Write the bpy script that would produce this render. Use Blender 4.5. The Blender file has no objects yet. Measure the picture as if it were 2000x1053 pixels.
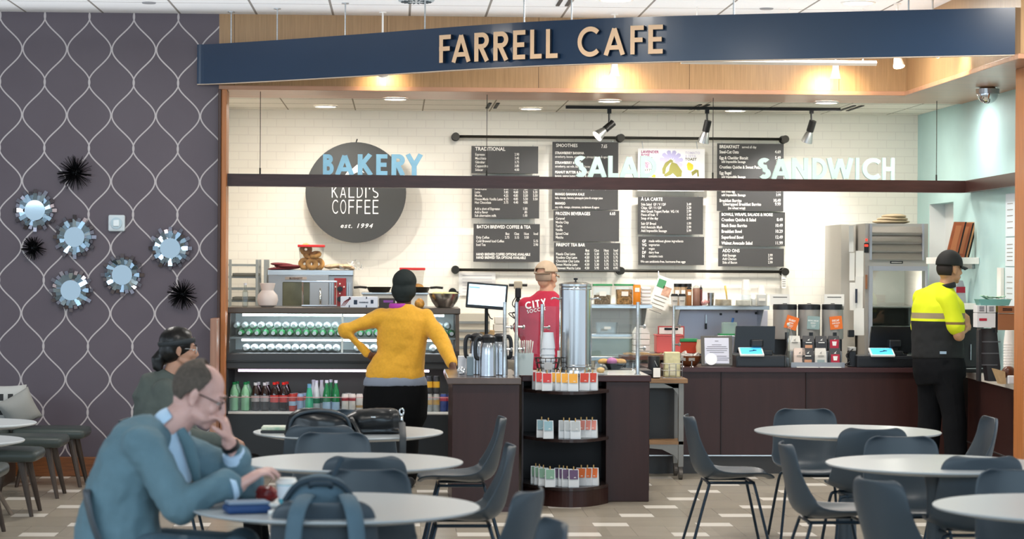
import bpy, bmesh, math, random
from math import sin, cos, pi, atan, sqrt, radians
from mathutils import Vector, Matrix
S = bpy.context.scene
COL = S.collection
random.seed(7)

# ---------------------------------------------------------------- camera
FPX = 4590.0
YAW, PITCH, ROLL, CAMZ = atan(225/FPX), -15.1/FPX, 0.0055, 1.73
RM = Matrix.Rotation(-YAW, 3, 'Z') @ Matrix.Rotation(pi/2+PITCH, 3, 'X') @ Matrix.Rotation(ROLL, 3, 'Z')
cd = bpy.data.cameras.new('camera'); cam = bpy.data.objects.new('camera', cd); COL.objects.link(cam)
cam.matrix_world = Matrix.Translation((0, 0, CAMZ)) @ RM.to_4x4()
cd.sensor_width = 36.0; cd.lens = FPX/2000*36; cd.clip_end = 200
cd.dof.use_dof = True; cd.dof.focus_distance = 18.3; cd.dof.aperture_fstop = 3.4
S.camera = cam

# ---------------------------------------------------------------- light
w = bpy.data.worlds.new('world'); S.world = w; w.use_nodes = True
bg = w.node_tree.nodes['Background']
bg.inputs[0].default_value = (0.74, 0.87, 1.0, 1); bg.inputs[1].default_value = 0.95   # daylight of the glazed concourse
S.view_settings.view_transform = 'Standard'; S.view_settings.look = 'None'
S.view_settings.exposure = 0.5; S.view_settings.gamma = 1.0
S.view_settings.use_curve_mapping = False

def lamp(name, kind, loc, energy, color=(1, .94, .85), aim=None, **kw):
    l = bpy.data.lights.new(name, kind); l.energy = energy; l.color = color
    for k, v in kw.items(): setattr(l, k, v)
    o = bpy.data.objects.new(name, l); COL.objects.link(o); o.location = loc
    if aim is not None:
        o.rotation_euler = (Vector(aim)-Vector(loc)).to_track_quat('-Z', 'Y').to_euler()
    return o
WARM = (1, .94, .84)
lamp('downlight', 'AREA', (4.4, 18.9, 3.07), 9, (1, .97, .92), aim=(4.45, 18.9, 0), shape='DISK', size=.25)
for x in (-0.9, 0.7, 2.3, 3.9):                       # downlights over the servery
    lamp('downlight', 'AREA', (x, 20.25, 3.07), 13.5, WARM, aim=(x, 20.45, 0), shape='DISK', size=.3)
for x, tx, e in ((1.63, 1.3, 30), (2.53, 2.35, 46), (3.42, 3.5, 58)):   # black track spots on the menu wall
    lamp('track_spot', 'SPOT', (x, 20.55, 2.90), e, (1, .97, .93), aim=(tx, 21.5, 1.9), spot_size=radians(78), spot_blend=.8, shadow_soft_size=.04)
lamp('bakery_spot', 'SPOT', (-.7, 19.95, 3.05), 42, WARM, aim=(-.35, 21.5, 1.7), spot_size=radians(75), spot_blend=.7, shadow_soft_size=.03)
lamp('bakery_spot', 'SPOT', (-.75, 20.6, 3.05), 13, WARM, aim=(.3, 21.5, 1.7), spot_size=radians(80), spot_blend=.7, shadow_soft_size=.03)
for x, y in ((-2.2, 16), (.6, 15.0), (1.75, 17.6), (3.7, 14.5), (-.5, 11), (2.6, 10.5), (3.4, 17.6)):     # concourse downlights
    lamp('downlight', 'AREA', (x, y, 3.66), 32, (1, .95, .88), aim=(x, y, 0), shape='DISK', size=.35)
# tall concourse glazing behind the camera
lamp('daylight', 'AREA', (-7, 4, 4.5), 520, (.70, .87, 1), aim=(0, 16, .8), shape='RECTANGLE', size=7, size_y=4)
lamp('daylight', 'AREA', (4, -4, 4.5), 560, (.60, .83, 1), aim=(1, 16, 1.0), shape='RECTANGLE', size=9, size_y=4)

lamp('ceiling_fill', 'AREA', (.5, 17.75, 3.47), 26, (.9, .95, 1), aim=(.5, 17.751, 9), shape='RECTANGLE', size=10, size_y=1.7)   # unseen fill light added to brighten the concourse ceiling from below

# ---------------------------------------------------------------- projection helpers (pixels of the photo to world metres)
def ray(px, py): return RM @ Vector(((px-1000)/FPX, -(py-526.5)/FPX, -1))
def at(px, py, Y):
    v = ray(px, py); return Vector((0, 0, CAMZ)) + v*(Y/v.y)
def atz(px, py, Z):
    v = ray(px, py); return Vector((0, 0, CAMZ)) + v*((Z-CAMZ)/v.z)
def s_at(Y): return FPX/Y

# ---------------------------------------------------------------- materials
def lin(h):
    h = h.lstrip('#'); o = []
    for i in (0, 2, 4):
        c = int(h[i:i+2], 16)/255
        o.append(c/12.92 if c <= .04045 else ((c+.055)/1.055)**2.4)
    return (*o, 1)
MATS = {}
def mat(name, color, rough=.5, metal=0, var=0, scale=20, stretch=(1, 1, 1), bump=0, spec=.5, emit=None, es=0, trans=0, alpha=1, coat=0, color2=None, sheen=0, ior=1.45, sss=0):
    if name in MATS: return MATS[name]
    m = bpy.data.materials.new(name); m.use_nodes = True; MATS[name] = m
    nt = m.node_tree; b = nt.nodes['Principled BSDF']
    c = lin(color) if isinstance(color, str) else color
    b.inputs['Base Color'].default_value = c
    b.inputs['Roughness'].default_value = rough; b.inputs['Metallic'].default_value = metal
    b.inputs['Specular IOR Level'].default_value = spec; b.inputs['IOR'].default_value = ior
    b.inputs['Transmission Weight'].default_value = trans; b.inputs['Alpha'].default_value = alpha
    b.inputs['Coat Weight'].default_value = coat; b.inputs['Coat Roughness'].default_value = .15
    if sheen: b.inputs['Sheen Weight'].default_value = sheen
    if sss:
        b.inputs['Subsurface Weight'].default_value = sss; b.inputs['Subsurface Radius'].default_value = (.02, .008, .004)
    if emit:
        b.inputs['Emission Color'].default_value = lin(emit); b.inputs['Emission Strength'].default_value = es
    if var or bump:
        tc = nt.nodes.new('ShaderNodeTexCoord'); mp = nt.nodes.new('ShaderNodeMapping'); mp.inputs['Scale'].default_value = stretch
        nz = nt.nodes.new('ShaderNodeTexNoise'); nz.inputs['Scale'].default_value = scale; nz.inputs['Detail'].default_value = 5
        nt.links.new(tc.outputs['Object'], mp.inputs[0]); nt.links.new(mp.outputs[0], nz.inputs['Vector'])
        if var:
            mx = nt.nodes.new('ShaderNodeMix'); mx.data_type = 'RGBA'
            c2 = lin(color2) if color2 else tuple(min(1, x*(1+var)) for x in c[:3])+(1,)
            c1 = c if color2 else tuple(x*(1-var) for x in c[:3])+(1,)
            mx.inputs[6].default_value = c1; mx.inputs[7].default_value = c2
            cr = nt.nodes.new('ShaderNodeMapRange'); cr.inputs[1].default_value = .3; cr.inputs[2].default_value = .7
            nt.links.new(nz.outputs[0], cr.inputs[0]); nt.links.new(cr.outputs[0], mx.inputs[0]); nt.links.new(mx.outputs[2], b.inputs['Base Color'])
        if bump:
            bp = nt.nodes.new('ShaderNodeBump'); bp.inputs['Strength'].default_value = bump; bp.inputs['Distance'].default_value = .01
            nt.links.new(nz.outputs[0], bp.inputs['Height']); nt.links.new(bp.outputs[0], b.inputs['Normal'])
    return m
def thin_glass(name, tint=(.93, .97, .97, 1), refl=.12, rough=.02):
    if name in MATS: return MATS[name]
    m = bpy.data.materials.new(name); m.use_nodes = True; MATS[name] = m
    nt = m.node_tree; nt.nodes.clear(); N = nt.nodes.new
    o = N('ShaderNodeOutputMaterial'); mx = N('ShaderNodeMixShader'); t = N('ShaderNodeBsdfTransparent'); g = N('ShaderNodeBsdfGlossy')
    t.inputs[0].default_value = tint; g.inputs[1].default_value = rough
    lw = N('ShaderNodeLayerWeight'); lw.inputs[0].default_value = .25
    mr = N('ShaderNodeMapRange'); mr.inputs[3].default_value = refl*.5; mr.inputs[4].default_value = min(1, refl*5)
    L = nt.links.new
    L(lw.outputs['Facing'], mr.inputs[0]); L(mr.outputs[0], mx.inputs[0]); L(t.outputs[0], mx.inputs[1]); L(g.outputs[0], mx.inputs[2]); L(mx.outputs[0], o.inputs[0])
    return m

# ---------------------------------------------------------------- objects
def link(o): COL.objects.link(o); return o
def tag(o, label=None, cat=None, group=None, kind=None):
    if label: o['label'] = label
    if cat: o['category'] = cat
    if group: o['group'] = group
    if kind: o['kind'] = kind
    return o
def thing(name, label, cat, loc=(0, 0, 0), rz=0, group=None):
    o = bpy.data.objects.new(name, None); o.empty_display_size = .05; link(o)
    o.location = loc; o.rotation_euler = (0, 0, rz)
    return tag(o, label, cat, group)
def obj(name, bm, m, parent=None, smooth=False, mods=(), loc=None, rot=None, auto=None):
    """links a bmesh (or a mesh) as ONE mesh object"""
    if isinstance(bm, bmesh.types.BMesh):
        me = bpy.data.meshes.new(name); bm.normal_update(); bm.to_mesh(me); bm.free()
    else: me = bm
    for mm in (m if isinstance(m, (list, tuple)) else [m]): me.materials.append(mm)
    o = bpy.data.objects.new(name, me); link(o)
    if smooth:
        for p in me.polygons: p.use_smooth = True
        if auto:
            me.set_sharp_from_angle(angle=radians(auto))
    if parent is not None: o.parent = parent
    if loc is not None: o.location = loc
    if rot is not None: o.rotation_euler = rot
    for kind, kw in mods:
        md = o.modifiers.new(kind.lower(), kind)
        for k, v in kw.items(): setattr(md, k, v)
    return o
def struct(name, bm, m, **kw):
    o = obj(name, bm, m, **kw); o['kind'] = 'structure'; return o
def copy_tree(o, parent=None):
    c = o.copy(); COL.objects.link(c)
    if parent is not None: c.parent = parent
    for ch in list(o.children): copy_tree(ch, c)
    return c
def dup(root, loc, rz=None, label=None, group=None):
    c = copy_tree(root); c.location = loc
    if rz is not None: c.rotation_euler[2] = rz
    if label: c['label'] = label
    if group: c['group'] = group
    return c

# ---------------------------------------------------------------- bmesh shapes
def BM(): return bmesh.new()
def box(bm, c, s, rot=None, bev=0, mi=0):
    r = bmesh.ops.create_cube(bm, size=1)
    vs = r['verts']
    bmesh.ops.scale(bm, vec=s, verts=vs)
    if bev:
        es = list({e for v in vs for e in v.link_edges})
        rr = bmesh.ops.bevel(bm, geom=es, offset=bev, segments=2, affect='EDGES', profile=.5)
        vs = list({v for f in rr['faces'] for v in f.verts} | {v for v in vs if v.is_valid})
    if rot is not None: bmesh.ops.rotate(bm, cent=(0, 0, 0), matrix=rot if isinstance(rot, Matrix) else Matrix.Rotation(rot, 3, 'Z'), verts=vs)
    bmesh.ops.translate(bm, vec=c, verts=vs)
    if mi:
        for f in {f for v in vs for f in v.link_faces}: f.material_index = mi
    return vs
def boxb(x0, x1, y0, y1, z0, z1, bev=0, bm=None):
    bm = bm or BM(); box(bm, ((x0+x1)/2, (y0+y1)/2, (z0+z1)/2), (abs(x1-x0), abs(y1-y0), abs(z1-z0)), bev=bev); return bm
def frame_axes(d):
    d = d.normalized(); a = Vector((0, 0, 1)) if abs(d.z) < .95 else Vector((1, 0, 0))
    u = d.cross(a).normalized(); return u, d.cross(u).normalized()
def tube(bm, pts, r, n=10, caps=True, flat=1.0, up=None):
    """sweep along points; r a number or one per point; flat squashes the second axis"""
    pts = [Vector(p) for p in pts]; rings = []; pu = None
    for i, p in enumerate(pts):
        d = (pts[min(i+1, len(pts)-1)]-pts[max(i-1, 0)])
        if d.length < 1e-9: d = Vector((0, 0, 1))
        d.normalize()
        if pu is None:
            if up is not None:
                u = (Vector(up)-d*Vector(up).dot(d)).normalized()
            else: u, _ = frame_axes(d)
        else:
            u = pu-d*pu.dot(d)
            u = u.normalized() if u.length > 1e-6 else frame_axes(d)[0]
        pu = u; v = d.cross(u)
        ri = r[i] if isinstance(r, (list, tuple)) else r
        rx, ry = (ri if isinstance(ri, (list, tuple)) else (ri, ri*flat))
        rings.append([bm.verts.new(p+u*cos(2*pi*k/n)*rx+v*sin(2*pi*k/n)*ry) for k in range(n)])
    for a, b in zip(rings, rings[1:]):
        for k in range(n): bm.faces.new((a[k], a[(k+1) % n], b[(k+1) % n], b[k]))
    if caps:
        bm.faces.new(list(reversed(rings[0]))); bm.faces.new(rings[-1])
    return rings
def lathe(bm, prof, c=(0, 0, 0), n=24, caps=True):
    """profile [(radius, z)...] turned about Z"""
    c = Vector(c); rings = []
    for r, z in prof:
        rings.append([bm.verts.new(c+Vector((max(r, 1e-5)*cos(2*pi*k/n), max(r, 1e-5)*sin(2*pi*k/n), z))) for k in range(n)])
    for a, b in zip(rings, rings[1:]):
        for k in range(n): bm.faces.new((a[k], a[(k+1) % n], b[(k+1) % n], b[k]))
    if caps:
        bm.faces.new(list(reversed(rings[0]))); bm.faces.new(rings[-1])
    return rings
def ell(bm, c, r, rot=None, seg=16):
    res = bmesh.ops.create_uvsphere(bm, u_segments=seg, v_segments=max(6, seg*2//3), radius=1)
    vs = res['verts']; bmesh.ops.scale(bm, vec=r, verts=vs)
    if rot is not None: bmesh.ops.rotate(bm, cent=(0, 0, 0), matrix=rot, verts=vs)
    bmesh.ops.translate(bm, vec=c, verts=vs); return vs
def prism(bm, poly, axis_o, u, v, wv):
    """extrudes a 2D polygon: points axis_o + a*u + b*v, thickness vector wv"""
    axis_o, u, v, wv = Vector(axis_o), Vector(u), Vector(v), Vector(wv)
    a = [bm.verts.new(axis_o+u*p[0]+v*p[1]) for p in poly]; b = [bm.verts.new(axis_o+u*p[0]+v*p[1]+wv) for p in poly]
    n = len(poly); bm.faces.new(a); bm.faces.new(list(reversed(b)))
    for i in range(n): bm.faces.new((a[i], b[i], b[(i+1) % n], a[(i+1) % n]))
def fixn(bm): bmesh.ops.recalc_face_normals(bm, faces=bm.faces[:]); return bm
def smoothpath(pts, n=6):
    """Catmull-Rom through points"""
    P = [Vector(p) for p in pts]; out = []
    for i in range(len(P)-1):
        p0, p1, p2, p3 = P[max(i-1, 0)], P[i], P[i+1], P[min(i+2, len(P)-1)]
        for k in range(n):
            t = k/n
            out.append(.5*((2*p1)+(p2-p0)*t+(2*p0-5*p1+4*p2-p3)*t*t+(3*p1-p0-3*p2+p3)*t**3))
    out.append(P[-1]); return out

# ---------------------------------------------------------------- lettering
def text_bm(bm, txt, o, u, v, size, depth=.001, sx=1.0, bold=0, align='LEFT', shear=0, space=1.0):
    """block text of cap height = size, set from origin o along u with up vector v"""
    c = bpy.data.curves.new('t', 'FONT'); c.body = txt; c.size = size/.729; c.align_x = align; c.resolution_u = 2
    c.extrude = depth/2; c.offset = bold*size; c.shear = shear; c.space_character = space
    ob = bpy.data.objects.new('t', c)
    me = bpy.data.meshes.new_from_object(ob)
    o, u, v = Vector(o), Vector(u).normalized(), Vector(v).normalized(); nn = u.cross(v)
    b2 = bmesh.new(); b2.from_mesh(me)
    for x in b2.verts: x.co = o+u*x.co.x*sx+v*x.co.y+nn*x.co.z
    t = bpy.data.meshes.new('t'); b2.to_mesh(t); b2.free(); bm.from_mesh(t)
    bpy.data.objects.remove(ob); bpy.data.curves.remove(c); bpy.data.meshes.remove(me); bpy.data.meshes.remove(t)
    return bm
def arc(cx, cy, rx, ry, a0, a1, n=14): return [(cx+rx*cos(radians(a0+(a1-a0)*i/n)), cy+ry*sin(radians(a0+(a1-a0)*i/n))) for i in range(n+1)]
def glyph(ch, t, wd=1.0):
    """(width, [centre lines]) of a geometric sans capital, height 1, stroke t"""
    h = t/2
    E_ = lambda w: [[(h, 0), (h, 1)], [(0, 1-h), (w, 1-h)], [(0, .5), (w*.92, .5)], [(0, h), (w, h)]]
    G = {
     'F': (.5, [[(h, 0), (h, 1)], [(0, 1-h), (.5, 1-h)], [(0, .5), (.46, .5)]]),
     'E': (.5, E_(.5)), 'L': (.47, [[(h, 0), (h, 1)], [(0, h), (.47, h)]]),
     'A': (.78, [[(h*.95, 0), (.39, 1-h*.6)], [(.78-h*.95, 0), (.39, 1-h*.6)], [(.17, .27), (.61, .27)]]),
     'R': (.56, [[(h, 0), (h, 1)], [(h, 1-h)]+arc(.3, .72, .26-h, .28-h, 90, -90)+[(h, .44+h)], [(.24, .44+h), (.54-h*.6, 0)]]),
     'C': (.84, [arc(.5, .5, .5-h, .5-h, 45, 315, 26)]),
     'O': (1.0, [arc(.5, .5, .5-h, .5-h, 0, 360, 32)]),
     'B': (.56, [[(h, 0), (h, 1)], [(h, 1-h)]+arc(.28, .765, .23-h, .235-h, 90, -90)+[(h, .53+h)], [(h, .53-h*.2)]+arc(.3, .265+h*.4, .26-h, .265-h*.6, 90, -90)+[(h, h)]]),
     'K': (.6, [[(h, 0), (h, 1)], [(h, .42), (.56-h*.4, 1)], [(.22, .55), (.6-h*.5, 0)]]),
     'Y': (.7, [[(h*.8, 1), (.35, .46)], [(.7-h*.8, 1), (.35, .46)], [(.35, 0), (.35, .5)]]),
     'S': (.5, [arc(.25, .74, .25-h, .26-h, 40, 270, 16)+arc(.25, .26, .25-h, .26-h, 90, -140, 16)[1:]]),
     'D': (.7, [[(h, 0), (h, 1)], [(h, 1-h)]+arc(.22, .5, .48-h, .5-h, 90, -90, 20)+[(h, h)]]),
     'N': (.76, [[(h, 0), (h, 1)], [(h, 1-h*.4), (.76-h, h*.4)], [(.76-h, 0), (.76-h, 1)]]),
     'W': (1.12, [[(h*.8, 1), (.31, h*.5)], [(.31, h*.5), (.56, 1-h*.5)], [(.56, 1-h*.5), (.81, h*.5)], [(.81, h*.5), (1.12-h*.8, 1)]]),
     'I': (t, [[(h, 0), (h, 1)]]), 'H': (.7, [[(h, 0), (h, 1)], [(.7-h, 0), (.7-h, 1)], [(h, .5), (.7-h, .5)]]),
     'T': (.58, [[(.29, 0), (.29, 1)], [(0, 1-h), (.58, 1-h)]]), "'": (t, [[(h, .72), (h, 1)]]),
     'M': (.86, [[(h, 0), (h, 1)], [(h, 1-h*.5), (.43, .2)], [(.43, .2), (.86-h, 1-h*.5)], [(.86-h, 0), (.86-h, 1)]]),
    }
    return G[ch]
def ribbon(bm, pts, t, P, depth):
    n = len(pts); closed = n > 3 and (Vector(pts[0])-Vector(pts[-1])).length < 1e-4
    L = []
    for i in range(n):
        p = Vector(pts[i])
        if closed: a, b = Vector(pts[i-1 if i else n-2]), Vector(pts[i+1 if i < n-1 else 1])
        else: a, b = Vector(pts[max(i-1, 0)]), Vector(pts[min(i+1, n-1)])
        d1 = (p-a); d2 = (b-p)
        d1 = d1.normalized() if d1.length > 1e-9 else d2.normalized(); d2 = d2.normalized() if d2.length > 1e-9 else d1
        nn = Vector((-(d1+d2).y, (d1+d2).x)); nn.normalize()
        k = 1/max(.5, nn.dot(Vector((-d1.y, d1.x))))
        L.append((p+nn*t/2*k, p-nn*t/2*k))
    rows = []
    for a, b in L: rows.append([bm.verts.new(P(*q, z)) for q, z in ((a, 0), (b, 0), (b, depth), (a, depth))])
    for r, s in zip(rows, rows[1:]):
        for k in range(4): bm.faces.new((r[k], r[(k+1) % 4], s[(k+1) % 4], s[k]))
    if not closed: bm.faces.new(rows[0]); bm.faces.new(rows[-1][::-1])
def letter_bm(ch, o, u, v, height, t, sx, depth):
    """one capital as a bmesh"""
    bm = BM(); o, u, v = Vector(o), Vector(u).normalized(), Vector(v).normalized(); nn = u.cross(v)
    wd, strokes = glyph(ch, t)
    for i, s in enumerate(strokes): ribbon(bm, s, t, lambda x, y, z: o+u*x*height*sx+v*y*height+nn*z, depth*(1+.03*i))
    return fixn(bm)
# ================================================================ THE ROOM
def nodes_of(name, rough=.5):
    m = bpy.data.materials.new(name); m.use_nodes = True; MATS[name] = m
    nt = m.node_tree; b = nt.nodes['Principled BSDF']; b.inputs['Roughness'].default_value = rough
    N = nt.nodes.new; L = nt.links.new
    def val(x):
        return x
    def math_(op, a, b_=None, c=None):
        n = N('ShaderNodeMath'); n.operation = op
        for i, x in enumerate((a, b_, c)):
            if x is None: continue
            if isinstance(x, (int, float)): n.inputs[i].default_value = x
            else: L(x, n.inputs[i])
        return n.outputs[0]
    def mix(f, a, c):
        n = N('ShaderNodeMix'); n.data_type = 'RGBA'
        for i, x in ((0, f), (6, a), (7, c)):
            if isinstance(x, (int, float)): n.inputs[i].default_value = x
            elif isinstance(x, tuple): n.inputs[i].default_value = x
            else: L(x, n.inputs[i])
        return n.outputs[2]
    tc = N('ShaderNodeTexCoord'); sp = N('ShaderNodeSeparateXYZ'); L(tc.outputs['Object'], sp.inputs[0])
    def noise(scale, stretch=(1, 1, 1), detail=4):
        mp = N('ShaderNodeMapping'); mp.inputs['Scale'].default_value = stretch; L(tc.outputs['Object'], mp.inputs[0])
        n = N('ShaderNodeTexNoise'); n.inputs['Scale'].default_value = scale; n.inputs['Detail'].default_value = detail; L(mp.outputs[0], n.inputs['Vector'])
        return n.outputs[0]
    def bump(hgt, st=.3, dist=.01):
        n = N('ShaderNodeBump'); n.inputs['Strength'].default_value = st; n.inputs['Distance'].default_value = dist; L(hgt, n.inputs['Height']); L(n.outputs[0], b.inputs['Normal'])
    return m, b, L, math_, mix, sp.outputs[0], sp.outputs[1], sp.outputs[2], noise, bump

# floor: grey-beige tile with short white inset tiles in a stepped pattern
m, b, L, M_, mix, X, Y, Z, noise, bump = nodes_of('floor_tile', .22)
yr = M_('DIVIDE', M_('SUBTRACT', Y, 14.78), .56); row = M_('FLOOR', yr); v = M_('FRACT', yr)
u = M_('FRACT', M_('DIVIDE', M_('SUBTRACT', M_('SUBTRACT', X, 1.76), M_('MULTIPLY', row, .2286)), .6858))
white = M_('MULTIPLY', M_('LESS_THAN', u, .335), M_('LESS_THAN', v, .37))
gx = M_('LESS_THAN', M_('FRACT', M_('ADD', M_('DIVIDE', u, .3333), .0)), .018)
gy = M_('LESS_THAN', M_('FRACT', M_('MULTIPLY', v, 1.0)), .014)
gr = M_('MAXIMUM', M_('MULTIPLY', gx, M_('LESS_THAN', M_('FRACT', M_('MULTIPLY', row, .5)), .4)), gy)
cell = M_('FRACT', M_('MULTIPLY', M_('SINE', M_('ADD', M_('MULTIPLY', row, 12.99), M_('MULTIPLY', M_('FLOOR', M_('DIVIDE', X, .6858)), 78.2))), 437.5))
base = mix(noise(3), lin('#9d9486'), lin('#b6ad9d')); base = mix(M_('MULTIPLY', cell, .35), base, lin('#8b8478'))
c = mix(white, base, lin('#efe9df')); c = mix(M_('MULTIPLY', gr, .5), c, lin('#6d675d')); L(c, b.inputs['Base Color'])
struct('floor', boxb(-12, 12, -8, 24, -.1, 0), m)

# ceilings: lay-in panels
m, b, L, M_, mix, X, Y, Z, noise, bump = nodes_of('ceiling_panel', .9)
fx = M_('LESS_THAN', M_('FRACT', M_('DIVIDE', M_('ADD', X, 1.140), .611)), .03)
fy = M_('LESS_THAN', M_('FRACT', M_('DIVIDE', M_('ADD', Y, .2), 1.22)), .012)
L(mix(M_('MAXIMUM', fx, fy), mix(noise(60), lin('#e9eaec'), lin('#f6f6f6')), lin('#8d8882')), b.inputs['Base Color'])
struct('ceiling', boxb(-12, 12, 1.5, 18.9, 3.7, 3.8), m)
m2, b, L, M_, mix, X, Y, Z, noise, bump = nodes_of('servery_ceiling_panel', .9)
fx = M_('LESS_THAN', M_('FRACT', M_('DIVIDE', M_('ADD', X, .39), .611)), .02)
fy = M_('LESS_THAN', M_('FRACT', M_('DIVIDE', M_('ADD', Y, .13), .611)), .05)
L(mix(M_('MAXIMUM', fx, fy), lin('#ece8de'), lin('#8f8878')), b.inputs['Base Color'])
struct('ceiling_servery', boxb(-1.6, 4.95, 19.8, 21.6, 3.105, 3.2), m2)

# wallpaper: silver ogee lattice on plum grey
m, b, L, M_, mix, X, Y, Z, noise, bump = nodes_of('ogee_wallpaper', .45)
j0 = at(44, 95, 18.9); P = .3525; T = .527
ph = M_('MULTIPLY', M_('SUBTRACT', Z, j0.z), 2*pi/T); c = M_('COSINE', ph); sn = M_('ABSOLUTE', M_('SINE', ph))
off = M_('MULTIPLY', M_('SUBTRACT', 1, c), P/4)
slope = M_('MULTIPLY', sn, P/4*2*pi/T); nrm = M_('SQRT', M_('ADD', 1, M_('MULTIPLY', slope, slope)))
def fam(sg):
    q = M_('DIVIDE', M_('SUBTRACT', M_('SUBTRACT', X, j0.x+sg*.004), M_('MULTIPLY', off, sg)), P)
    f = M_('ABSOLUTE', M_('SUBTRACT', M_('FRACT', M_('ADD', q, .5)), .5))
    return M_('DIVIDE', M_('MULTIPLY', f, P), nrm)
d = M_('MINIMUM', fam(1), fam(-1)); ln = M_('LESS_THAN', d, .0054)
L(mix(ln, mix(noise(2.5), lin('#554a53'), lin('#60565f')), lin('#bdb4b4')), b.inputs['Base Color'])
L(M_('SUBTRACT', .5, M_('MULTIPLY', ln, .2)), b.inputs['Roughness'])
JX = at(427, 300, 18.9).x
struct('wall_left', boxb(-9, JX, 18.9, 19.15, 0, 3.7), m)
bb = mat('baseboard_wood', '#7a4a28', .35, var=.25, scale=8, stretch=(1, 1, 14))
struct('baseboard_left', boxb(-9, JX-.12, 18.86, 18.9, 0, .155, bev=.006), bb)

# painted brick back wall
m, b, L, M_, mix, X, Y, Z, noise, bump = nodes_of('white_painted_brick', .5)
rr = M_('DIVIDE', Z, .0755); rw = M_('FLOOR', rr); v = M_('FRACT', rr)
u = M_('FRACT', M_('ADD', M_('DIVIDE', X, .17), M_('MULTIPLY', rw, .5)))
mort = M_('MAXIMUM', M_('LESS_THAN', u, .035), M_('LESS_THAN', v, .09))
brick = M_('MULTIPLY', mort, M_('LESS_THAN', Z, 3.09))
L(mix(brick, lin('#f2ede2'), lin('#e8e2d8')), b.inputs['Base Color']); bump(M_('SUBTRACT', 1, brick), .25, .004)
struct('wall_back', boxb(-1.75, 5.0, 21.5, 21.7, 0, 3.2), m)
wp = mat('white_wall_paint', '#e6e0d4', .7)
struct('wall_servery_left', boxb(JX-.3, JX-.14, 19.15, 21.5, 0, 3.2), wp)

# teal side wall with its recess
teal = mat('teal_paint', '#b6d8d8', .6, var=.03, scale=4)
RX = 4.80
bm = BM()
yA, yB = [(lambda r: r.y*RX/r.x)(ray(px, 450)) for px in (1815, 1862)]      # the recess runs between these depths
boxb(RX, RX+.3, yA, 21.5, 0, 3.2, bm=bm); boxb(RX, RX+.3, 16.0, yB, 0, 3.2, bm=bm)
boxb(RX, RX+.3, yB, yA, 2.27, 3.2, bm=bm); boxb(RX, RX+.3, yB, yA, 0, 1.1, bm=bm)
struct('wall_right', bm, teal)
struct('wall_right_recess', boxb(RX+.14, RX+.3, yB, yA, 1.1, 2.27), mat('pale_recess_paint', '#dfe3e4', .6))
struct('wall_right_recess_side', boxb(RX+.001, RX+.14, yA-.012, yA, 1.1, 2.27), mat('pale_recess_paint', '#dfe3e4'))

# bulkhead over the opening, veneered
m, b, L, M_, mix, X, Y, Z, noise, bump = nodes_of('grasscloth_veneer', .4)
n1 = noise(30, (3.2, 3.2, .12), 6); n2 = noise(6, (2, 2, .05), 3)
seam = M_('LESS_THAN', M_('FRACT', M_('DIVIDE', M_('ADD', X, .09), 1.22)), .004)
cc = mix(n1, lin('#8a6a46'), lin('#c9a273')); cc = mix(M_('MULTIPLY', n2, .5), cc, lin('#a88058'))
L(mix(seam, cc, lin('#5c4024')), b.inputs['Base Color']); bump(n1, .25, .004)
veneer = m
SX = at(1770, 186, 18.9).x
struct('wall_bulkhead', boxb(JX, SX, 18.9, 19.8, 3.13, 3.7), veneer)
struct('wall_bulkhead_side', boxb(SX, 5.1, 15.4, 19.8, 3.13, 3.7), veneer)
soff = mat('copper_wood_soffit', '#c08f70', .3, var=.12, scale=5, stretch=(.3, 4, 1))
struct('trim_1', boxb(JX, SX, 18.885, 19.81, 3.095, 3.13, bev=.004), soff)
struct('trim_2', boxb(SX-.015, 4.80, 15.4, 19.81, 3.095, 3.13, bev=.004), soff)

# jambs of the opening
dk = mat('dark_walnut_trim', '#3a2219', .35, var=.2, scale=6, stretch=(8, 8, .6))
orange = mat('orange_maple_trim', '#b9743f', .35, var=.15, scale=6, stretch=(8, 8, .5))
struct('trim_3', boxb(JX, at(432, 400, 18.9).x, 18.83, 19.15, 0, 3.095, bev=.004), dk)
struct('trim_4', boxb(at(432, 400, 18.9).x, at(442, 400, 18.9).x, 18.86, 19.15, 0, 3.095, bev=.004), orange)
pX0, pX1 = at(411, 700, 18.6).x, at(424, 700, 18.6).x
struct('trim_5', boxb(pX0, pX1, 18.55, 18.9, 0, at(415, 622, 18.6).z, bev=.004), mat('pinkish_maple_trim', '#9c7460', .35, var=.12, scale=6, stretch=(8, 8, .5)))
qx = at(1985, 500, 16.2).x
struct('trim_6', boxb(qx, qx+.055, 16.0, 16.25, 0, 3.095, bev=.004), orange)
struct('trim_7', boxb(qx+.055, qx+.6, 15.98, 16.27, 0, 3.095, bev=.004), mat('reddish_maple_trim', '#9a5c34', .35, var=.15, scale=6, stretch=(8, 8, .5)))

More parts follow.
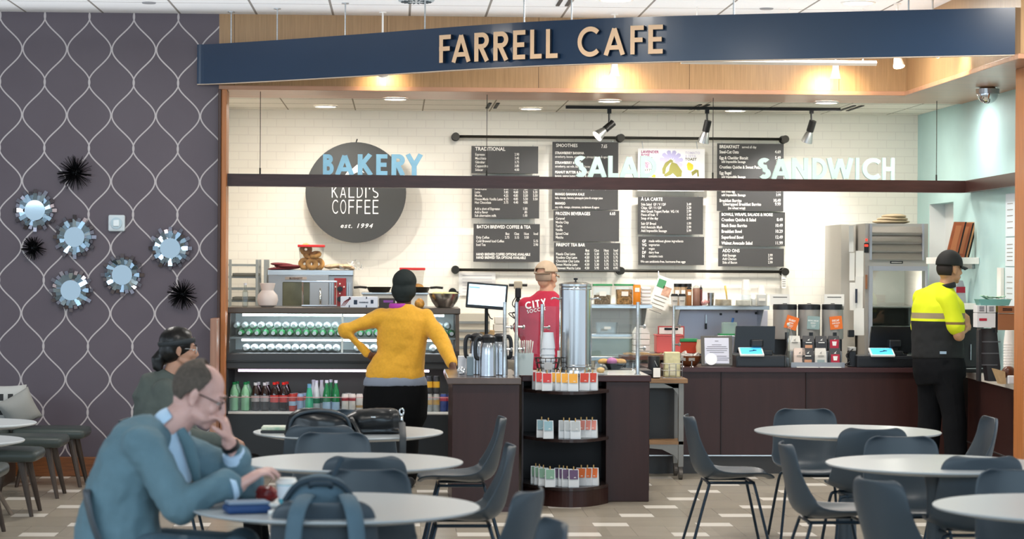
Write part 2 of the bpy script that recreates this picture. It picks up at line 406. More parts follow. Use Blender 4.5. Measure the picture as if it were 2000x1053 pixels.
# dark dropped beam with its return along the right wall
beamw = mat('dark_mahogany', '#38221e', .3, var=.2, scale=5, stretch=(1, 6, 8), spec=.35)
a0 = at(437, 339, 19.0); a1 = Vector((4.735, 19.42, 2.43)); a2 = Vector((4.66, 17.5, 2.43))
bm = BM(); zt, zb = a0.z, a0.z-.1
for (p, q) in ((a0, a1), (a1, a2)):
    dr = Vector((q.x-p.x, q.y-p.y, 0)).normalized(); nb = Vector((-dr.y, dr.x, 0))*.12
    if p is a1: nb = Vector((.055, 0, 0))
    p0, q0 = Vector((p.x, p.y, zb)), Vector((q.x, q.y, zb))
    prism(bm, [(0, 0), (1, 0), (1, 1), (0, 1)], p0, q0-p0, nb, (0, 0, zt-zb))
beam = tag(obj('hanging_beam', fixn(bm), beamw), 'long dark mahogany beam hung across the servery opening, carrying the pale letters', 'beam')
BEAM_A, BEAM_B, BEAM_ZT = a0, a1, zt
# ================================================================ SIGNS, BOARDS, CEILING FIXTURES
metal = mat('brushed_steel', '#b9bcbe', .28, 1, var=.12, scale=10, stretch=(1, 1, 12))
chrome = mat('polished_chrome', '#d8dbdd', .08, 1)
white_m = mat('white_enamel', '#eeeae4', .4)
blk = mat('matt_black_metal', '#1d1c1c', .42, .3)
iron = mat('black_iron_pipe', '#35332f', .45, .7)

# curved navy fascia sign
SP = [(-1.60, 18.85), (-1.45, 18.78), (-.91, 18.38), (-.3, 17.87), (.09, 17.52), (.46, 17.19), (.82, 16.90), (1.17, 16.67), (1.52, 16.48), (1.87, 16.33), (2.55, 16.09), (3.37, 15.80), (4.18, 15.52), (4.45, 15.43)]
SC = smoothpath([(x, y, 0) for x, y in SP], 5)
def sign_pt(px, py):
    best = None
    for a, b in zip(SC, SC[1:]):
        d = ray(px, py); nx = a.x+(b.x-a.x)*.5
        den = d.x*(b.y-a.y)-d.y*(b.x-a.x)
        t = (a.x*(b.y-a.y)-a.y*(b.x-a.x))/den
        s = ((d.x*t-a.x)*(b.x-a.x)+(d.y*t-a.y)*(b.y-a.y))/((b-a).length**2)
        if -.001 <= s <= 1.001: best = Vector((d.x*t, d.y*t, CAMZ+d.z*t))
    return best
sgn = thing('cafe_sign', 'long curved navy fascia sign with raised tan letters hung in front of the wood bulkhead', 'sign', (1.5, 16.5, 3.13))
bm = BM(); rows = []
for i, p in enumerate(SC):
    a, b = SC[max(i-1, 0)], SC[min(i+1, len(SC)-1)]; d = (b-a).normalized(); nb = Vector((-d.y, d.x, 0))*.05
    rows.append([bm.verts.new(p+Vector((0, 0, z))+k) for z, k in ((3.135, 0*nb), (3.45, 0*nb), (3.45, nb), (3.135, nb))])
for r, s in zip(rows, rows[1:]):
    for k in range(4): bm.faces.new((r[k], s[k], s[(k+1) % 4], r[(k+1) % 4]))
bm.faces.new(rows[0]); bm.faces.new(rows[-1][::-1])
def keep(o, parent):
    """parent without moving"""
    o.parent = parent; o.matrix_parent_inverse = (Matrix.Translation(parent.location) @ parent.rotation_euler.to_matrix().to_4x4()).inverted(); return o
navy = mat('navy_panel', '#15304d', .28, var=.06, scale=2, coat=.25)
keep(obj('fascia_panel', fixn(bm), navy), sgn)
bm = BM()
for i in range(len(SC)-1):
    prism(bm, [(0, 0), (1, 0), (1, 1), (0, 1)], SC[i]+Vector((0, .0, 3.129)), SC[i+1]-SC[i], (0, .05, 0), (0, 0, .0055))
keep(obj('edge_trim', fixn(bm), mat('pale_edge_trim', '#d9c3ae', .4)), sgn)
tan = mat('tan_letter_face', '#eec7a0', .5)
for ch, x0, x1, yt, yb in (('F', 865, 887.5, 69, 123), ('A', 889, 926, 67, 122), ('R', 933, 961.5, 64.5, 120.5), ('R', 970, 999, 62.5, 119), ('E', 1008, 1032, 60, 117), ('L', 1041, 1063.5, 58.5, 115.5), ('L', 1071.5, 1094.5, 57.5, 114.5),
                           ('C', 1132.5, 1174, 53, 112), ('A', 1183, 1224.5, 54, 108.5), ('F', 1234.5, 1260.5, 51, 107), ('E', 1269, 1297.5, 49.5, 106)):
    pl, pr_ = sign_pt(x0, yb), sign_pt(x1, yb); top = sign_pt((x0+x1)/2, yt)
    u = pr_-pl; u.z = 0; hgt = top.z-(pl.z+pr_.z)/2; t = .16; wd, _ = glyph(ch, t)
    nn = u.normalized().cross(Vector((0, 0, 1)))
    o = Vector((pl.x, pl.y, (pl.z+pr_.z)/2))+nn*.012
    bm = letter_bm(ch, o, u, (0, 0, 1), hgt, t, u.length/wd/hgt, .03)
    bm.normal_update()
    for f in bm.faces: f.material_index = 0 if abs(f.normal.dot(nn)) > .5 else 1
    keep(obj('letter', bm, [tan, mat('letter_return', '#1c2536', .4)]), sgn)
for px, yb in ((451, 89), (541, 81), (674, 69.5), (830, 57), (1024, 44), (1117, 39), (1434, 29), (1776, 20)):
    p = sign_pt(px, yb); p.y += .025; bm = BM(); tube(bm, [(p.x, p.y, 3.44), (p.x, p.y, 3.7)], .006, 8)
    lathe(bm, [(.028, 3.692), (.028, 3.70)], (p.x, p.y, 0), 12); keep(obj('hanger_rod', bm, metal), sgn)

# standing words on the dropped beam
d = (BEAM_B-BEAM_A); d.z = 0; BU = d.normalized(); BN = Vector((BU.y, -BU.x, 0))
def beam_pt(px, py):
    r = ray(px, py); den = r.x*d.y-r.y*d.x; t = (BEAM_A.x*d.y-BEAM_A.y*d.x)/den; return Vector((r.x*t, r.y*t, CAMZ+r.z*t))
pale = mat('pale_aqua_letter', '#bddad5', .3); bluel = mat('brushed_blue_letter', '#84abbb', .28, .35, var=.1, scale=8)
def word(name, label, letters, ytop, m):
    root = thing(name, label, 'sign lettering', beam_pt(letters[0][1], 345)+BN*0); root.location.z = BEAM_ZT
    for ch, x0, x1 in letters:
        p, q = beam_pt(x0, 345), beam_pt(x1, 345); tp = beam_pt(x0, ytop)
        z0 = BEAM_ZT; hgt = tp.z-z0; t = .2; wd, _ = glyph(ch, t); L_ = (q-p).xy.length
        o = Vector((p.x, p.y, z0))-BN*.05
        sx = L_/wd/hgt
        keep(obj('letter', letter_bm(ch, o, BU, (0, 0, 1), hgt, t, sx, .025), m), root)
word('bakery_lettering', 'brushed blue letters spelling BAKERY standing on the mahogany beam', (('B', 631, 652), ('A', 655, 692), ('K', 699, 727), ('E', 735, 757), ('R', 765, 791), ('Y', 793, 826)), 301, bluel)
word('salad_lettering', 'pale aqua letters spelling SALAD standing on the mahogany beam', (('S', 1123, 1147), ('A', 1149, 1186), ('L', 1189, 1209), ('A', 1211, 1249), ('D', 1252, 1284)), 304, pale)
word('sandwich_lettering', 'pale aqua letters spelling SANDWICH standing on the mahogany beam', (('S', 1482, 1507), ('A', 1508, 1545), ('N', 1548, 1580), ('D', 1588, 1617), ('W', 1617, 1668), ('I', 1673, 1680), ('C', 1686, 1722), ('H', 1725, 1749)), 308, pale)
for px, y0 in ((508, 190), (952, 190), (1395, 195), (1833, 200)):
    p = beam_pt(px, 345); p = p-BN*.06; bm = BM(); tube(bm, [(p.x, p.y, BEAM_ZT-.01), (p.x, p.y, 3.1)], .003, 6); tube(bm, [(p.x, p.y, BEAM_ZT), (p.x, p.y, BEAM_ZT+.05)], .007, 8)
    tag(obj('beam_cable', bm, iron), 'thin steel cable holding the mahogany beam, ' + {508: 'left of the round sign', 952: 'in front of the coffee price board', 1395: 'beside the breakfast board', 1833: 'before the teal side wall'}[px], 'cable', 'cables holding the beam')

# round dark sign
c = at(695, 376, 21.25); RR = 98/s_at(21.25)
rs = thing('round_sign', 'large round charcoal coffee sign with white lettering mounted off the brick wall', 'sign', c)
bm = BM(); tube(bm, [(0, 0, 0), (0, .05, 0)], RR, 64); obj('disc', bm, mat('charcoal_sign_face', '#3a3b3b', .55), rs)
bm = BM()
for q in ((-.25, .2), (.25, .2), (.25, -.2), (-.25, -.2)): tube(bm, [(q[0], .05, q[1]), (q[0], .25, q[1])], .012, 8)
obj('standoff', bm, blk, rs)
bm = BM(); U, V = (1, 0, 0), (0, 0, 1); wt = mat('white_print', '#f2f2ee', .6)
def cond(bm, s, px0, px1, yt, yb, Y, t=.085, sp=.2):
    """condensed stroke capitals fitted between two pixel columns, in coordinates of the sign"""
    p, q = at(px0, yb, Y), at(px1, yb, Y); hh = at(px0, yt, Y).z-p.z
    ws = [glyph(ch, t)[0] if ch in "'I" else .46 for ch in s]; tot = sum(ws)+sp*(len(s)-1); k = (q.x-p.x)/tot; x = p.x
    for ch, w_ in zip(s, ws):
        g = glyph(ch, t)[0]
        b2 = letter_bm(ch, Vector((x, Y-.002, p.z))-c, U, V, hh, t, k*w_/g/hh, .003); me = bpy.data.meshes.new('t'); b2.to_mesh(me); b2.free(); bm.from_mesh(me); bpy.data.meshes.remove(me)
        x += (w_+sp)*k
cond(bm, "KALDI'S", 648, 739, 363, 386, 21.25); cond(bm, 'COFFEE', 649, 739, 390, 417.5, 21.25)
text_bm(bm, 'est. 1994', at(664, 445, 21.248)-c, U, V, .042, sx=1.12, bold=.012, shear=.3, space=1.2)
# small leaping-animal mark, mostly behind the letters and the beam
g = [(674, 342), (680, 333), (688, 330), (697, 322), (708, 320), (704, 325), (714, 322), (706, 331), (712, 338), (703, 334), (690, 340), (682, 346)]
prism(bm, [((at(*p, 21.248)-c).x, (at(*p, 21.248)-c).z) for p in g], (0, -.002, 0), U, V, (0, .001, 0))
obj('lettering', fixn(bm), wt, rs)
bm = BM(); tube(bm, [(0, .02, RR), (.01, .02, RR+.03)], .006, 6); obj('hook', bm, blk, rs)

# pipe rails
for name, py, lab in (('menu_rail', 269.5, 'black iron pipe rail the menu boards hang from, near the ceiling'), ('menu_rail', 528, 'lower black iron pipe rail under the menu boards')):
    r = thing(name, lab, 'pipe rail', at(890, py-3, 21.38), group='pipe rails on the brick wall')
    P0, P1 = at(890, py-3, 21.38), at(1533, py+2.5, 21.38)
    if py > 500: P0, P1 = at(890, 527, 21.38), at(1533, 531, 21.38)
    bm = BM(); tube(bm, [P0, P1], .013, 12); keep(obj('pipe', bm, iron, smooth=True), r)
    for f in (0, .5, 1):
        p = P0.lerp(P1, f); bm = BM(); tube(bm, [(p.x, 21.35, p.z), (p.x, 21.50, p.z)], .02, 12); tube(bm, [(p.x, 21.48, p.z), (p.x, 21.5, p.z)], .038, 20); tube(bm, [(p.x, 21.345, p.z), (p.x, 21.41, p.z)], .035, 16)
        keep(obj('flange', bm, iron, smooth=True, auto=40), r)

# menu boards
board_m = mat('charcoal_board', '#403f3f', .5, var=.06, scale=3)
ink = mat('menu_white', '#f4f2ec', .6)
BOARD_N = [0]
def board(label, x0, x1, y0, y1, lines, m=None, Y=None, hooks=True, thick=.012):
    """lines: (text, px, py baseline, cap height px, x stretch, bold, align)"""
    if Y is None: BOARD_N[0] += 1; Y = 21.40-.018*(BOARD_N[0] % 2)
    if y1 == 530: Y = 21.325
    A, B = at(x0, y0, Y), at(x1, y1, Y)
    r = thing('menu_board', label, 'menu board', (A.x, Y, B.z), group='menu boards hung on the brick wall')
    bm = boxb(0, B.x-A.x, 0, thick, 0, A.z-B.z); obj('panel', bm, m or board_m, r)
    bm = BM(); O = Vector((A.x, Y, B.z))
    for tx, px, py, ch, sx, bo, al in lines:
        p = at(px, py, Y)-O; p.y = -.001
        text_bm(bm, tx, p, (1, 0, 0), (0, 0, 1), ch/s_at(Y), .001, sx, bo, al)
    obj('lettering', bm, ink, r)
    if hooks:
        bm = BM()
        for f in (.07, .92):
            x = f*(B.x-A.x); tube(bm, [(x, .006, A.z-B.z-.01), (x, .006, A.z-B.z+.012)], .003, 6)
        obj('hook', bm, metal, r)
    return r
def price_rows(rows, x, xs, y0, dy, ch=5.2, sx=.74):
    out = []
    for i, row in enumerate(rows):
        out.append((row[0], x, y0+dy*i, ch, sx, .006, 'LEFT'))
        for q, v in zip(xs, row[1:]):
            if v: out.append((v, q, y0+dy*i, ch, sx, .006, 'RIGHT'))
    return out
H = lambda t, x, y, ch=7.2, sx=.92: (t, x, y, ch, sx, .02, 'LEFT')
board('charcoal TRADITIONAL espresso price board, top left of the menu wall', 921, 1051, 285, 339, [H('TRADITIONAL', 928, 294)] + price_rows([('Espresso', '2.90'), ('Macchiato', '3.45'), ('Gibraltar', '3.75'), ('Cappuccino', '3.85'), ('Sidecar', '4.00')], 928, (1014,), 304, 7.5))
L_ = price_rows([('Americano', '3.50', '3.75', '4.25', '4.25'), ('Latte', '3.85', '4.60', '5.35', '5.35'), ('Mocha', '4.25', '4.85', '5.50', '5.50'), ('House-Made Vanilla Latte', '4.25', '4.85', '5.50', '5.50'), ('Hot Chocolate', '3.75', '4.40', '4.85')], 927, (993, 1012, 1031, 1050), 371, 6.7)
L_ += price_rows([('Add a shot of Espresso', '1.00'), ('Add a flavor', '.85'), ('Sub alternative milk', '1.00')], 927, (1030,), 410, 6.7)
board('charcoal latte price board just below the TRADITIONAL board, crossed by the beam', 922, 1053, 342, 427, L_)
board('charcoal BATCH BREWED COFFEE & TEA price board, lowest of the first column', 925, 1054, 437, 512, [H('BATCH BREWED COFFEE & TEA', 931, 446, 6.6, .82)] + price_rows([('', '8oz', '12oz', '16oz', 'Iced'), ('Drip Coffee', '2.75', '3.15', '3.50', ''), ('Cold Brewed Iced Coffee', '', '', '', '5.15'), ('Iced Tea', '', '', '', '2.90')], 930, (995, 1014, 1033, 1051), 459, 7.1)
      + [('HAND BREWED COFFEE OPTIONS AVAILABLE', 930, 499, 5.2, .72, .03, 'LEFT'), ('HAND BREWED TEA OPTIONS AVAILABLE', 930, 505.5, 5.2, .72, .03, 'LEFT')])
L_ = [H('SMOOTHIES', 1086, 287, 6.6, .86), ('7.65', 1186, 289, 7, .72, .02, 'RIGHT')]
for a, b, y in (('STRAWBERRY BANANA', 'strawberry, banana, orange juice, pineapple juice & agave', 301), ('STRAWBERRY & OAT', 'strawberry, oat milk, banana & honey', 320), ('PEANUT BUTTER & BANANA', 'banana, peanut butter, soy milk & agave', 338.5), ('MIXED BERRY', 'blueberry, raspberry, apple juice, orange juice & honey', 363), ('MANGO BANANA KALE', 'kale, mango, banana, pineapple juice & orange juice', 381.5), ('MANGO', 'soy milk, mango, cinnamon, cardamom & agave', 399.5)):
    L_ += [(a, 1084, y, 5, .78, .03, 'LEFT'), (b, 1084, y+7, 4.6, .72, .004, 'LEFT')]
board('tall charcoal SMOOTHIES board, top of the second column behind the SALAD letters', 1079, 1207, 277, 410, L_)
board('charcoal FROZEN BEVERAGES board under the smoothies board', 1081, 1209, 411, 472, [H('FROZEN BEVERAGES', 1085, 420, 6.4, .84), ('6.65', 1202, 420, 6, .8, .02, 'RIGHT')] + price_rows([(t,) for t in ('Caramel', 'Mocha Chip', 'Turtle', 'Vanilla', 'Spiced Chai', 'Matcha')], 1085, (), 429, 7.4))
board('charcoal TEA BAR price board, lowest of the second column', 1082, 1211, 474, 530, [H('FIREPOT TEA BAR', 1086, 481, 6.2, .84)] + price_rows([('', '8oz', '12oz', '16oz', 'Iced')]+[(t+' Latte', '4.50', a, b, c_) for t, a, b, c_ in (('Masala Chai', '5.30', '5.75', '5.75'), ('Rooibos Chai', '5.30', '5.75', '5.75'), ('Chocolate Chai', '5.30', '5.75', '5.75'), ('Sweet Matcha', '5.30', '5.75', '5.75'), ('Unsweet Matcha', '5.95', '6.95', '6.95'))], 1086, (1151, 1170, 1189, 1207), 491.5, 6.9))
board('charcoal À LA CARTE board, below the pastel poster', 1246, 1373, 384, 458, [H('À LA CARTE', 1252, 392, 6.6, .86)] + price_rows([('Side Salad  GF / V / DF', '3.49'), ('Chips  GF / V / DF', '2.29'), ('Mini Greek Yogurt Parfait  VG / N', '2.99'), ('Piece of fruit  V', '1.49'), ('Soup of the day', '5.99')], 1252, (1350,), 401.5, 6.8) + price_rows([('Sub GF Bread', '1.99'), ('Add Avocado Mash', '2.99'), ('Add Impossible Sausage', '5.99')], 1252, (1350,), 439, 7))
board('charcoal allergen key board listing GF VG V DF N', 1247, 1375, 462, 518, sum([[(a, 1254, 473.5+7.4*i, 5.6, .85, .03, 'LEFT'), (b, 1267, 473+7.4*i, 5, .76, .006, 'LEFT')] for i, (a, b) in enumerate((('GF', 'made without gluten ingredients'), ('VG', 'vegetarian'), ('V', 'vegan'), ('DF', 'dairy free'), ('N', 'contains nuts')))], []) + [('We use antibiotic-free, hormone-free eggs', 1251, 513, 4.8, .78, .01, 'LEFT')])
L_ = [H('BREAKFAST', 1405, 289.5, 6.6, .84), ('served all day', 1449, 289.5, 5, .76, .004, 'LEFT')]
for a, p_, y, sz in (('Steel-Cut Oats', '4.69', 299.5, 6.2), ('Egg & Cheddar Biscuit', '5.49', 311, 6.2), ('   add Impossible Sausage', '2.99', 318, 5), ('Crustless Quiche & Sweet Potatoes', '9.49', 329, 6.2), ('Egg Bagel', '4.29', 340.5, 6.2), ('   add Impossible Sausage', '', 347.5, 5), ('   add fried egg', '1.99', 376, 5), ('   add Impossible Sausage', '2.99', 383, 5), ('Breakfast Burrito', '10.49', 394.5, 6.2), ('    Unwrapped Breakfast Burrito', '9.99', 401.5, 6.2), ('            (no wheat wrap)', '', 408.5, 5)):
    L_ += [(a, 1405, y, sz, .74, .025, 'LEFT')] + ([(p_, 1525, y, sz, .8, .02, 'RIGHT')] if p_ else [])
board('tall charcoal BREAKFAST board, top of the last column behind the SANDWICH letters', 1401, 1530, 280, 413, L_)
board('charcoal BOWLS, WRAPS, SALADS & MORE board under the breakfast board', 1405, 1533, 414, 481, [('BOWLS, WRAPS, SALADS & MORE', 1409, 421.5, 6, .82, .03, 'LEFT')] + sum([[(a, 1409, 432+11.4*i, 6.4, .76, .025, 'LEFT'), (b, 1529, 432+11.4*i, 6.4, .8, .02, 'RIGHT')] for i, (a, b) in enumerate((('Crustless Quiche & Salad', '8.49'), ('Black Bean Burrito', '10.49'), ('Breakfast Bowl', '10.29'), ('Superfood Bowl', '12.49'), ('Walnut Avocado Salad', '11.99')))], []))
board('small charcoal ADD ONS board, lowest of the last column', 1403, 1531, 485, 521, [H('ADD ONS', 1411, 492.5, 6.4, .86)] + price_rows([('Add Sausage', '2.99'), ('Add Chicken', '2.99'), ('Side of Bacon', '2.99')], 1411, (1509,), 501, 7))

# pastel poster
A, B = at(1246, 290, 21.40), at(1376, 374, 21.40); O = Vector((A.x, 21.40, B.z))
po = thing('menu_poster', 'white poster with lavender flower, olive leaves and LAVENDER ROSE lettering hung on the rail', 'poster', O)
obj('sheet', boxb(0, B.x-A.x, 0, .006, 0, A.z-B.z), mat('poster_white', '#f6f4f6', .6), po)
def loc(px, py): q = at(px, py, 21.40)-O; return (q.x, q.z)
def blob(name, polys, m, y0=0):
    bm = BM()
    for i, pl in enumerate(polys): prism(bm, [loc(*p) for p in pl], (0, -.001-y0-.0005*i, 0), (1, 0, 0), (0, 0, 1), (0, .0008+y0+.0005*i, 0))
    obj(name, fixn(bm), m, po)
lav = mat('lavender_ink', '#b7b1d8', .6); olive = mat('olive_ink', '#84803a', .6); mag = mat('magenta_ink', '#a83a76', .6); yel = mat('yellow_ink', '#f0bb2c', .6)
pet = []
for a in range(-20, 201, 31):
    ca, sa = cos(radians(a)), sin(radians(a)); cx, cy = 1311, 316
    pet.append([(cx+ca*4, cy-sa*4), (cx+ca*12-sa*4, cy-sa*12-ca*4), (cx+ca*22-sa*4, cy-sa*21-ca*4), (cx+ca*24, cy-sa*23), (cx+ca*22+sa*4, cy-sa*21+ca*4), (cx+ca*12+sa*4, cy-sa*12+ca*4)])
blob('flower_print', pet, lav)
blob('leaf_print',  [[(1294, 340), (1293, 330), (1299, 318), (1310, 311), (1316, 315), (1308, 319), (1301, 328), (1299, 340)], [(1312, 316), (1322, 320), (1332, 334), (1331, 345), (1322, 346), (1314, 338), (1309, 342), (1300, 345), (1296, 342), (1306, 334), (1308, 324)], [(1352, 344), (1350, 336), (1358, 331), (1364, 332), (1365, 345), (1362, 345), (1361, 336), (1356, 340)]], olive, .006)
blob('yellow_flower_print', [[(1341, 322), (1344, 317), (1348, 318), (1354, 322), (1354, 330), (1349, 334), (1343, 332)], [(1272, 346), (1275, 340), (1281, 342), (1280, 347)]], yel)
bm = BM()
for t_, x, y in (('LAVENDER', 1252, 299), ('ROSE', 1252, 305.5), ('RED', 1255, 322), ('VIE', 1257, 328)): text_bm(bm, t_, (loc(x, y)[0], -.001, loc(x, y)[1]), (1, 0, 0), (0, 0, 1), 5.2/s_at(21.4), .001, 1.0, .04)
obj('magenta_lettering', bm, mag, po)
bm = BM()
for t_, x, y in (('LATTE', 1254, 312), ('LATTE', 1254, 334.5), ('TOAST', 1338, 313.5)): text_bm(bm, t_, (loc(x, y)[0], -.001, loc(x, y)[1]), (1, 0, 0), (0, 0, 1), 5.2/s_at(21.4), .001, 1.0, .04)
obj('olive_lettering', bm, mat('dark_olive_ink', '#4e4820', .6), po)
bm = BM()
for t_, x, y in (('TOMATO', 1338, 301), ('& FETA', 1338, 307.5)): text_bm(bm, t_, (loc(x, y)[0], -.001, loc(x, y)[1]), (1, 0, 0), (0, 0, 1), 5/s_at(21.4), .001, 1.0, .02)
obj('lavender_lettering', bm, mat('pale_lavender_ink', '#cfc9e0', .6), po)
bm = BM()
for x in (1256, 1362): a = loc(x, 291); tube(bm, [(a[0], .003, a[1]), (a[0]-.01, .003, a[1]+.07)], .003, 6)
obj('hook', bm, metal, po)

# track with black spots
r = thing('track_light', 'black ceiling track with three spotlights aimed at the menu boards', 'track light', (2.5, 20.55, 3.06))
p, q = at(1105, 206, 20.55), at(1641, 211, 20.55)
keep(obj('track', boxb(p.x, q.x, 20.53, 20.57, 3.075, 3.10), blk), r)
glow = mat('lamp_glow', '#fff6e2', .4, emit='#fff1d8', es=14)
def spot_head(r, base, aim, L1, m, cone=.05, lm=glow, fins=True):
    base, aim = Vector(base), Vector(aim); d_ = aim.normalized()
    bm = BM(); tube(bm, [base, base-Vector((0, 0, L1))], .009, 8); box(bm, base-Vector((0, 0, .015)), (.035, .03, .05))
    keep(obj('stem', bm, m), r)
    e = base-Vector((0, 0, L1)); bm = BM(); tube(bm, [e-d_*.05, e+d_*.05], .032, 16); keep(obj('lamp_holder', bm, m, smooth=True, auto=40), r)
    bm = BM(); tube(bm, [e+d_*.05, e+d_*.07, e+d_*.15], [.024, .034, .052], 20, caps=False)
    keep(obj('reflector', bm, mat('ribbed_aluminium', '#a9a9a9', .3, .9), smooth=True), r)
    bm = BM(); tube(bm, [e+d_*.142, e+d_*.146], .046, 20); keep(obj('bulb', bm, lm), r)
spot_head(r, at(1190, 213, 20.55), (-.65, -.25, -.55), .15, blk)
spot_head(r, at(1381, 213, 20.55), (-.2, .25, -1), .15, blk)
spot_head(r, at(1585, 213, 20.55), (-.22, .3, -.9), .15, blk)

# small white spots behind the sign that graze the veneer
for px, py, d_, lab in ((747, 149, (.05, .5, -.7), 'small white spotlight peeking out under the navy sign near its left end'), (1200, 147, (.0, .12, -1), 'white spotlight under the sign letters, lighting the wood veneer'), (1632, 152, (0, .12, -1), 'white spotlight glowing on the veneer above the SANDWICH letters'), (1752, 132, (.1, -.3, -1), 'white spotlight aimed sideways beside the end of the white track'), (1821, 113, (.55, .1, -.6), 'white spotlight just below the right part of the navy sign')):
    Yq = {747: 18.62, 1200: 18.6, 1632: 18.6, 1752: 17.6, 1821: 16.9}[px]
    e = at(px, py, Yq); e.z += .1
    r = thing('spotlight', lab, 'spotlight', (e.x, e.y, 3.4), group='white spotlights behind the navy sign')
    bm = BM(); tube(bm, [(e.x, e.y, 3.7), (e.x, e.y, e.z+.02)], .008, 8); lathe(bm, [(.03, 3.69), (.03, 3.7)], (e.x, e.y, 0), 12); keep(obj('stem', bm, white_m), r)
    dv = Vector(d_).normalized(); bm = BM(); tube(bm, [e-dv*.03, e+dv*.03, e+dv*.1], [.024, .028, .045], 16); keep(obj('shade', bm, white_m, smooth=True, auto=40), r)
    bm = BM(); tube(bm, [e+dv*.101, e+dv*.103], .04, 16); keep(obj('bulb', bm, glow), r)
    lamp('veneer_spot', 'SPOT', e+dv*.12, 14 if px in (1200, 1632) else 6, (1, .8, .5), aim=e+dv*.12+Vector((0, .6, -.22)) if px < 1700 else e+dv+Vector((.3, 0, .1)), spot_size=radians(120), spot_blend=.7, shadow_soft_size=.02)
p, q = at(1330, 120, 18.0), at(1712, 124, 18.0)
tr = thing('white_track', 'white lighting track hung behind the right half of the navy sign', 'lighting track', p)
bm = BM(); tube(bm, [p, (q.x, q.y, p.z)], .02, 4); keep(obj('rail', bm, white_m), tr)
bm = BM()
for f in (.08, .55, .93): e = p.lerp(q, f); tube(bm, [(e.x, e.y, p.z), (e.x, e.y, 3.7)], .006, 6)
keep(obj('hanger', bm, white_m), tr)

# downlight rims and panels in the servery ceiling
dl = mat('downlight_glow', '#ffffff', .4, emit='#fff4e0', es=9)
def downlight(px, py, Z, rad, lab, grp):
    p = atz(px, py, Z); r = thing('ceiling_light', lab, 'ceiling light', p, group=grp)
    bm = BM(); lathe(bm, [(rad*.86, -.002), (rad*.86, -.012), (rad, -.012), (rad*1.02, 0)], n=28, caps=False); obj('trim_ring', bm, white_m, r)
    bm = BM(); lathe(bm, [(rad*.86, -.004), (rad*.86, -.001)], n=28); obj('diffuser', bm, dl, r)
for px, py, lab in ((636, 206.5, 'round recessed light in the servery ceiling left of the round sign'), (772, 192, 'round recessed light at the soffit edge right of the round sign'), (1037, 211, 'round recessed light above the coffee price board'), (1190, 196, 'round recessed light at the soffit edge above the SALAD letters'), (1436, 214.5, 'round recessed light above the breakfast board'), (1614, 199, 'round recessed light at the soffit edge above the SANDWICH letters')):
    downlight(px, py, 3.094 if py < 200 else 3.104, .105, lab, 'recessed lights of the servery')
downlight(1203, -2, 3.699, .13, 'round recessed light in the panel ceiling above the sign letters', 'recessed lights of the concourse ceiling')
downlight(1676, 4, 3.699, .13, 'round recessed light in the panel ceiling above the right end of the sign', 'recessed lights of the concourse ceiling')
slot = mat('vent_black', '#141414', .6)
for px, py, Z, lab in ((962, 206, 3.104, 'pair of black slot vents in the servery ceiling left of the track'), (1366, 209, 3.104, 'pair of black slot vents in the servery ceiling behind the track'), (1662, 211, 3.104, 'pair of black slot vents in the servery ceiling right of the track'), (1104, 1, 3.699, 'pair of black slot vents in the panel ceiling')):
    p = atz(px, py, Z); r = thing('ceiling_vent', lab, 'vent', p, group='slot vents in the ceilings')
    for k in (-1, 1): obj('slot', boxb(k*.035-.014, k*.035+.014, -.35, .35, -.006, 0), slot, r)
for px, py, lab in ((291, 5, 'small grey sprinkler disc in the ceiling over the patterned wall'), (1497, 16.5, 'small grey sprinkler disc in the ceiling over the navy sign')):
    p = atz(px, py, 3.699); bm = BM(); lathe(bm, [(.05, -.008), (.055, 0)], p, 20); tag(obj('sprinkler_cover', bm, mat('grey_disc', '#8e8f92', .5)), lab, 'sprinkler', 'sprinkler covers in the ceiling')
p = atz(813, -4, 3.699); r = thing('ceiling_speaker', 'round ceiling grille with radial slats near the top edge', 'ceiling grille', p)
bm = BM(); lathe(bm, [(.1, -.03), (.13, -.028), (.145, 0)], n=28); obj('rim', bm, mat('pale_grille', '#aeb9bf', .4), r, smooth=True, auto=40)
bm = BM()
for k in range(18): a = k/18*2*pi; box(bm, (cos(a)*.09, sin(a)*.09, -.031), (.05, .01, .008), a)
obj('slats', bm, mat('dark_grille', '#3b4a50', .5), r)
# dome camera at the soffit
p = at(1929, 184, 17.9); r = thing('dome_camera', 'chrome dome security camera under the soffit at the teal wall', 'security camera', p)
bm = BM(); lathe(bm, [(.09, .04), (.09, .0)], n=24); obj('base', bm, metal, r)
bm = BM(); ell(bm, (0, 0, 0), (.08, .08, .075), seg=24); obj('dome', bm, chrome, r, smooth=True)
# ================================================================ COUNTERS
def B(px0, px1, py0, py1, Y):
    """pixel box at depth Y -> centre x, bottom z, width, height in metres"""
    a, b = at(px0, (py0+py1)/2, Y), at(px1, (py0+py1)/2, Y); m_ = (px0+px1)/2
    return (a.x+b.x)/2, at(m_, py1, Y).z, b.x-a.x, at(m_, py0, Y).z-at(m_, py1, Y).z
def T(name, label, cat, px0, px1, py0, py1, Y, dy, zb=None, group=None, rz=0):
    """an Empty at the middle of a thing's base; local x spans w, y spans dy, z spans h"""
    x, z, w_, h_ = B(px0, px1, py0, py1, Y)
    if zb is not None: h_ = z+h_-zb; z = zb
    return thing(name, label, cat, (x, Y+dy/2, z), rz, group), w_, h_
def bx(x0, x1, y0, y1, z0, z1, bev=0, bm=None): return boxb(x0, x1, y0, y1, z0, z1, bev, bm)
def lab_text(parent, txt, x, y, z, size, m, sx=1, bold=.02, name='lettering', align='CENTER', u=(1, 0, 0), v=(0, 0, 1)):
    return obj(name, text_bm(BM(), txt, (x, y, z), u, v, size, .0008, sx, bold, align), m, parent)

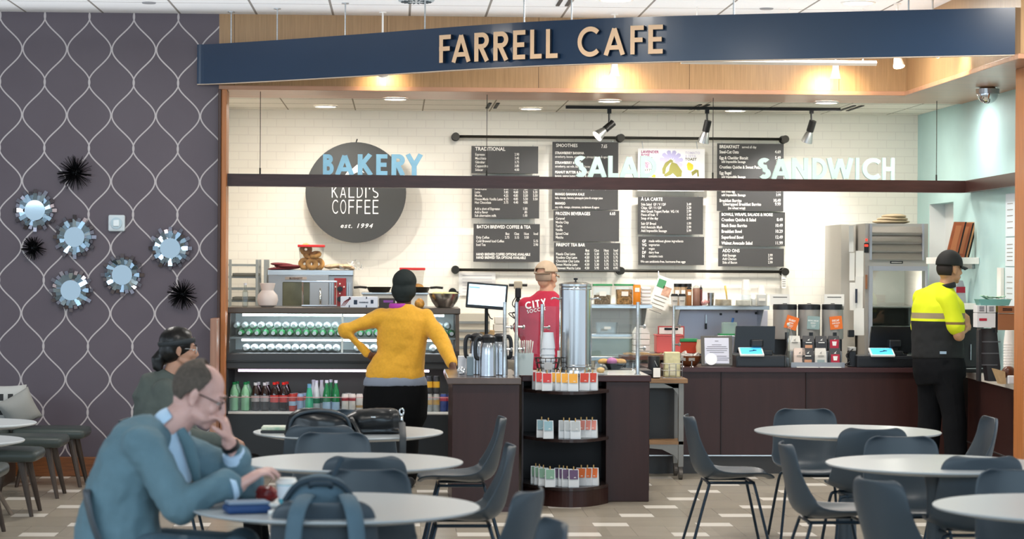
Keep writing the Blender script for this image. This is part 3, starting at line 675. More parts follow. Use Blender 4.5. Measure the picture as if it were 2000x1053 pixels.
maho = mat('mahogany_laminate', '#36201d', .33, spec=.35, var=.12, scale=4, stretch=(5, 5, .5))
mahod = mat('mahogany_edge', '#40292a', .3, spec=.35, var=.1, scale=5, stretch=(.5, 5, 5))
dkin = mat('dark_shelf_interior', '#1a1212', .4, spec=.3)
stone = mat('pale_stone_top', '#d8d2c8', .2, var=.06, scale=30)
plas_w = mat('white_plastic', '#eceae6', .4); plas_b = mat('black_plastic', '#1b1c1f', .35)
clear = thin_glass('clear_plastic', (.93, .95, .95, 1), .10, .05)
glass = thin_glass('case_glass', (.95, .98, .98, 1), .07, .01)
paper = mat('white_paper', '#efece6', .7); steel = mat('stainless_steel', '#bfc0bf', .25, 1, var=.1, scale=6, stretch=(1, 1, 14))
ZK = 1.73-(740-512.6)/s_at(16.2)
ZC = .874
# --- kiosk: plain left block
xl, xm = at(883, 850, 16.23).x, at(1017, 850, 16.23).x
k = thing('kiosk_counter', 'dark mahogany counter block with grey top carrying the steel carafes, left of the tea shelves', 'counter', ((xl+xm)/2, 16.85, 0))
obj('body', bx(xl-k.location.x, xm-k.location.x-.01, -.62, .65, 0, ZK-.045, .004), maho, k)
obj('worktop', bx(at(874, 745, 16.2).x-k.location.x, xm-k.location.x, -.65, .68, ZK-.045, ZK, .006), mat('grey_brown_top', '#5d504b', .22, var=.08, scale=12), k)
obj('toe_kick', bx(xl-k.location.x+.004, xm-k.location.x-.012, -.626, -.6, 0, .035), mahod, k)
# --- kiosk: right block with bowed tea shelves in a niche
ZR = 1.73-(734-513.5)/s_at(16.9)
x0, x1, x2 = at(1019, 850, 16.92).x, at(1183, 850, 16.92).x, at(1268, 850, 16.92).x
k2 = thing('tea_counter', 'dark mahogany counter with bowed tea shelves, the tall steel urn on its pale top', 'counter', ((x0+x2)/2, 17.2, 0))
cx, cy = k2.location.x, 17.2
bm = bx(x1-cx, x2-cx, -.28, .42, 0, ZR-.05, .004); bx(x0-cx, x0-cx+.012, -.28, .42, 0, ZR-.05, bm=bm); bx(x0-cx, x1-cx, .1, .42, 0, ZR-.05, bm=bm)
obj('body', bm, maho, k2)
obj('niche_back', bx(x0-cx+.012, x1-cx, .085, .1, 0, ZR-.05), dkin, k2)
bm = bx(x0-cx-.005, x2-cx+.01, -.31, .44, ZR-.05, ZR-.006, .006); obj('worktop', bm, mahod, k2)
obj('stone_inlay', bx(x0-cx+.02, x2-cx-.01, -.28, .42, ZR-.006, ZR, .002), stone, k2)
def bow(z0, z1, ins=0):
    n = 24; poly = [(x0-cx+.012, .085)]
    for i in range(n+1):
        f = i/n; poly.append((x0-cx+.012+(x1-x0+.0)*f, -.28-.42*sin(pi*min(1, f*.93+.02))**.75+ins))
    poly.append((x1-cx, .085)); bm = BM(); prism(bm, poly, (0, 0, z0), (1, 0, 0), (0, 1, 0), (0, 0, z1-z0)); return fixn(bm)
SHZ = [1.73-(y-513.2)/s_at(16.5) for y in (767, 861, 956)]
for z in SHZ: obj('shelf', bow(z-.022, z), mat('dark_shelf', '#332725', .25), k2)
obj('plinth', bow(0, SHZ[2]-.022, .012), maho, k2)
# pouches
pw = mat('white_pouch', '#dfe3e6', .4); wood_clip = mat('wooden_peg', '#c8a468', .6)
def make_pouch():
    r = thing('tea_pouch', 'x', 'tea pouch')
    bm = BM(); rows = []
    for z, wv, dv in ((0, .036, .022), (.004, .037, .024), (.05, .0365, .022), (.095, .036, .010), (.122, .0355, .003), (.128, .0355, .002)):
        rows.append([bm.verts.new((sx*wv, sy*dv, z)) for sx, sy in ((-1, -1), (1, -1), (1, 1), (-1, 1))])
    for a, b in zip(rows, rows[1:]):
        for q in range(4): bm.faces.new((a[q], a[(q+1) % 4], b[(q+1) % 4], b[q]))
    bm.faces.new(rows[0][::-1]); bm.faces.new(rows[-1]); obj('pouch', bm, pw, r)
    bm = BM(); box(bm, (0, -.002, .134), (.008, .012, .028), bev=.002); obj('peg', bm, wood_clip, r)
    return r
P0 = make_pouch(); used = [False]
def pouch(px, dyb, zi, colr, lab, grp, rz=0):
    """px of the pouch centre, dyb metres behind the shelf front"""
    z = SHZ[zi]; f = min(1, max(0, (px-1019)/164)); yf = 17.2-.28-.42*sin(pi*min(1, f*.93+.02))**.75+.04+dyb
    p = at(px, 800, yf)
    if not used[0]: r = P0; used[0] = True
    else:
        r = P0.copy(); COL.objects.link(r)
        for ch in P0.children:
            if ch.name.split('.')[0] in ('pouch', 'peg'): q = ch.copy(); COL.objects.link(q); q.parent = r
    r.location = (p.x, yf, z); r.rotation_euler = (0, 0, rz); r['label'] = lab; r['group'] = grp
    m_ = mat('label_'+colr, '#'+colr, .5)
    bm = BM()
    pts = [(-.029, -.0246, .06), (.029, -.0246, .06), (.030, -.0125, .100), (.030, -.006, .1235), (-.030, -.006, .1235), (-.030, -.0125, .100)]
    v = [bm.verts.new(q) for q in pts]; bm.faces.new((v[0], v[1], v[2], v[5])); bm.faces.new((v[5], v[2], v[3], v[4]))
    bmesh.ops.translate(bm, vec=(0, -.0035, .0), verts=bm.verts); bmesh.ops.solidify(bm, geom=bm.faces[:], thickness=.001)
    l = obj('paper_label', bm, m_, r)
    bm = BM()
    for q, wv in ((.070, .018), (.074, .012)): box(bm, (.008, -.0285+(q-.06)*.3, q), (wv, .0012, .0022))
    obj('print', bm, wt, l)
g = 'tea pouches on the bowed shelves'
for i, (px, dy_) in enumerate(((1068, 0), (1055, .05), (1049, .10))): pouch(px, dy_, 0, 'cf3b3b', 'red label tea pouch at left end of the top shelf, '+('frontmost' if i == 0 else ('second' if i == 1 else 'third')+' in its row'), g)
for i, (px, dy_) in enumerate(((1119, 0), (1105, .05), (1094, .09), (1085, .13))): pouch(px, dy_, 0, 'eda93e', 'yellow label tea pouch on the top shelf, '+('frontmost' if i == 0 else ('second', 'third', 'fourth')[i-1]+' in its row'), g)
for i, (px, dy_) in enumerate(((1157, 0), (1142, .04))): pouch(px, dy_, 0, 'c8402f', 'brick red label tea pouch at right end of the top shelf, '+('outer one' if i == 0 else 'inner one'), g, -.25)
for i, (px, dy_) in enumerate(((1071, 0), (1058, .05))): pouch(px, dy_, 1, '8fb4bf', 'dusty blue label tea pouch on the middle shelf, '+('in front' if i == 0 else 'just behind the other blue one'), g)
for i, (px, dy_) in enumerate(((1124, 0), (1112, .05), (1101, .09))): pouch(px, dy_, 1, 'b3b8ba', 'grey label tea pouch on the middle shelf, '+('frontmost' if i == 0 else ('second', 'third')[i-1]+' in its row'), g)
for i, (px, dy_) in enumerate(((1157, 0), (1146, .05), (1135, .09))): pouch(px, dy_, 1, 'd9877b', 'coral label tea pouch on the middle shelf, '+('frontmost' if i == 0 else ('second', 'third')[i-1]+' in its row'), g, -.25)
for i, (px, dy_) in enumerate(((1075, 0), (1062, .05), (1054, .09), (1047, .13))): pouch(px, dy_, 2, '7da58f', 'sage green label tea pouch on the lowest shelf, '+('frontmost' if i == 0 else ('second', 'third', 'fourth')[i-1]+' in its row'), g)
for i, (px, dy_) in enumerate(((1121, 0), (1108, .05), (1101, .09), (1093, .13))): pouch(px, dy_, 2, '5c4568', 'plum label tea pouch on the lowest shelf, '+('frontmost' if i == 0 else ('second', 'third', 'fourth')[i-1]+' in its row'), g)
for i, (px, dy_) in enumerate(((1160, 0), (1148, .05), (1136, .09))): pouch(px, dy_, 2, 'dd6c2c', 'orange label tea pouch on the lowest shelf, '+('frontmost' if i == 0 else ('second', 'third')[i-1]+' in its row'), g, -.25)

# --- main service counter with its angled return
mA = at(1262, 800, 19.12).x; mB = atz(1800, 722, ZC).x
cpts = [(mA, 19.12), (at(1800, 800, 19.14).x, 19.14), (at(1875, 726, 18.75).x, 18.72), (at(1995, 757, 16.6).x, 16.62)]
mc = thing('service_counter', 'long dark mahogany service counter with the two tills, turning at its right end', 'counter', (2.6, 19.4, 0))
def wall_strip(pts, z0, z1, th, off=0):
    bm = BM(); P_ = [Vector((x, y, 0)) for x, y in pts]; rows = []
    for i, p in enumerate(P_):
        a, b = P_[max(i-1, 0)], P_[min(i+1, len(P_)-1)]; d_ = (b-a).normalized(); n_ = Vector((-d_.y, d_.x, 0))
        if n_.y < 0 and abs(n_.y) > .7: n_ = -n_
        rows.append([bm.verts.new(p+n_*off+Vector((0, 0, z0))), bm.verts.new(p+n_*(off+th)+Vector((0, 0, z0))), bm.verts.new(p+n_*(off+th)+Vector((0, 0, z1))), bm.verts.new(p+n_*off+Vector((0, 0, z1)))])
    for r, s in zip(rows, rows[1:]):
        for q in range(4): bm.faces.new((r[q], s[q], s[(q+1) % 4], r[(q+1) % 4]))
    bm.faces.new(rows[0]); bm.faces.new(rows[-1][::-1]); return fixn(bm)
keep(obj('front_panel', wall_strip(cpts[:3], .15, ZC-.035, .2), maho), mc)
keep(obj('toe_kick', wall_strip(cpts[:3], 0, .15, .1, .06), mat('toe_kick_grey', '#3b3836', .4), ), mc)
keep(obj('steel_trim', wall_strip(cpts[:3], .148, .158, .02, -.004), metal), mc)
keep(obj('worktop', boxb(mA-.0, 4.2, 19.3, 19.86, ZC-.035, ZC-.0005), mahod), mc)
bm = BM()
for px in (1409, 1575): x = at(px, 800, 19.1).x; box(bm, (x, 19.115, (ZC+.13)/2), (.006, .006, ZC-.19))
keep(obj('panel_joint', bm, dkin), mc)
keep(obj('worktop', wall_strip(cpts[:3], ZC-.035, ZC, .26, -.03), mahod), mc)
rc = thing('return_counter', 'dark counter with a pale stone top running along the teal wall to the right post', 'counter', (4.6, 17.7, 0))
RC = [(cpts[2][0]+.03, cpts[2][1]-.03), cpts[3]]
def rcs(z0, z1, off, th):
    (xa, ya), (xb, yb) = RC; bm = BM(); prism(bm, [(0, 0), (1, 0), (1, 1), (0, 1)], (xa+off, ya, z0), (xb-xa, yb-ya, 0), (0, 0, z1-z0), (th, .0, 0)); return fixn(bm)
keep(obj('front_panel', rcs(0, ZC-.05, .02, .03), maho), rc)
keep(obj('worktop', rcs(ZC-.05, ZC, -.01, .22), stone), rc)
keep(obj('steel_trim', rcs(.30, .31, .012, .008), metal), rc)

# --- steel cart with a wood top in the gap
ct, w_, h_ = T('utility_cart', 'grey steel cart on casters with wood top beside the tea counter', 'cart', 1240, 1343, 740, 930, 18.62, .42, 0)
grey = mat('grey_cart_steel', '#7d7a75', .4, .6)
obj('top', bx(-w_/2, w_/2, -.21, .21, h_-.035, h_, .004), mat('worn_wood_top', '#8a6a4a', .4, var=.2, scale=8, stretch=(1, 8, 8)), ct)
obj('shelf', bx(-w_/2+.03, w_/2-.03, -.19, .19, .28, .305), mat('worn_wood_top', '#8a6a4a'), ct)
for sx in (-1, 1):
    for sy in (-1, 1): obj('leg', bx(sx*(w_/2-.05)-.022, sx*(w_/2-.05)+.022, sy*.17-.02, sy*.17+.02, .1, h_-.035, .003), grey, ct)
bm = BM(); prism(bm, [(w_/2-.03, h_-.04), (w_/2-.19, h_-.04), (w_/2-.12, h_-.07), (w_/2-.075, h_-.13), (w_/2-.07, h_-.2), (w_/2-.03, h_-.2)], (0, -.185, 0), (1, 0, 0), (0, 0, 1), (0, .01, 0))
prism(bm, [(w_/2-.03, .3), (w_/2-.3, .3), (w_/2-.3, .25), (w_/2-.2, .24), (w_/2-.1, .19), (w_/2-.03, .1)], (0, -.185, 0), (1, 0, 0), (0, 0, 1), (0, .01, 0))
box(bm, (0, -.18, h_-.055), (w_-.08, .01, .04)); obj('bracket', fixn(bm), grey, ct)
for sx in (-1, 1):
    for sy in (-1, 1):
        bm = BM(); tube(bm, [(sx*(w_/2-.05)-.014, sy*.17, .042), (sx*(w_/2-.05)+.014, sy*.17, .042)], .042, 16); box(bm, (sx*(w_/2-.05), sy*.17, .085), (.03, .03, .04)); obj('caster', bm, mat('grey_rubber', '#55504b', .5), ct)
obj('back_panel', bx(-w_/2+.06, w_/2-.07, .1, .11, .305, h_-.04), mat('cart_black_panel', '#23211f', .4), ct)

# --- stainless back tables inside the servery
bt = thing('back_table', 'stainless work table along the brick wall carrying the oven', 'work table', (-.1, 21.1, 0))
obj('tabletop', bx(-1.0, 1.35, -.34, .36, .86, .9, .004), steel, bt)
for sx in (-.95, 1.3):
    for sy in (-.3, .3): obj('leg', bx(sx-.02, sx+.02, sy-.02, sy+.02, 0, .86), steel, bt)
obj('shelf', bx(-.95, 1.3, -.3, .3, .25, .28), steel, bt)
bt2 = thing('prep_table', 'stainless sandwich prep table with lids below the middle wall shelf', 'prep table', (2.6, 21.05, 0))
obj('body', bx(-.85, 1.05, -.35, .4, .1, .86, .006), steel, bt2)
obj('tabletop', bx(-.9, 1.1, -.4, .42, .86, .9, .004), steel, bt2)
for sx in (-.8, 1.0):
    for sy in (-.3, .35): obj('leg', bx(sx-.02, sx+.02, sy-.02, sy+.02, 0, .1), steel, bt2)
# ================================================================ REFRIGERATED CASE
cs = thing('refrigerated_case', 'black refrigerated display case with lit bottle shelves in front of the servery', 'display case', (at(667, 700, 19.0).x, 19.4, 0))
cx, cyc = cs.location.x, 19.4
xl, xr = at(440, 700, 19.0).x-cx, at(897, 700, 19.0).x-cx
zz = lambda y, Y=19.0: 1.73-(y-509.8)/s_at(Y)
Z0, Z1, Z2, Z3, Z4 = zz(804), zz(722), zz(690), zz(613, 19.15), zz(601, 19.15)
cblk = mat('case_black', '#222426', .3, .2); cgr = mat('case_dark_grey', '#3c3d3e', .35, .3)
bm = bx(xl, xr, -.4, .4, .06, Z0-.02, .006); bx(xl+.05, xr-.05, -.36, .38, 0, .06, bm=bm); obj('base', bm, cblk, cs)
obj('grille_line', bx(xl+.3, xr-.2, -.404, -.398, .37, .378), metal, cs)
obj('lower_deck', bx(xl+.02, xr-.02, -.4, .34, Z0-.02, Z0, .003), mat('white_deck_edge', '#cfd0cc', .4), cs)
obj('back_wall', bx(xl+.02, xr-.02, .34, .4, Z0-.02, Z2, 0), mat('case_liner_grey', '#77756c', .45), cs)
obj('middle_deck', bx(xl, xr, -.4, .4, Z1, Z2, .012), cgr, cs)
obj('bumper', bx(xl-.004, xr+.004, -.415, -.39, (Z1+Z2)/2-.012, (Z1+Z2)/2+.004, .003), cblk, cs)
obj('top', bx(xl-.01, xr+.01, -.28, .42, Z3, Z4, .008), mat('case_top_bronze', '#5a5048', .3, .6), cs)
for s_, nm in ((xl, 'side_panel'), (xr-.03, 'side_panel')):
    bm = BM(); prism(bm, [(-.41, Z2-.01), (-.41, Z2+.02), (-.27, Z3), (.41, Z3), (.41, Z2-.01)], (s_, 0, 0), (0, 1, 0), (0, 0, 1), (.03, 0, 0)); obj(nm, fixn(bm), mat('case_side_bronze', '#4a423c', .35, .5), cs)
    bm = BM(); prism(bm, [(-.41, Z0-.02), (-.41, Z1), (.41, Z1), (.41, Z0-.02)], (s_, 0, 0), (0, 1, 0), (0, 0, 1), (.025, 0, 0)); obj(nm, fixn(bm), cblk, cs)
obj('upper_back', bx(xl+.03, xr-.03, .36, .4, Z2, Z3), mat('case_white_liner', '#e6eeee', .4), cs)
ZS = zz(660)
obj('wire_shelf', bx(xl+.03, xr-.03, -.27, .34, ZS-.016, ZS), mat('case_shelf_grey', '#8c9090', .35, .4), cs)
def pane(xa, xb):
    bm = BM(); prism(bm, [(-.398, Z2+.005), (-.27, Z3-.003), (-.264, Z3-.003), (-.392, Z2+.005)], (xa, 0, 0), (0, 1, 0), (0, 0, 1), (xb-xa, 0, 0)); return fixn(bm)
xm_ = at(668, 700, 19.0).x-cx
obj('front_glass', pane(xl+.035, xm_-.008), glass, cs); obj('front_glass', pane(xm_+.008, xr-.035), glass, cs)
obj('mullion', pane(xm_-.008, xm_+.008), mat('clear_edge', '#c5cfcd', .2), cs)
led = mat('case_led', '#f2fbff', .4, emit='#eaf6ff', es=16)
obj('led_tube', bx(xl+.12, xr-.12, -.16, -.13, Z3-.022, Z3-.006), led, cs)
obj('led_tube', bx(xl+.12, xr-.12, -.24, -.22, ZS-.032, ZS-.017), led, cs)
obj('led_strip', bx(at(465, 726, 19).x-cx, at(838, 730, 19).x-cx, -.385, -.372, Z1-.018, Z1-.004), mat('pinkish_led', '#ffe6f4', .4, emit='#f7e2ff', es=7), cs)
obj('price_riser', bx(xl+.03, xr-.03, -.392, -.388, Z0, Z0+.115), clear, cs)
obj('riser_edge', bx(xl+.03, xr-.03, -.394, -.386, Z0+.113, Z0+.118), mat('pink_clear_edge', '#c99a9a', .3), cs)

# drinks lying on the lit shelves, caps to the front
green_gl = mat('green_bottle_glass', '#4fa56a', .12, spec=.6); white_cl = mat('milky_clear_bottle', '#dfe7e6', .15, spec=.6); cap_w = mat('silver_white_cap', '#d9dce4', .3)
def lying(m_body, r):
    o = thing('water_bottle', 'x', 'bottle'); bm = BM()
    tube(bm, [(0, .0, 0), (0, .03, 0), (0, .06, 0), (0, .10, 0), (0, .235, 0)], [.013, .014, r*.7, r, r], 16); obj('glass_body', bm, m_body, o, smooth=True, auto=50)
    bm = BM(); tube(bm, [(0, -.018, 0), (0, .004, 0)], .0155, 14); obj('cap', bm, cap_w, o)
    return o
pg, pc = lying(green_gl, .03), lying(white_cl, .032)
first = {}
def put(proto, x, y, z, lab, grp):
    if proto.name not in first: first[proto.name] = 1; o = proto
    else: o = copy_tree(proto)
    o.location = (x, y, z); o['label'] = lab; o['group'] = grp
XS = [455+16.1*i for i in range(13)]+[690, 706, 722, 838, 853, 868]
lg = 'bottles lying in the lit case'
for i, px in enumerate(XS):
    put(pg, at(px+14, 650, 19.18).x, 19.18, ZS+.031, 'green glass bottle lying cap first in the front row of the upper lit shelf', 'green bottles lying in the front row of the lit shelf')
    put(pc, at(px+6, 636, 19.30).x, 19.26, ZS+.088, 'clear bottle lying on top of the green bottles on the upper lit shelf', 'clear bottles stacked on the green ones')
    if i > 0: put(pc, at(px+8, 680, 19.1).x, 19.10, Z2+.033, 'clear bottle lying cap first on the floor of the lit case', 'clear bottles on the floor of the lit case')

# drinks standing in the lower bay
def standing(name, lab, cat, prof, m_, cap=None, band=None, grp=None, n=18, caplabel=None):
    o = thing(name, lab, cat, group=grp); bm = BM(); lathe(bm, prof, n=n); obj('body', bm, m_, o, smooth=True, auto=50)
    if cap: bm = BM(); lathe(bm, [(cap[1], cap[2]), (cap[1], cap[3])], n=14); obj('cap', bm, cap[0], o)
    for b in (band or []): bm = BM(); lathe(bm, [(b[1], b[2]), (b[1], b[3])], n=n, caps=False); obj('label_band', bm, b[0], o, smooth=True)
    return o
soda = [(.02, 0), (.034, .004), (.036, .02), (.034, .06), (.036, .10), (.036, .135), (.03, .165), (.017, .2), (.0125, .212), (.0125, .225)]
pet_g = mat('pale_green_soda', '#8cc79a', .15, spec=.6); cola = mat('dark_cola', '#241513', .12, spec=.7); cap_g = mat('green_cap', '#1e8a4c', .4); cap_r = mat('red_cap', '#d6281e', .4); red_l = mat('red_drink_label', '#c9423c', .4); sil_l = mat('grey_drink_label', '#a8a09e', .4)
clr = mat('clear_bottle_neck', '#cfd2cf', .12, spec=.6)
def row(proto, items):
    for i, (px, y, lab, grp) in enumerate(items):
        o = proto if i == 0 else copy_tree(proto)
        p = at(px, 790, y); o.location = (p.x, y, Z0); o['label'] = lab
        if grp: o['group'] = grp
sp = standing('soda_bottle', 'x', 'bottle', soda, pet_g, (cap_g, .0155, .213, .232))
lab_text(sp, 'Sprite', 0, -.0362, .115, .016, wt)
row(sp, [(457, 19.1, 'pale green soda bottle with green cap, first of the front row in the lower bay', None), (479, 19.1, 'pale green soda bottle with green cap, second of the front row in the lower bay', None), (463, 19.22, 'pale green soda bottle behind the first green capped bottle', None), (484, 19.22, 'pale green soda bottle behind the second green capped bottle', None)])
cz = standing('soda_bottle', 'x', 'bottle', soda, cola, (clr, .0155, .205, .228), [(sil_l, .0364, .075, .125)])
row(cz, [(499, 19.1, 'dark cola bottle with grey label and pale cap beside the green sodas', None), (517, 19.1, 'dark cola bottle with grey label and pale cap beside the red capped ones', None), (505, 19.22, 'dark cola bottle behind the first grey label bottle', None), (522, 19.22, 'dark cola bottle behind the second grey label bottle', None)])
cr = standing('soda_bottle', 'x', 'bottle', soda, cola, (cap_r, .0155, .211, .231), [(red_l, .0364, .07, .128)])
row(cr, [(536, 19.1, 'dark cola bottle with red cap and red label, left of the front pair', None), (554, 19.1, 'dark cola bottle with red cap and red label, right of the front pair', None), (542, 19.22, 'dark cola bottle with red cap behind the left red capped one', None), (560, 19.22, 'dark cola bottle with red cap behind the right red capped one', None)])
canp = [(.022, 0), (.028, .008), (.0285, .02), (.0285, .125), (.024, .138), (.024, .142)]
alu = mat('can_lid', '#c7c9cc', .3, .8)
def can(lab, body, bands, items): row(standing('drink_can', lab, 'can', canp, body, (alu, .0235, .1405, .144), bands), items)
cw = mat('white_can', '#e3ddd6', .35, var=.04, scale=30); blu = mat('pale_blue_label', '#a9c4dd', .4)
can('x', mat('red_can', '#b93b33', .35), [(blu, .0289, .045, .08)], [(571, 19.07, 'red juice can with pale blue patch beside the red capped colas', None), (577, 19.16, 'red juice can behind the first red juice can', None)])
can('x', mat('blue_red_can', '#9fb6d6', .35), [(mat('red_band', '#cc4436', .4), .0289, .085, .118)], [(587, 19.07, 'pale blue can with red band right of the red juice cans', None), (594, 19.16, 'pale blue can with red band, the rear one', None)])
bot = [(.02, 0), (.031, .004), (.032, .12), (.026, .16), (.014, .205), (.0125, .235)]
grn = mat('deep_green_glass', '#1d7a45', .1, spec=.7)
mw = standing('mineral_water', 'x', 'bottle', bot, grn, (cap_w, .0145, .228, .25), [(blu, .0324, .01, .075)])
row(mw, [(638, 19.08, 'green glass mineral water bottle with white cap and blue label, left of the pair', None), (656, 19.08, 'green glass mineral water bottle with white cap and blue label, right of the pair', None), (646, 19.2, 'green glass mineral water bottle behind the pair', None)])
tl = standing('mineral_water', 'x', 'bottle', [(.03, 0), (.034, .005), (.033, .08), (.02, .17), (.014, .195)], mat('teal_green_bottle', '#3fae86', .2), (mat('blue_cap', '#6fa8c9', .3), .016, .19, .222))
row(tl, [(604, 19.04, 'teal green bottle with a blue cap at the front of the lower bay', None)])
wb = standing('clear_bottle', 'x', 'bottle', bot, white_cl, (cap_w, .0145, .225, .245), [(mat('green_label', '#3b8a67', .4), .0324, .06, .1)])
row(wb, [(618, 19.14, 'clear bottle with white cap and green label left of the green glass bottles', None), (628, 19.22, 'clear bottle with white cap set back beside the green glass bottles', None), (612, 19.25, 'clear bottle with white cap behind the teal bottle', None)])
ch_ = mat('cherry_print', '#a8323c', .4)
can('x', cw, [(ch_, .0289, .085, .108)], [(674, 19.07, 'white can with dark cherry print, first of the white cans', None), (688, 19.07, 'white can with dark cherry print, second of the white cans', None), (680, 19.16, 'white can with cherry print in the second row', None)])
can('x', cw, [(mat('tan_print', '#c9a06a', .4), .0289, .03, .05)], [(702, 19.07, 'white can with tan print beside the cherry cans', None), (716, 19.07, 'white can with tan print next to the customer in yellow', None)])
can('x', mat('silver_yellow_can', '#b9b9b4', .3, .5), [(mat('amber_band', '#c99b3c', .4), .0289, .055, .095)], [(838, 19.07, 'silver can with amber band right of the customer, left of the pair', None), (852, 19.07, 'silver can with amber band right of the customer, right of the pair', None)])
cy_ = standing('drink_can', 'x', 'can', canp, mat('dark_yellow_can', '#3a3c3e', .35), (alu, .0235, .1405, .144), [(mat('yellow_band', '#d9a733', .4), .0289, .05, .1)])
for i, (px, lab) in enumerate(((838, 'dark can with yellow band stacked on the left silver can'), (852, 'dark can with yellow band stacked on the right silver can'))):
    o = cy_ if i == 0 else copy_tree(cy_); p = at(px, 770, 19.07); o.location = (p.x, 19.07, Z0+.144); o['label'] = lab
can('x', mat('blue_pink_can', '#46599c', .35), [(mat('pink_band', '#d0566a', .4), .0289, .085, .12)], [(866, 19.07, 'blue can with pink band beside the silver cans', None), (880, 19.07, 'blue can with pink band next to the kiosk corner', None)])
# ================================================================ THINGS ON THE COUNTERS
ZT = Z4                                      # top of the refrigerated case
wht_c = mat('white_ceramic', '#e3d6cf', .35); red_m = mat('red_lid', '#c62a28', .4); kraft = mat('kraft_paper', '#b79a72', .7, var=.1, scale=30)
grn_l = mat('green_lid', '#2f8f54', .4); lat = mat('latte_cup', '#e9e5de', .5); darkb = mat('dark_brown_wood', '#5a3320', .35, var=.2, scale=10)
def lathe_obj(name, prof, m_, parent, loc=(0, 0, 0), n=28, auto=40): bm = BM(); lathe(bm, prof, loc, n); return obj(name, bm, m_, parent, smooth=True, auto=auto)
def box_obj(name, x0, x1, y0, y1, z0, z1, m_, parent, bev=.002): return obj(name, bx(x0, x1, y0, y1, z0, z1, bev), m_, parent)

# on the case
o, w_, h_ = T('glass_bottle', 'clear square glass bottle standing at the left end of the case top', 'bottle', 473, 484, 556, 600, 19.2, .05, ZT)
bm = BM(); box(bm, (0, 0, .065), (w_, w_, .13), bev=.008); lathe(bm, [(.02, .128), (.012, .145), (.0115, .18)], n=16); obj('body', bm, thin_glass('bottle_glass', (.82, .86, .85, 1), .14, .04), o)
lathe_obj('stopper', [(.013, .178), (.013, .195)], cap_w, o)
o, w_, h_ = T('vase', 'pale pink ceramic vase with round belly and flared neck on the case top', 'vase', 500, 543, 553, 600, 19.2, .16, ZT)
s_ = h_/.2; lathe_obj('body', [(.05*s_, 0), (.075*s_, .015*s_), (.089*s_, .06*s_), (.082*s_, .1*s_), (.058*s_, .128*s_), (.05*s_, .138*s_), (.056*s_, .16*s_), (.066*s_, .198*s_), (.061*s_, .199*s_), (.05*s_, .15*s_)], wht_c, o, n=36)
o, w_, h_ = T('carton', 'white printed carton with red stripes lying on the case top', 'carton', 665, 738, 580, 604, 19.25, .3, ZT)
box_obj('box', -w_/2, w_/2, -.15, .15, 0, h_, mat('pale_carton', '#dfe4ee', .5), o)
bm = BM()
for k in range(3): prism(bm, [(-w_/2+.004+k*.012, .01), (-w_/2+.03+k*.02, .05+k*.01), (-w_/2+.085, .085-k*.008), (-w_/2+.085, .079-k*.008), (-w_/2+.036+k*.02, .044+k*.01), (-w_/2+.009+k*.012, .01)], (0, -.151, 0), (1, 0, 0), (0, 0, 1), (0, .001, 0))
obj('stripes', fixn(bm), mat('carton_red', '#7c2f35', .5), o)
bm = BM(); box(bm, (-.03, -.151, h_*.5), (.028, .002, .036)); box(bm, (.105, -.151, h_*.55), (.022, .002, .03)); box(bm, (-.08, -.151, h_-.008), (.008, .002, .016)); box(bm, (.06, -.151, h_-.008), (.008, .002, .016)); box(bm, (-.08, -.151, .01), (.008, .002, .018)); box(bm, (.06, -.151, .01), (.008, .002, .018))
text_bm(bm, 'FOODSERVICE', (0, -.152, h_*.42), (1, 0, 0), (0, 0, 1), .011, .001, .75, .04)
obj('print', bm, mat('carton_ink', '#23344a', .5), o)
o, w_, h_ = T('crate', 'dark brown box with purple mark right of the white carton on the case top', 'box', 740, 772, 583, 604, 19.25, .25, ZT)
box_obj('box', -w_/2, w_/2, -.12, .12, 0, h_, mat('dark_brown_box', '#3a3331', .5), o); box_obj('mark', -.03, .05, -.121, -.118, h_*.55, h_*.8, mat('purple_mark', '#8a4aa0', .5), o, 0)
o, w_, h_ = T('mixing_bowl', 'large stainless mixing bowl at the right end of the case top', 'bowl', 838, 899, 574, 604, 19.18, .24, ZT)
r_ = w_/2; k_ = h_/.12; lathe_obj('bowl', [(.05, 0), (.07, .004*k_), (r_*.8, .05*k_), (r_*.97, .1*k_), (r_, .12*k_), (r_+.006, .122*k_), (r_-.005, .117*k_), (r_*.9, .09*k_), (.06, .02)], steel, o, n=40)
bm = BM()
for k in range(9): a = k*.7; ell(bm, (r_*.55*cos(a), r_*.55*sin(a), h_*.93), (.05, .04, .022), seg=10)
obj('contents', bm, mat('pale_yellow_lettuce', '#dcd79a', .6, var=.2, scale=40), o, smooth=True)
o, w_, h_ = T('snack_bag', 'small clear bag of yellow snacks beside the customer on the case top', 'snack bag', 810, 829, 583, 604, 19.2, .08, ZT)
bm = BM(); tube(bm, [(0, 0, 0), (0, 0, .03), (0, 0, h_*.7), (0, 0, h_)], [.03, .042, .036, .012], 12); obj('bag', bm, mat('amber_snacks', '#c28a3a', .45, var=.4, scale=35), o, smooth=True)
# wire riser hanging over the oven front
o, w_, h_ = T('wire_riser', 'slim chrome two tier display riser standing on the case top before the oven', 'display riser', 589, 658, 549, 602, 19.35, .2, ZT)
for z in (.005, h_-.012): box_obj('tier', -w_/2, w_/2, -.09, .09, z, z+.014, chrome, o, .003)
bm = BM()
for sx in (-1, 1):
    for sy in (-1, 1): tube(bm, [(sx*(w_/2-.006), sy*.085, 0), (sx*(w_/2-.006), sy*.085, h_)], .0025, 6)
obj('wire_posts', bm, chrome, o)

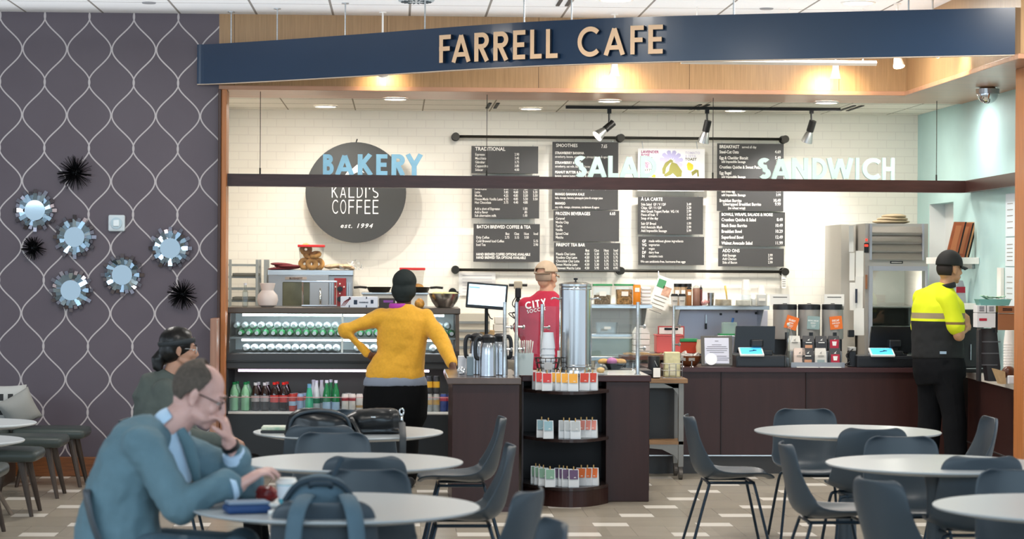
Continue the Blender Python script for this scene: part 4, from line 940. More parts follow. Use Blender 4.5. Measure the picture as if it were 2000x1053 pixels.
# oven and what lies on it
Yo = 20.8
o, w_, h_ = T('convection_oven', 'stainless convection oven with a red control panel on the back table', 'oven', 523, 689, 527, 640, Yo, .6, .9)
box_obj('body', -w_/2, w_/2, -.28, .3, 0, h_-.05, mat('oven_steel', '#a3a3a4', .35, .7), o, .004)
box_obj('top_trim', -w_/2-.005, w_/2+.005, -.31, .3, h_-.05, h_, steel, o, .004)
Xo = o.location.x; fx = lambda px: at(px, 560, Yo).x-Xo; fz = lambda py: at(600, py, Yo).z-.9
dr = box_obj('door', fx(523)+.004, fx(642), -.31, -.28, .02, fz(537), mat('oven_door_steel', '#9d9fa2', .35, .6), o, .004)
box_obj('window', fx(552), fx(605), -.313, -.309, fz(608), fz(551), mat('oven_window', '#5a5a48', .15, .2, var=.3, scale=6), dr, .006)
bm = BM(); tube(bm, [(fx(626), -.33, fz(600)), (fx(626), -.345, fz(585)), (fx(626), -.33, fz(563))], [.008, .011, .006], 10); obj('handle', bm, chrome, dr, smooth=True)
bx_ = box_obj('nameplate', fx(557), fx(599), -.314, -.31, fz(546.5), fz(541), mat('plate_grey', '#a79a90', .4), dr, .001)
lab_text(bx_, 'BLODGETT', (fx(557)+fx(599))/2, -.3155, fz(545.6), .0165, mat('plate_brown', '#4a2f28', .5), 1.0, .03)
cp = box_obj('control_panel', fx(653), fx(676), -.312, -.28, .01, fz(543), mat('oven_red', '#8e2a2c', .4), o, .003)
for py, r_ in ((564, .024), (584, .024)):
    bm = BM(); tube(bm, [(fx(664), -.312, fz(py)), (fx(664), -.335, fz(py))], r_, 20); tube(bm, [(fx(664), -.335, fz(py)), (fx(664), -.345, fz(py))], .012, 12); obj('knob', bm, plas_b, cp)
bm = BM()
for px, py in ((664, 554), (656, 560), (672, 560), (664, 573)): tube(bm, [(fx(px), -.318, fz(py)), (fx(px), -.31, fz(py))], .007, 10)
obj('indicators', bm, mat('lamp_white', '#e8e2da', .4), cp)
bm = BM()
for px in (645, 649, 679, 683): box(bm, (fx(px), -.29, h_*.45), (.008, .03, h_*.8))
obj('rib', bm, metal, o)
zo = .9+h_
o, w_, h2 = T('oven_cloth', 'folded maroon cloth lying on the left of the oven top', 'cloth', 521, 587, 514, 528, 20.72, .25, zo)
bm = BM()
for k, (dx, dy, z, sw) in enumerate(((0, 0, .012, 1), (.03, -.01, .03, .8), (-.02, .01, .045, .7))):
    vs = ell(bm, (dx, dy, z), (w_/2*sw, .1, .016), Matrix.Rotation(.06*(k-1), 3, 'Y'), 20)
obj('folds', bm, mat('maroon_cloth', '#6d2b30', .8, var=.15, scale=25, bump=.3), o, smooth=True)
bag_m = mat('bagel_crust', '#cf9d5c', .7, var=.3, scale=18)
def tub(label, px0, px1, py0, Y, zb, lid, n_b, seed, fill=.72):
    o, w_, h_ = T('food_tub', label, 'food container', px0, px1, py0, 527, Y, .2, zb); t_ = w_*.86/2
    bm = BM(); rings = []
    for z, k in ((0, .8), (h_-.02, 1)): rings.append([(sx*w_/2*k, sy*.1*k, z) for sx, sy in ((-1, -1), (1, -1), (1, 1), (-1, 1))])
    v = [[bm.verts.new(p) for p in r] for r in rings]
    for q in range(4): bm.faces.new((v[0][q], v[0][(q+1) % 4], v[1][(q+1) % 4], v[1][q]))
    bm.faces.new(v[0][::-1]); obj('tub', bm, thin_glass('cloudy_tub', (.86, .86, .85, 1), .2, .12), o)
    box_obj('lid', -w_/2-.008, w_/2+.008, -.105, .105, h_-.022, h_, lid, o, .004)
    return o, w_, h_
o, w_, h_ = tub('clear tub full of bagels with a flat red lid on the oven top', 583, 632, 478, 20.75, zo, red_m, 7, 1)
def bagel(p, r, rx, ry, lab):
    bm = BM(); n, m2 = 20, 10; rw = []
    for i in range(n):
        a = 2*pi*i/n; c_ = Vector((cos(a)*r*.62, sin(a)*r*.62, 0)); e1 = Vector((cos(a), sin(a), 0))
        rw.append([bm.verts.new(c_+e1*cos(2*pi*j/m2)*r*.4+Vector((0, 0, sin(2*pi*j/m2)*r*.36))) for j in range(m2)])
    for i in range(n):
        for j in range(m2): bm.faces.new((rw[i][j], rw[(i+1) % n][j], rw[(i+1) % n][(j+1) % m2], rw[i][(j+1) % m2]))
    b_ = obj('bagel', bm, bag_m, None, smooth=True, loc=p, rot=(rx, ry, 0)); tag(b_, lab, 'bagel', 'bagels in the tub on the oven')
X_, Y_, Z_ = o.location
for dx, dy, dz, rx, ry, lab in ((.005, -.045, .05, 1.35, .1, 'bagel standing on edge at the front of the tub, hole showing'), (-.06, -.02, .052, 1.4, .9, 'bagel leaning at the lower left of the tub'), (.062, -.01, .05, 1.5, -.9, 'bagel leaning at the lower right of the tub'), (-.02, .0, .128, .5, .25, 'bagel lying mid height at the left of the tub'), (.035, -.03, .132, .45, -.2, 'bagel lying mid height at the right of the tub'), (-.05, .01, .18, 1.3, .5, 'reddish bagel tilted near the lid of the tub')):
    bagel((X_+dx, Y_+dy, Z_+dz), .055, rx, ry, lab)
o, w_, h_ = T('plastic_bag', 'crumpled clear plastic bag of buns on the right of the oven top', 'plastic bag', 632, 702, 512, 527, 20.72, .25, zo)
bm = BM(); rnd = random.Random(3)
for k in range(9): ell(bm, (-w_/2+.05+k*.022, rnd.uniform(-.05, .05), .022+rnd.uniform(0, .014)), (.05, .05, .02), Matrix.Rotation(rnd.uniform(-.4, .4), 3, 'Y'), 8)
obj('buns', bm, mat('tan_bun', '#c7ab8b', .5, var=.2, scale=20), o)
bm = BM()
for k in range(46):
    p = Vector((rnd.uniform(.0, w_/2+.03), rnd.uniform(-.08, .06), rnd.uniform(.0, .075))); q = [p+Vector([rnd.uniform(-.035, .035) for _ in range(3)]) for _ in range(3)]
    for v_ in q: v_.z = max(v_.z, .002)
    vv = [bm.verts.new(v_) for v_ in q]; bm.faces.new(vv)
obj('film', bm, mat('crinkled_film', '#eef0f2', .2, alpha=.55), o)
# rack left of the oven
o, w_, h_ = T('sheet_rack', 'tall aluminium sheet pan rack behind the case, left of the oven', 'rack', 446, 523, 507, 700, 20.7, .5, 0)
alm = mat('rack_aluminium', '#a5a7a3', .4, .6)
for sx in (.3, 1):
    for sy in (-.22, .22): box_obj('post', (w_/2-.025)*1 - (0 if sx == 1 else w_*.21)-.012+.0, (w_/2-.025) - (0 if sx == 1 else w_*.21)+.012, sy-.012, sy+.012, 0, h_, alm, o, .002)
box_obj('post', -w_/2, -w_/2+.024, -.23, -.206, 0, h_, alm, o, .002)
for k in range(9):
    z = h_-.05-k*.105; bm = BM(); box(bm, (-.05, -.1, z), (w_*.78, .02, .02)); box(bm, (-.05, .2, z), (w_*.78, .02, .02)); obj('runner', bm, alm, o)
    if k % 2: box_obj('pan', -w_/2+.03, w_*.22, -.2, .2, z+.01, z+.035, mat('dull_pan', '#74736a', .45, .6), o, .004)
# scale with pans, second red lid tub
o, w_, h_ = T('pan_stand', 'white equipment stand with a flat white top behind the customer in yellow', 'stand', 708, 835, 571, 640, 20.75, .5, .9)
box_obj('cabinet', -w_/2, w_/2, -.22, .22, 0, h_-.02, mat('white_equipment', '#dcd9d2', .4), o, .006); box_obj('top', -w_/2-.01, w_/2+.01, -.24, .24, h_-.02, h_, steel, o, .003); zp = .9+h_
for px0, px1, lab, hx in ((714, 766, 'black frying pan left of the customer head, on the white stand', -1), (795, 838, 'black skillet with a long handle right of the customer head', 1)):
    o, w_, h2 = T('frying_pan', lab, 'pan', px0, px1, 560, 571, 20.7, .24, zp)
    r_ = .11; lathe_obj('pan', [(r_*.8, 0), (r_, .045), (r_*1.02, .046), (r_*.78, .006)], mat('black_iron_pan', '#26241f', .4, .4), o)
    bm = BM(); tube(bm, [(hx*r_, 0, .04), (hx*r_*1.5, -.02, .045), (hx*r_*2.0, -.04, .04)], .011, 10); obj('handle', bm, blk, o)
o, w_, h_ = tub('clear tub with red lid mostly hidden behind the customer head', 782, 829, 523, 20.95, zp, red_m, 0, 2)
X_, Y_, Z_ = o.location
bm = BM(); ell(bm, (0, 0, 0), (.06, .05, .035), seg=16); tag(obj('bread_roll', bm, bag_m, smooth=True, loc=(X_+.045, Y_-.02, Z_+.04)), 'bread roll at the bottom of the half hidden red lid tub', 'bread roll')

# --- on the kiosk
def carafe(lab, px, Y, rz, sc=1.0):
    x = at(px, 738, Y).x; o = thing('coffee_carafe', lab, 'carafe', (x, Y, ZK), rz, 'steel coffee carafes on the kiosk'); s = sc
    lathe_obj('body', [(.052*s, 0), (.058*s, .004), (.057*s, .02), (.056*s, .15), (.053*s, .2), (.045*s, .235), (.042*s, .24)], mat('carafe_steel', '#b8bcc2', .22, .9), o)
    lathe_obj('collar', [(.046*s, .236), (.046*s, .262), (.05*s, .268), (.05*s, .276), (.03*s, .292), (.014, .296)], plas_b, o)
    bm = BM(); box(bm, (.03, 0, .268), (.05, .03, .02), bev=.004); obj('spout', bm, plas_b, o)
    bm = BM(); tube(bm, smoothpath([(-.035, 0, .265), (-.07, 0, .272), (-.088, 0, .24), (-.09, 0, .17), (-.083, 0, .13), (-.062, 0, .125)], 5), .0105, 10, flat=1.4); obj('handle', bm, plas_b, o, smooth=True)
carafe('steel coffee carafe with black lid at the left, half behind the middle one', 932, 16.72, .3)
carafe('steel coffee carafe with black lid and handle, frontmost on the kiosk', 953, 16.42, .15)
carafe('steel coffee carafe with black lid behind the sneeze guard post', 976, 16.66, 2.6)
o, w_, h_ = T('napkin_box', 'grey blue caddy standing left of the steel carafes', 'caddy', 912, 925, 697, 738, 16.5, .1, ZK)
box_obj('box', -w_/2, w_/2, -.05, .05, 0, h_, mat('grey_blue_plastic', '#7b8b93', .4), o, .004); box_obj('cap', -.01, .01, -.012, .012, h_, h_+.02, white_m, o)
o, w_, h_ = T('tissue_sheets', 'white paper sheet box behind the carafes at the kiosk edge', 'paper box', 895, 914, 696, 736, 16.8, .1, ZK); box_obj('box', -w_/2, w_/2, -.05, .05, 0, h_, mat('soft_white', '#dfe0e4', .6), o, .003)
o, w_, h_ = T('crumpled_wrap', 'crumpled clear wrap on the kiosk beside the customer hand', 'plastic wrap', 893, 911, 716, 738, 16.45, .1, ZK)
bm = BM(); bmesh.ops.create_icosphere(bm, subdivisions=3, radius=1); rnd = random.Random(5)
for v in bm.verts: v.co = Vector((v.co.x*w_/2, v.co.y*.04, v.co.z*h_/2))*rnd.uniform(.72, 1.05)+Vector((0, 0, h_/2))
obj('wrap', bm, mat('foil_film', '#d9dcdf', .18, .5), o)
def guard_post(lab, px, py0, Y, zb, r=.0125):
    p = at(px, py0, Y); o = thing('guard_post', lab, 'post', (p.x, Y, zb), 0, 'steel sneeze guard posts'); h_ = p.z-zb
    lathe_obj('foot', [(r*1.9, 0), (r*1.9, .006)], metal, o, n=18); lathe_obj('pole', [(r*1.15, .004), (r*1.15, h_*.55), (r, h_*.555), (r, h_)], metal, o, n=18)
    bm = BM()
    for z in (h_*.36, h_*.66): tube(bm, [(0, 0, z), (.05, .02, z)], .007, 10); tube(bm, [(.045, .018, z), (.055, .022, z)], .015, 12)
    obj('clamp', bm, metal, o)
    return o
guard_post('steel guard post just right of the carafes, front one of the pair', 986, 590, 16.45, ZK)
guard_post('steel guard post behind the first beside the carafes', 1009, 590, 16.55, ZK)
guard_post('steel guard post in front of the red shirt by the cup stack', 1059, 594, 17.1, ZR)
guard_post('steel guard post at the right end of the tea counter top', 1246, 590, 16.95, ZR)
guard_post('steel guard post beyond the tea counter beside the red bin', 1316, 597, 19.3, ZC)
p0, p1 = at(1015, 598, 17.2), at(1252, 690, 17.2)
gp = tag(obj('sneeze_guard', boxb(p0.x, p1.x, 17.2, 17.206, ZR, p0.z), glass), 'clear sneeze guard pane standing along the tea counter, before the red shirt', 'glass pane')
o, w_, h_ = T('napkin_caddy', 'frosted caddy stuffed with white napkins on the kiosk edge', 'caddy', 1009, 1042, 690, 732, 16.6, .14, ZK)
bm = BM(); rings = []
for z, k in ((0, .9), (h_, 1.02)): rings.append([bm.verts.new((sx*w_/2*k, sy*.07*k, z)) for sx, sy in ((-1, -1), (1, -1), (1, 1), (-1, 1))])
for q in range(4): bm.faces.new((rings[0][q], rings[0][(q+1) % 4], rings[1][(q+1) % 4], rings[1][q]))
bm.faces.new(rings[0][::-1]); obj('box', bm, mat('frosted_plastic', '#c3d0d0', .35, trans=.25), o)
bm = BM()
for k in range(9): box(bm, (-w_/2+.014+k*(w_-.028)/8, rnd.uniform(-.03, .03), h_*.62+.05), (.004, .09, .17+rnd.uniform(0, .03)), Matrix.Rotation((k-4)*.035, 3, 'Y'))
obj('napkins', bm, paper, o)
# cups in a wire basket
o, w_, h_ = T('wire_basket', 'dark wire basket holding the white cup stack beside the urn', 'basket', 1046, 1096, 700, 731, 16.85, .17, ZR)
bm = BM()
for z, k in ((.004, .7), (h_*.35, .82), (h_*.7, .93), (h_, 1.0)):
    pts = [(cos(a)*w_/2*k, sin(a)*.085*k, z) for a in [2*pi*i/20 for i in range(21)]]; tube(bm, pts, .0035, 6, caps=False)
for i in range(14):
    a = 2*pi*i/14; tube(bm, [(cos(a)*w_/2*.7, sin(a)*.085*.7, 0.003), (cos(a)*w_/2, sin(a)*.085, h_)], .0028, 6)
obj('wires', bm, mat('dark_wire', '#4b4743', .35, .8), o); box_obj('tag', -.03, .03, -.088, -.084, h_*.3, h_*.75, mat('grey_tag', '#b9b9b9', .5), o)
xb = o.location.x; cup_bm = lambda: None
def cup_stack(lab, px, py0, Y, zb, n, r, step, m_=None, grp=None):
    x = at(px, py0, Y).x; o = thing('cup_stack', lab, 'cups', (x, Y, zb), 0, grp); hh = r*2.3
    ztop = at(px, py0, Y).z-zb; n = max(1, int((ztop-hh)/step)+1)
    for k in range(n):
        bm = BM(); lathe(bm, [(r*1.02, k*step), (r, k*step+.004), (r*.74, k*step+hh), (.001, k*step+hh)], n=20, caps=False); obj('cup', bm, m_ or lat, o, smooth=True, auto=40)
    return o
cup_stack('tall stack of upturned white paper cups standing in the wire basket', 1071, 644, 16.94, ZR+.008, 6, .05, .045, mat('pale_paper_cup', '#dfe6ee', .5))
# urn
o, w_, h_ = T('beverage_urn', 'tall cylindrical stainless steel urn with a domed lid on the tea counter', 'urn', 1094, 1159, 553, 731, 16.88, .26, ZR)
r_ = w_/2; lathe_obj('body', [(r_*.9, 0), (r_*.98, .005), (r_*.98, .03), (r_*.93, .05), (r_*1.0, .055), (r_*1.0, .066), (r_*.98, .07), (r_*.98, h_-.05), (r_*1.0, h_-.045), (r_*1.0, h_-.03), (r_*.97, h_-.02)], mat('urn_steel', '#c3c5c6', .17, 1), o, n=48, auto=25)
lathe_obj('lid', [(r_*1.02, h_-.022), (r_*1.02, h_-.008), (r_*.6, h_+.006), (.001, h_+.01)], steel, o, n=40)
bm = BM(); lathe(bm, [(.006, h_+.005), (.006, h_+.02), (.014, h_+.022), (.016, h_+.034), (.002, h_+.036)], n=14); obj('knob', bm, plas_b, o)
for sx in (-1, 1):
    bm = BM(); tube(bm, smoothpath([(sx*r_*.97, -.01, h_*.82), (sx*(r_+.035), -.02, h_*.835), (sx*(r_+.06), -.025, h_*.82)], 5), .007, 8); obj('handle', bm, chrome, o, smooth=True)
box_obj('notice', -r_*1.0-.012, -r_+.006, -.02, -.018, .04, .17, paper, o, 0)
# pastry domes on the tea counter
o, w_, h_ = T('pastry_dome', 'low clear dome over a cream bun at the right of the urn', 'cake dome', 1160, 1190, 712, 733, 16.88, .16, ZR)
lathe_obj('plate', [(.05, 0), (w_/2, .006), (w_/2, .01)], plas_w, o); lathe_obj('dome', [(w_/2*.96, .01), (w_/2*.9, .045), (w_/2*.6, .072), (.01, .08)], clear, o)
bm = BM(); ell(bm, (0, 0, .03), (.03, .03, .022)); obj('bun', bm, mat('cream_bun', '#e2b97c', .5), o, smooth=True)
# ================================================================ TILLS, SHELVES AND THE RIGHT END
scr = mat('lit_screen', '#cfe3ef', .3, emit='#d6ecf8', es=1.1); tabl = mat('tablet_screen', '#4da9dd', .3, emit='#3fa3de', es=.9); frame_b = mat('gloss_black_bezel', '#15171a', .2)
# order screen over the prep area
o, w_, h_ = T('order_screen', 'black framed monitor with a pale lit screen above the steel carafes', 'monitor', 911, 991, 550, 607, 19.6, .05, None, rz=0)
zb_ = o.location.z; tilt = Matrix.Rotation(radians(4), 3, 'Y')
bm = BM(); box(bm, (0, 0, h_/2), (w_, .035, h_*.88), tilt, .006); sc_ = obj('bezel', bm, frame_b, o)
for v in sc_.data.vertices: pass
bm = BM(); box(bm, (0, -.019, h_/2+.006), (w_*.9, .004, h_*.7), tilt); obj('screen', bm, scr, o)
bm = BM(); box(bm, (-w_*.3, -.0215, h_*.8), (w_*.26, .001, .012), tilt); obj('title_bar', bm, mat('screen_blue', '#7fb6d8', .3, emit='#7fb6d8', es=.6), o)
bm = BM(); tube(bm, [(0, .03, h_*.5), (0, .06, h_*.3), (0, .06, -zb_+.004)], .015, 10); box(bm, (0, .06, -zb_+.01), (.3, .3, .02)); obj('stand', bm, plas_b, o)
bm = BM(); tube(bm, smoothpath([(.0, .0, .03), (.01, -.01, -.02), (.03, -.01, -.06), (.05, .0, -.07)], 5), .005, 6); obj('cable', bm, plas_b, o)
# receipt device on the rail right of the screen
o, w_, h_ = T('scanner_mount', 'beige and black scanner with hanging cables right of the order screen', 'scanner', 994, 1030, 549, 665, 20.0, .08)
zb_ = o.location.z
bm = BM(); box(bm, (0, 0, h_*.93), (.07, .06, .07), bev=.01); obj('head', bm, mat('beige_plastic', '#c9bda6', .4), o)
bm = BM(); tube(bm, [(-w_/2, 0, h_*.93), (w_/2, 0, h_*.93)], .012, 10); box(bm, (0, -.01, h_*.8), (.05, .05, .09), bev=.01); tube(bm, [(0, .03, h_*.9), (0, .03, -zb_+.004)], .012, 8); obj('bar', bm, plas_b, o)
bm = BM()
for k in range(5): tube(bm, smoothpath([(.0, -.02, h_*.78), (-.05+.02*k, -.03, h_*(.6-.03*k)), (.04-.03*k, -.02, h_*.45), (-.04+.02*k, -.01, h_*.25), (0, 0, .02)], 5), .0045, 6)
obj('cables', bm, plas_b, o)
# label printers and papers behind the carafes
o, w_, h_ = T('paper_stack', 'stack of white papers and cartons behind the steel carafes', 'papers', 958, 1000, 618, 700, 20.9, .25, .9)
for k in range(5): box_obj('sheet_pile', -w_/2+.01*k, w_/2-.008*k, -.1, .1, h_*k/5, h_*(k+1)/5-.006, paper, o, .003)
o, w_, h_ = T('bread_warmer', 'white slatted equipment cabinet behind the carafes under the order screen', 'cabinet', 896, 957, 612, 700, 20.85, .3, .9)
box_obj('body', -w_/2, w_/2, -.12, .14, 0, h_, mat('warm_white_enamel', '#dcd6c8', .4), o, .004)
bm = BM()
for k in range(4): box(bm, (0, -.125, h_*(.18+.2*k)), (w_*.98, .012, .022))
obj('slats', bm, alm, o); bm = BM(); box(bm, (.08, -.135, h_*.42), (.05, .02, .03)); obj('latch', bm, plas_b, o)
o, w_, h_ = T('sugar_bags', 'small tan paper bags beside the white cabinet behind the carafes', 'paper bags', 934, 968, 645, 662, 20.85, .1, 1.05)
for k in (-.03, .04): bm = BM(); box(bm, (k, 0, h_/2), (.06, .05, h_), bev=.008); obj('bag', bm, kraft, o)
o2 = thing('bag_shelf', 'thin steel shelf under the small tan paper bags', 'shelf', (o.location.x, 20.9, .9)); box_obj('plate', -.16, .16, -.1, .1, .135, .149, steel, o2)
for sx in (-.14, .14): box_obj('leg', sx-.008, sx+.008, -.02, .02, 0, .135, steel, o2)
wire_b = mat('dark_wall_strip', '#3a3937', .5)
o, w_, h_ = T('knife_rack', 'black wall bar with a round end, left of the order screen', 'wall bar', 878, 915, 564, 576, 21.40, .1); box_obj('bar', -w_/2, w_/2, .05, .1, h_*.1, h_*.55, wire_b, o); bm = BM(); tube(bm, [(-w_/2+.03, .03, h_*.45), (-w_/2+.03, .1, h_*.45)], .036, 20); obj('end_knob', bm, blk, o)

# wall shelves
def wall_shelf(lab, px0, px1, py0, py1, Y=21.05):
    o, w_, h_ = T('wall_shelf', lab, 'shelf', px0, px1, py0, py1, Y, .45); box_obj('plate', -w_/2, w_/2, -.225, .225, h_*.5, h_, steel, o, .002); box_obj('lip', -w_/2, w_/2, -.228, -.22, 0, h_, steel, o, .001)
    for sx in (-w_/2+.05, w_/2-.05):
        bm = BM(); prism(bm, [(-.2, h_*.5), (.224, h_*.5), (.224, -.3), (.2, -.3), (-.2, 0)], (sx, 0, 0), (0, 1, 0), (0, 0, 1), (.004, 0, 0)); obj('bracket', fixn(bm), metal, o)
    return o.location.z+h_
zs1 = wall_shelf('steel wall shelf holding the granola tubs and the orange bottle', 1120, 1274, 594.5, 602)
zs2 = wall_shelf('long steel wall shelf right of the hanging paper, holding cups and bottles', 1318, 1503, 597, 605)
o, w_, h_ = T('steel_splash', 'lavender grey steel panel under the long wall shelf', 'panel', 1324, 1500, 606, 690, 21.44, .05); box_obj('sheet', -w_/2, w_/2, 0, .02, 0, h_, mat('lavender_steel', '#c2c3d3', .35, .3), o)
bm = BM()
for px, py in ((1409, 614), (1440, 609), (1478, 612)): q = at(px, py, 21.42); box(bm, (q.x-o.location.x, -.005, q.z-o.location.z), (.022, .006, .02))
obj('magnets', bm, plas_b, o)
o, w_, h_ = T('kitchen_knife', 'knife with black handle held upright on the lavender panel', 'knife', 1376, 1382, 615, 643, 21.42, .01); box_obj('blade', -.004, .008, 0, .006, h_*.4, h_, metal, o, 0); box_obj('handle', -.01, .01, -.004, .01, 0, h_*.4, plas_b, o)
o, w_, h_ = T('prep_hood', 'brushed steel prep cabinet with a grey green front beneath the granola shelf', 'cabinet', 1130, 1266, 652, 697, 20.7, .4, .9)
box_obj('body', -w_/2, w_/2, -.18, .18, 0, h_-.03, mat('grey_green_steel', '#8f9488', .3, .7, var=.15, scale=3), o, .006); box_obj('top', -w_/2-.01, w_/2+.01, -.2, .19, h_-.03, h_, steel, o, .004); box_obj('lit_edge', -w_/2, w_/2, -.21, -.2, h_-.042, h_-.03, mat('white_edge', '#f2f2ee', .3), o, .001)
zh = .9+h_
def ctub(lab, px0, px1, py0, Y, zb, fillm=None, lid=None, label=True, dy=.16, fill=.6, grp=None, open_=False):
    o, w_, h_ = T('storage_tub', lab, 'container', px0, px1, py0, 597, Y, dy, zb, grp)
    bm = BM(); v = []
    for z, k in ((0, .9), (h_-(.015 if lid else 0), 1)): v.append([bm.verts.new((sx*w_/2*k, sy*dy/2*k, z)) for sx, sy in ((-1, -1), (1, -1), (1, 1), (-1, 1))])
    for q in range(4): bm.faces.new((v[0][q], v[0][(q+1) % 4], v[1][(q+1) % 4], v[1][q]))
    bm.faces.new(v[0][::-1]); obj('tub', bm, clear, o)
    if fillm: bm = BM(); box(bm, (0, 0, h_*fill/2+.003), (w_*.86, dy*.86, h_*fill), bev=.006); obj('contents', bm, fillm, o)
    if lid: box_obj('lid', -w_/2-.006, w_/2+.006, -dy/2-.006, dy/2+.006, h_-.016, h_, lid, o, .003)
    if label: box_obj('sticker', -.03, .03, -dy/2-.003, -dy/2+.002, h_*.42, h_*.64, paper, o, 0)
    return o
gran = mat('granola', '#b28a58', .7, var=.6, scale=55, bump=.6); seed_ = mat('mixed_seeds', '#8d7a66', .7, var=.6, scale=60, bump=.6); pastel = mat('pale_contents', '#d9d5cc', .6, var=.2, scale=20)
ctub('clear tub half full of seeds with a green lid, behind the urn', 1160, 1195, 555, 20.9, zs1, seed_, grn_l, fill=.45)
ctub('clear tub of granola with a green lid, right of the seed tub', 1203, 1238, 555, 20.9, zs1, gran, grn_l, fill=.72)
ctub('dark green leaves tub at the left end of the shelf, between red shirt and urn', 1126, 1156, 556, 20.95, zs1, mat('spinach', '#4d6a2c', .7, var=.5, scale=40), grn_l, fill=.8, label=False)
def squeeze(lab, px, py0, Y, zb, m_, cap, r, lbl=True):
    p = at(px, py0, Y); h_ = p.z-zb; o = thing('sauce_bottle', lab, 'bottle', (p.x, Y, zb)); lathe_obj('body', [(r*.95, 0), (r, .005), (r, h_*.74), (r*.8, h_*.78)], m_, o, n=20); lathe_obj('cap', [(r*.95, h_*.78), (r*.9, h_*.84), (r*.3, h_*.9), (r*.15, h_)], cap, o, n=16)
    if lbl: box_obj('sticker', -r*.6, r*.6, -r-.002, -r+.004, h_*.5, h_*.66, paper, o, 0)
    return o
squeeze('orange squeeze bottle with white cap at the right end of the granola shelf', 1244, 545, 20.88, zs1, mat('orange_sauce', '#e88a1c', .4), plas_w, .034)
squeeze('clear bottle of dark syrup standing right of the spice jars', 1360, 553, 20.95, zs2, mat('syrup', '#8f6a5c', .25), clear, .033, False)
squeeze('amber bottle with a tan label between the cups and the syrup bottle', 1346, 556, 20.92, zs2, mat('amber_syrup', '#a06a3c', .3), plas_b, .024)
squeeze('slim clear bottle of dark red sauce beside the syrup bottle', 1369, 556, 20.98, zs2, mat('dark_red_sauce', '#6d3a34', .3), plas_b, .014, False)
o, w_, h_ = T('bread_pack', 'stack of white flatbread packs between the orange bottle and the hanging paper', 'packages', 1253, 1272, 560, 597, 20.95, .2, zs1)
for k in range(5): box_obj('pack', -w_/2, w_/2, -.08, .08, k*h_/5, (k+.85)*h_/5, mat('pale_pack', '#dfdcdd', .5), o, .008)
def togo(lab, px, py0, Y, zb, grp):
    p = at(px, py0, Y); h_ = p.z-zb; o = thing('paper_cup', lab, 'cup', (p.x, Y, zb), 0, grp); r = .034; lathe_obj('cup', [(r*.75, 0), (r, h_*.82)], lat, o, n=20); lathe_obj('lid', [(r*1.06, h_*.8), (r*1.06, h_*.86), (r*.9, h_*.9), (r*.85, h_)], plas_b, o, n=20); box_obj('print', -.02, .02, -r*.95, -r*.8, h_*.38, h_*.46, mat('grey_print', '#8b8882', .5), o, 0)
togo('white paper cup with black lid, left of the two on the long shelf', 1317.5, 574, 20.86, zs2, 'lidded cups on the long shelf'); togo('white paper cup with black lid, right of the two on the long shelf', 1332, 574, 20.86, zs2, 'lidded cups on the long shelf')
for px, lab in ((1322, 'jar of tan spice with black lid behind the left lidded cup'), (1334, 'jar of brown spice with black lid behind the right lidded cup'), (1345, 'jar of spice with black lid behind the amber bottle')):
    p = at(px, 554, 21.1); h_ = p.z-zs2; o = thing('spice_jar', lab, 'jar', (p.x, 21.1, zs2), 0, 'spice jars on the long shelf'); lathe_obj('jar', [(.025, 0), (.026, .01), (.026, h_*.85)], mat('spice_tan', '#b59a7c', .5), o, n=16); lathe_obj('lid', [(.028, h_*.85), (.028, h_)], plas_b, o, n=16); box_obj('sticker', -.018, .018, -.028, -.022, h_*.35, h_*.7, paper, o, 0)
o, w_, h_ = T('red_wrap', 'crumpled red and white wrapper on the long shelf', 'wrapper', 1369, 1386, 583, 597, 20.9, .08, zs2); bm = BM(); bmesh.ops.create_icosphere(bm, subdivisions=2, radius=1)
for v in bm.verts: v.co = Vector((v.co.x*w_/2, v.co.y*.03, max(-1, v.co.z)*h_/2))*random.uniform(.75, 1.05)+Vector((0, 0, h_/2))
obj('wrapper', bm, mat('red_white_wrap', '#cf5a55', .4, var=.5, scale=40, color2='#efe4e2'), o)
o, w_, h_ = T('steel_cup', 'small stainless cup right of the red wrapper', 'cup', 1382, 1396, 572, 597, 20.95, .06, zs2); lathe_obj('cup', [(w_*.4, 0), (w_*.5, h_), (w_*.46, h_), (w_*.36, .006)], steel, o, n=20)
ctub('clear bin of wooden utensils with a yellow tool on the long shelf', 1398, 1431, 576, 20.9, zs2, mat('wood_tools', '#b9a88f', .6, var=.3, scale=25), None, False, fill=.55)
o, w_, h_ = T('peeler', 'yellow handled tool sticking out of the clear utensil bin', 'utensil', 1414, 1424, 558, 580, 20.96, .02); bm = BM(); tube(bm, [(.01, 0, -.06), (0, 0, h_*.3), (-.012, 0, h_)], [.006, .008, .01], 8); obj('handle', bm, mat('yellow_handle', '#d9b95c', .4), o, smooth=True)
ctub('wide clear bin in front of the upturned cups on the long shelf', 1437, 1468, 576, 20.9, zs2, pastel, None, False, dy=.1, fill=.5)
cup_stack('tall stack of upturned white cups at the back of the long shelf', 1457, 545, 21.06, zs2, 5, .042, .02, None, 'white cup stacks on the long shelf')
ctub('white tub with a small printed sticker near the right end of the long shelf', 1478, 1499, 574, 20.9, zs2, mat('white_tub', '#e4e2df', .4), None, True, dy=.12, fill=.95)
cup_stack('shorter stack of white cups at the right end of the long shelf', 1488, 556, 21.08, zs2, 4, .038, .02, None, 'white cup stacks on the long shelf')
box_a = ctub('small white crate between the clear bin and the white tub', 1469, 1477, 583, 20.88, zs2, mat('white_tub', '#e4e2df'), None, False, dy=.1, fill=.9)
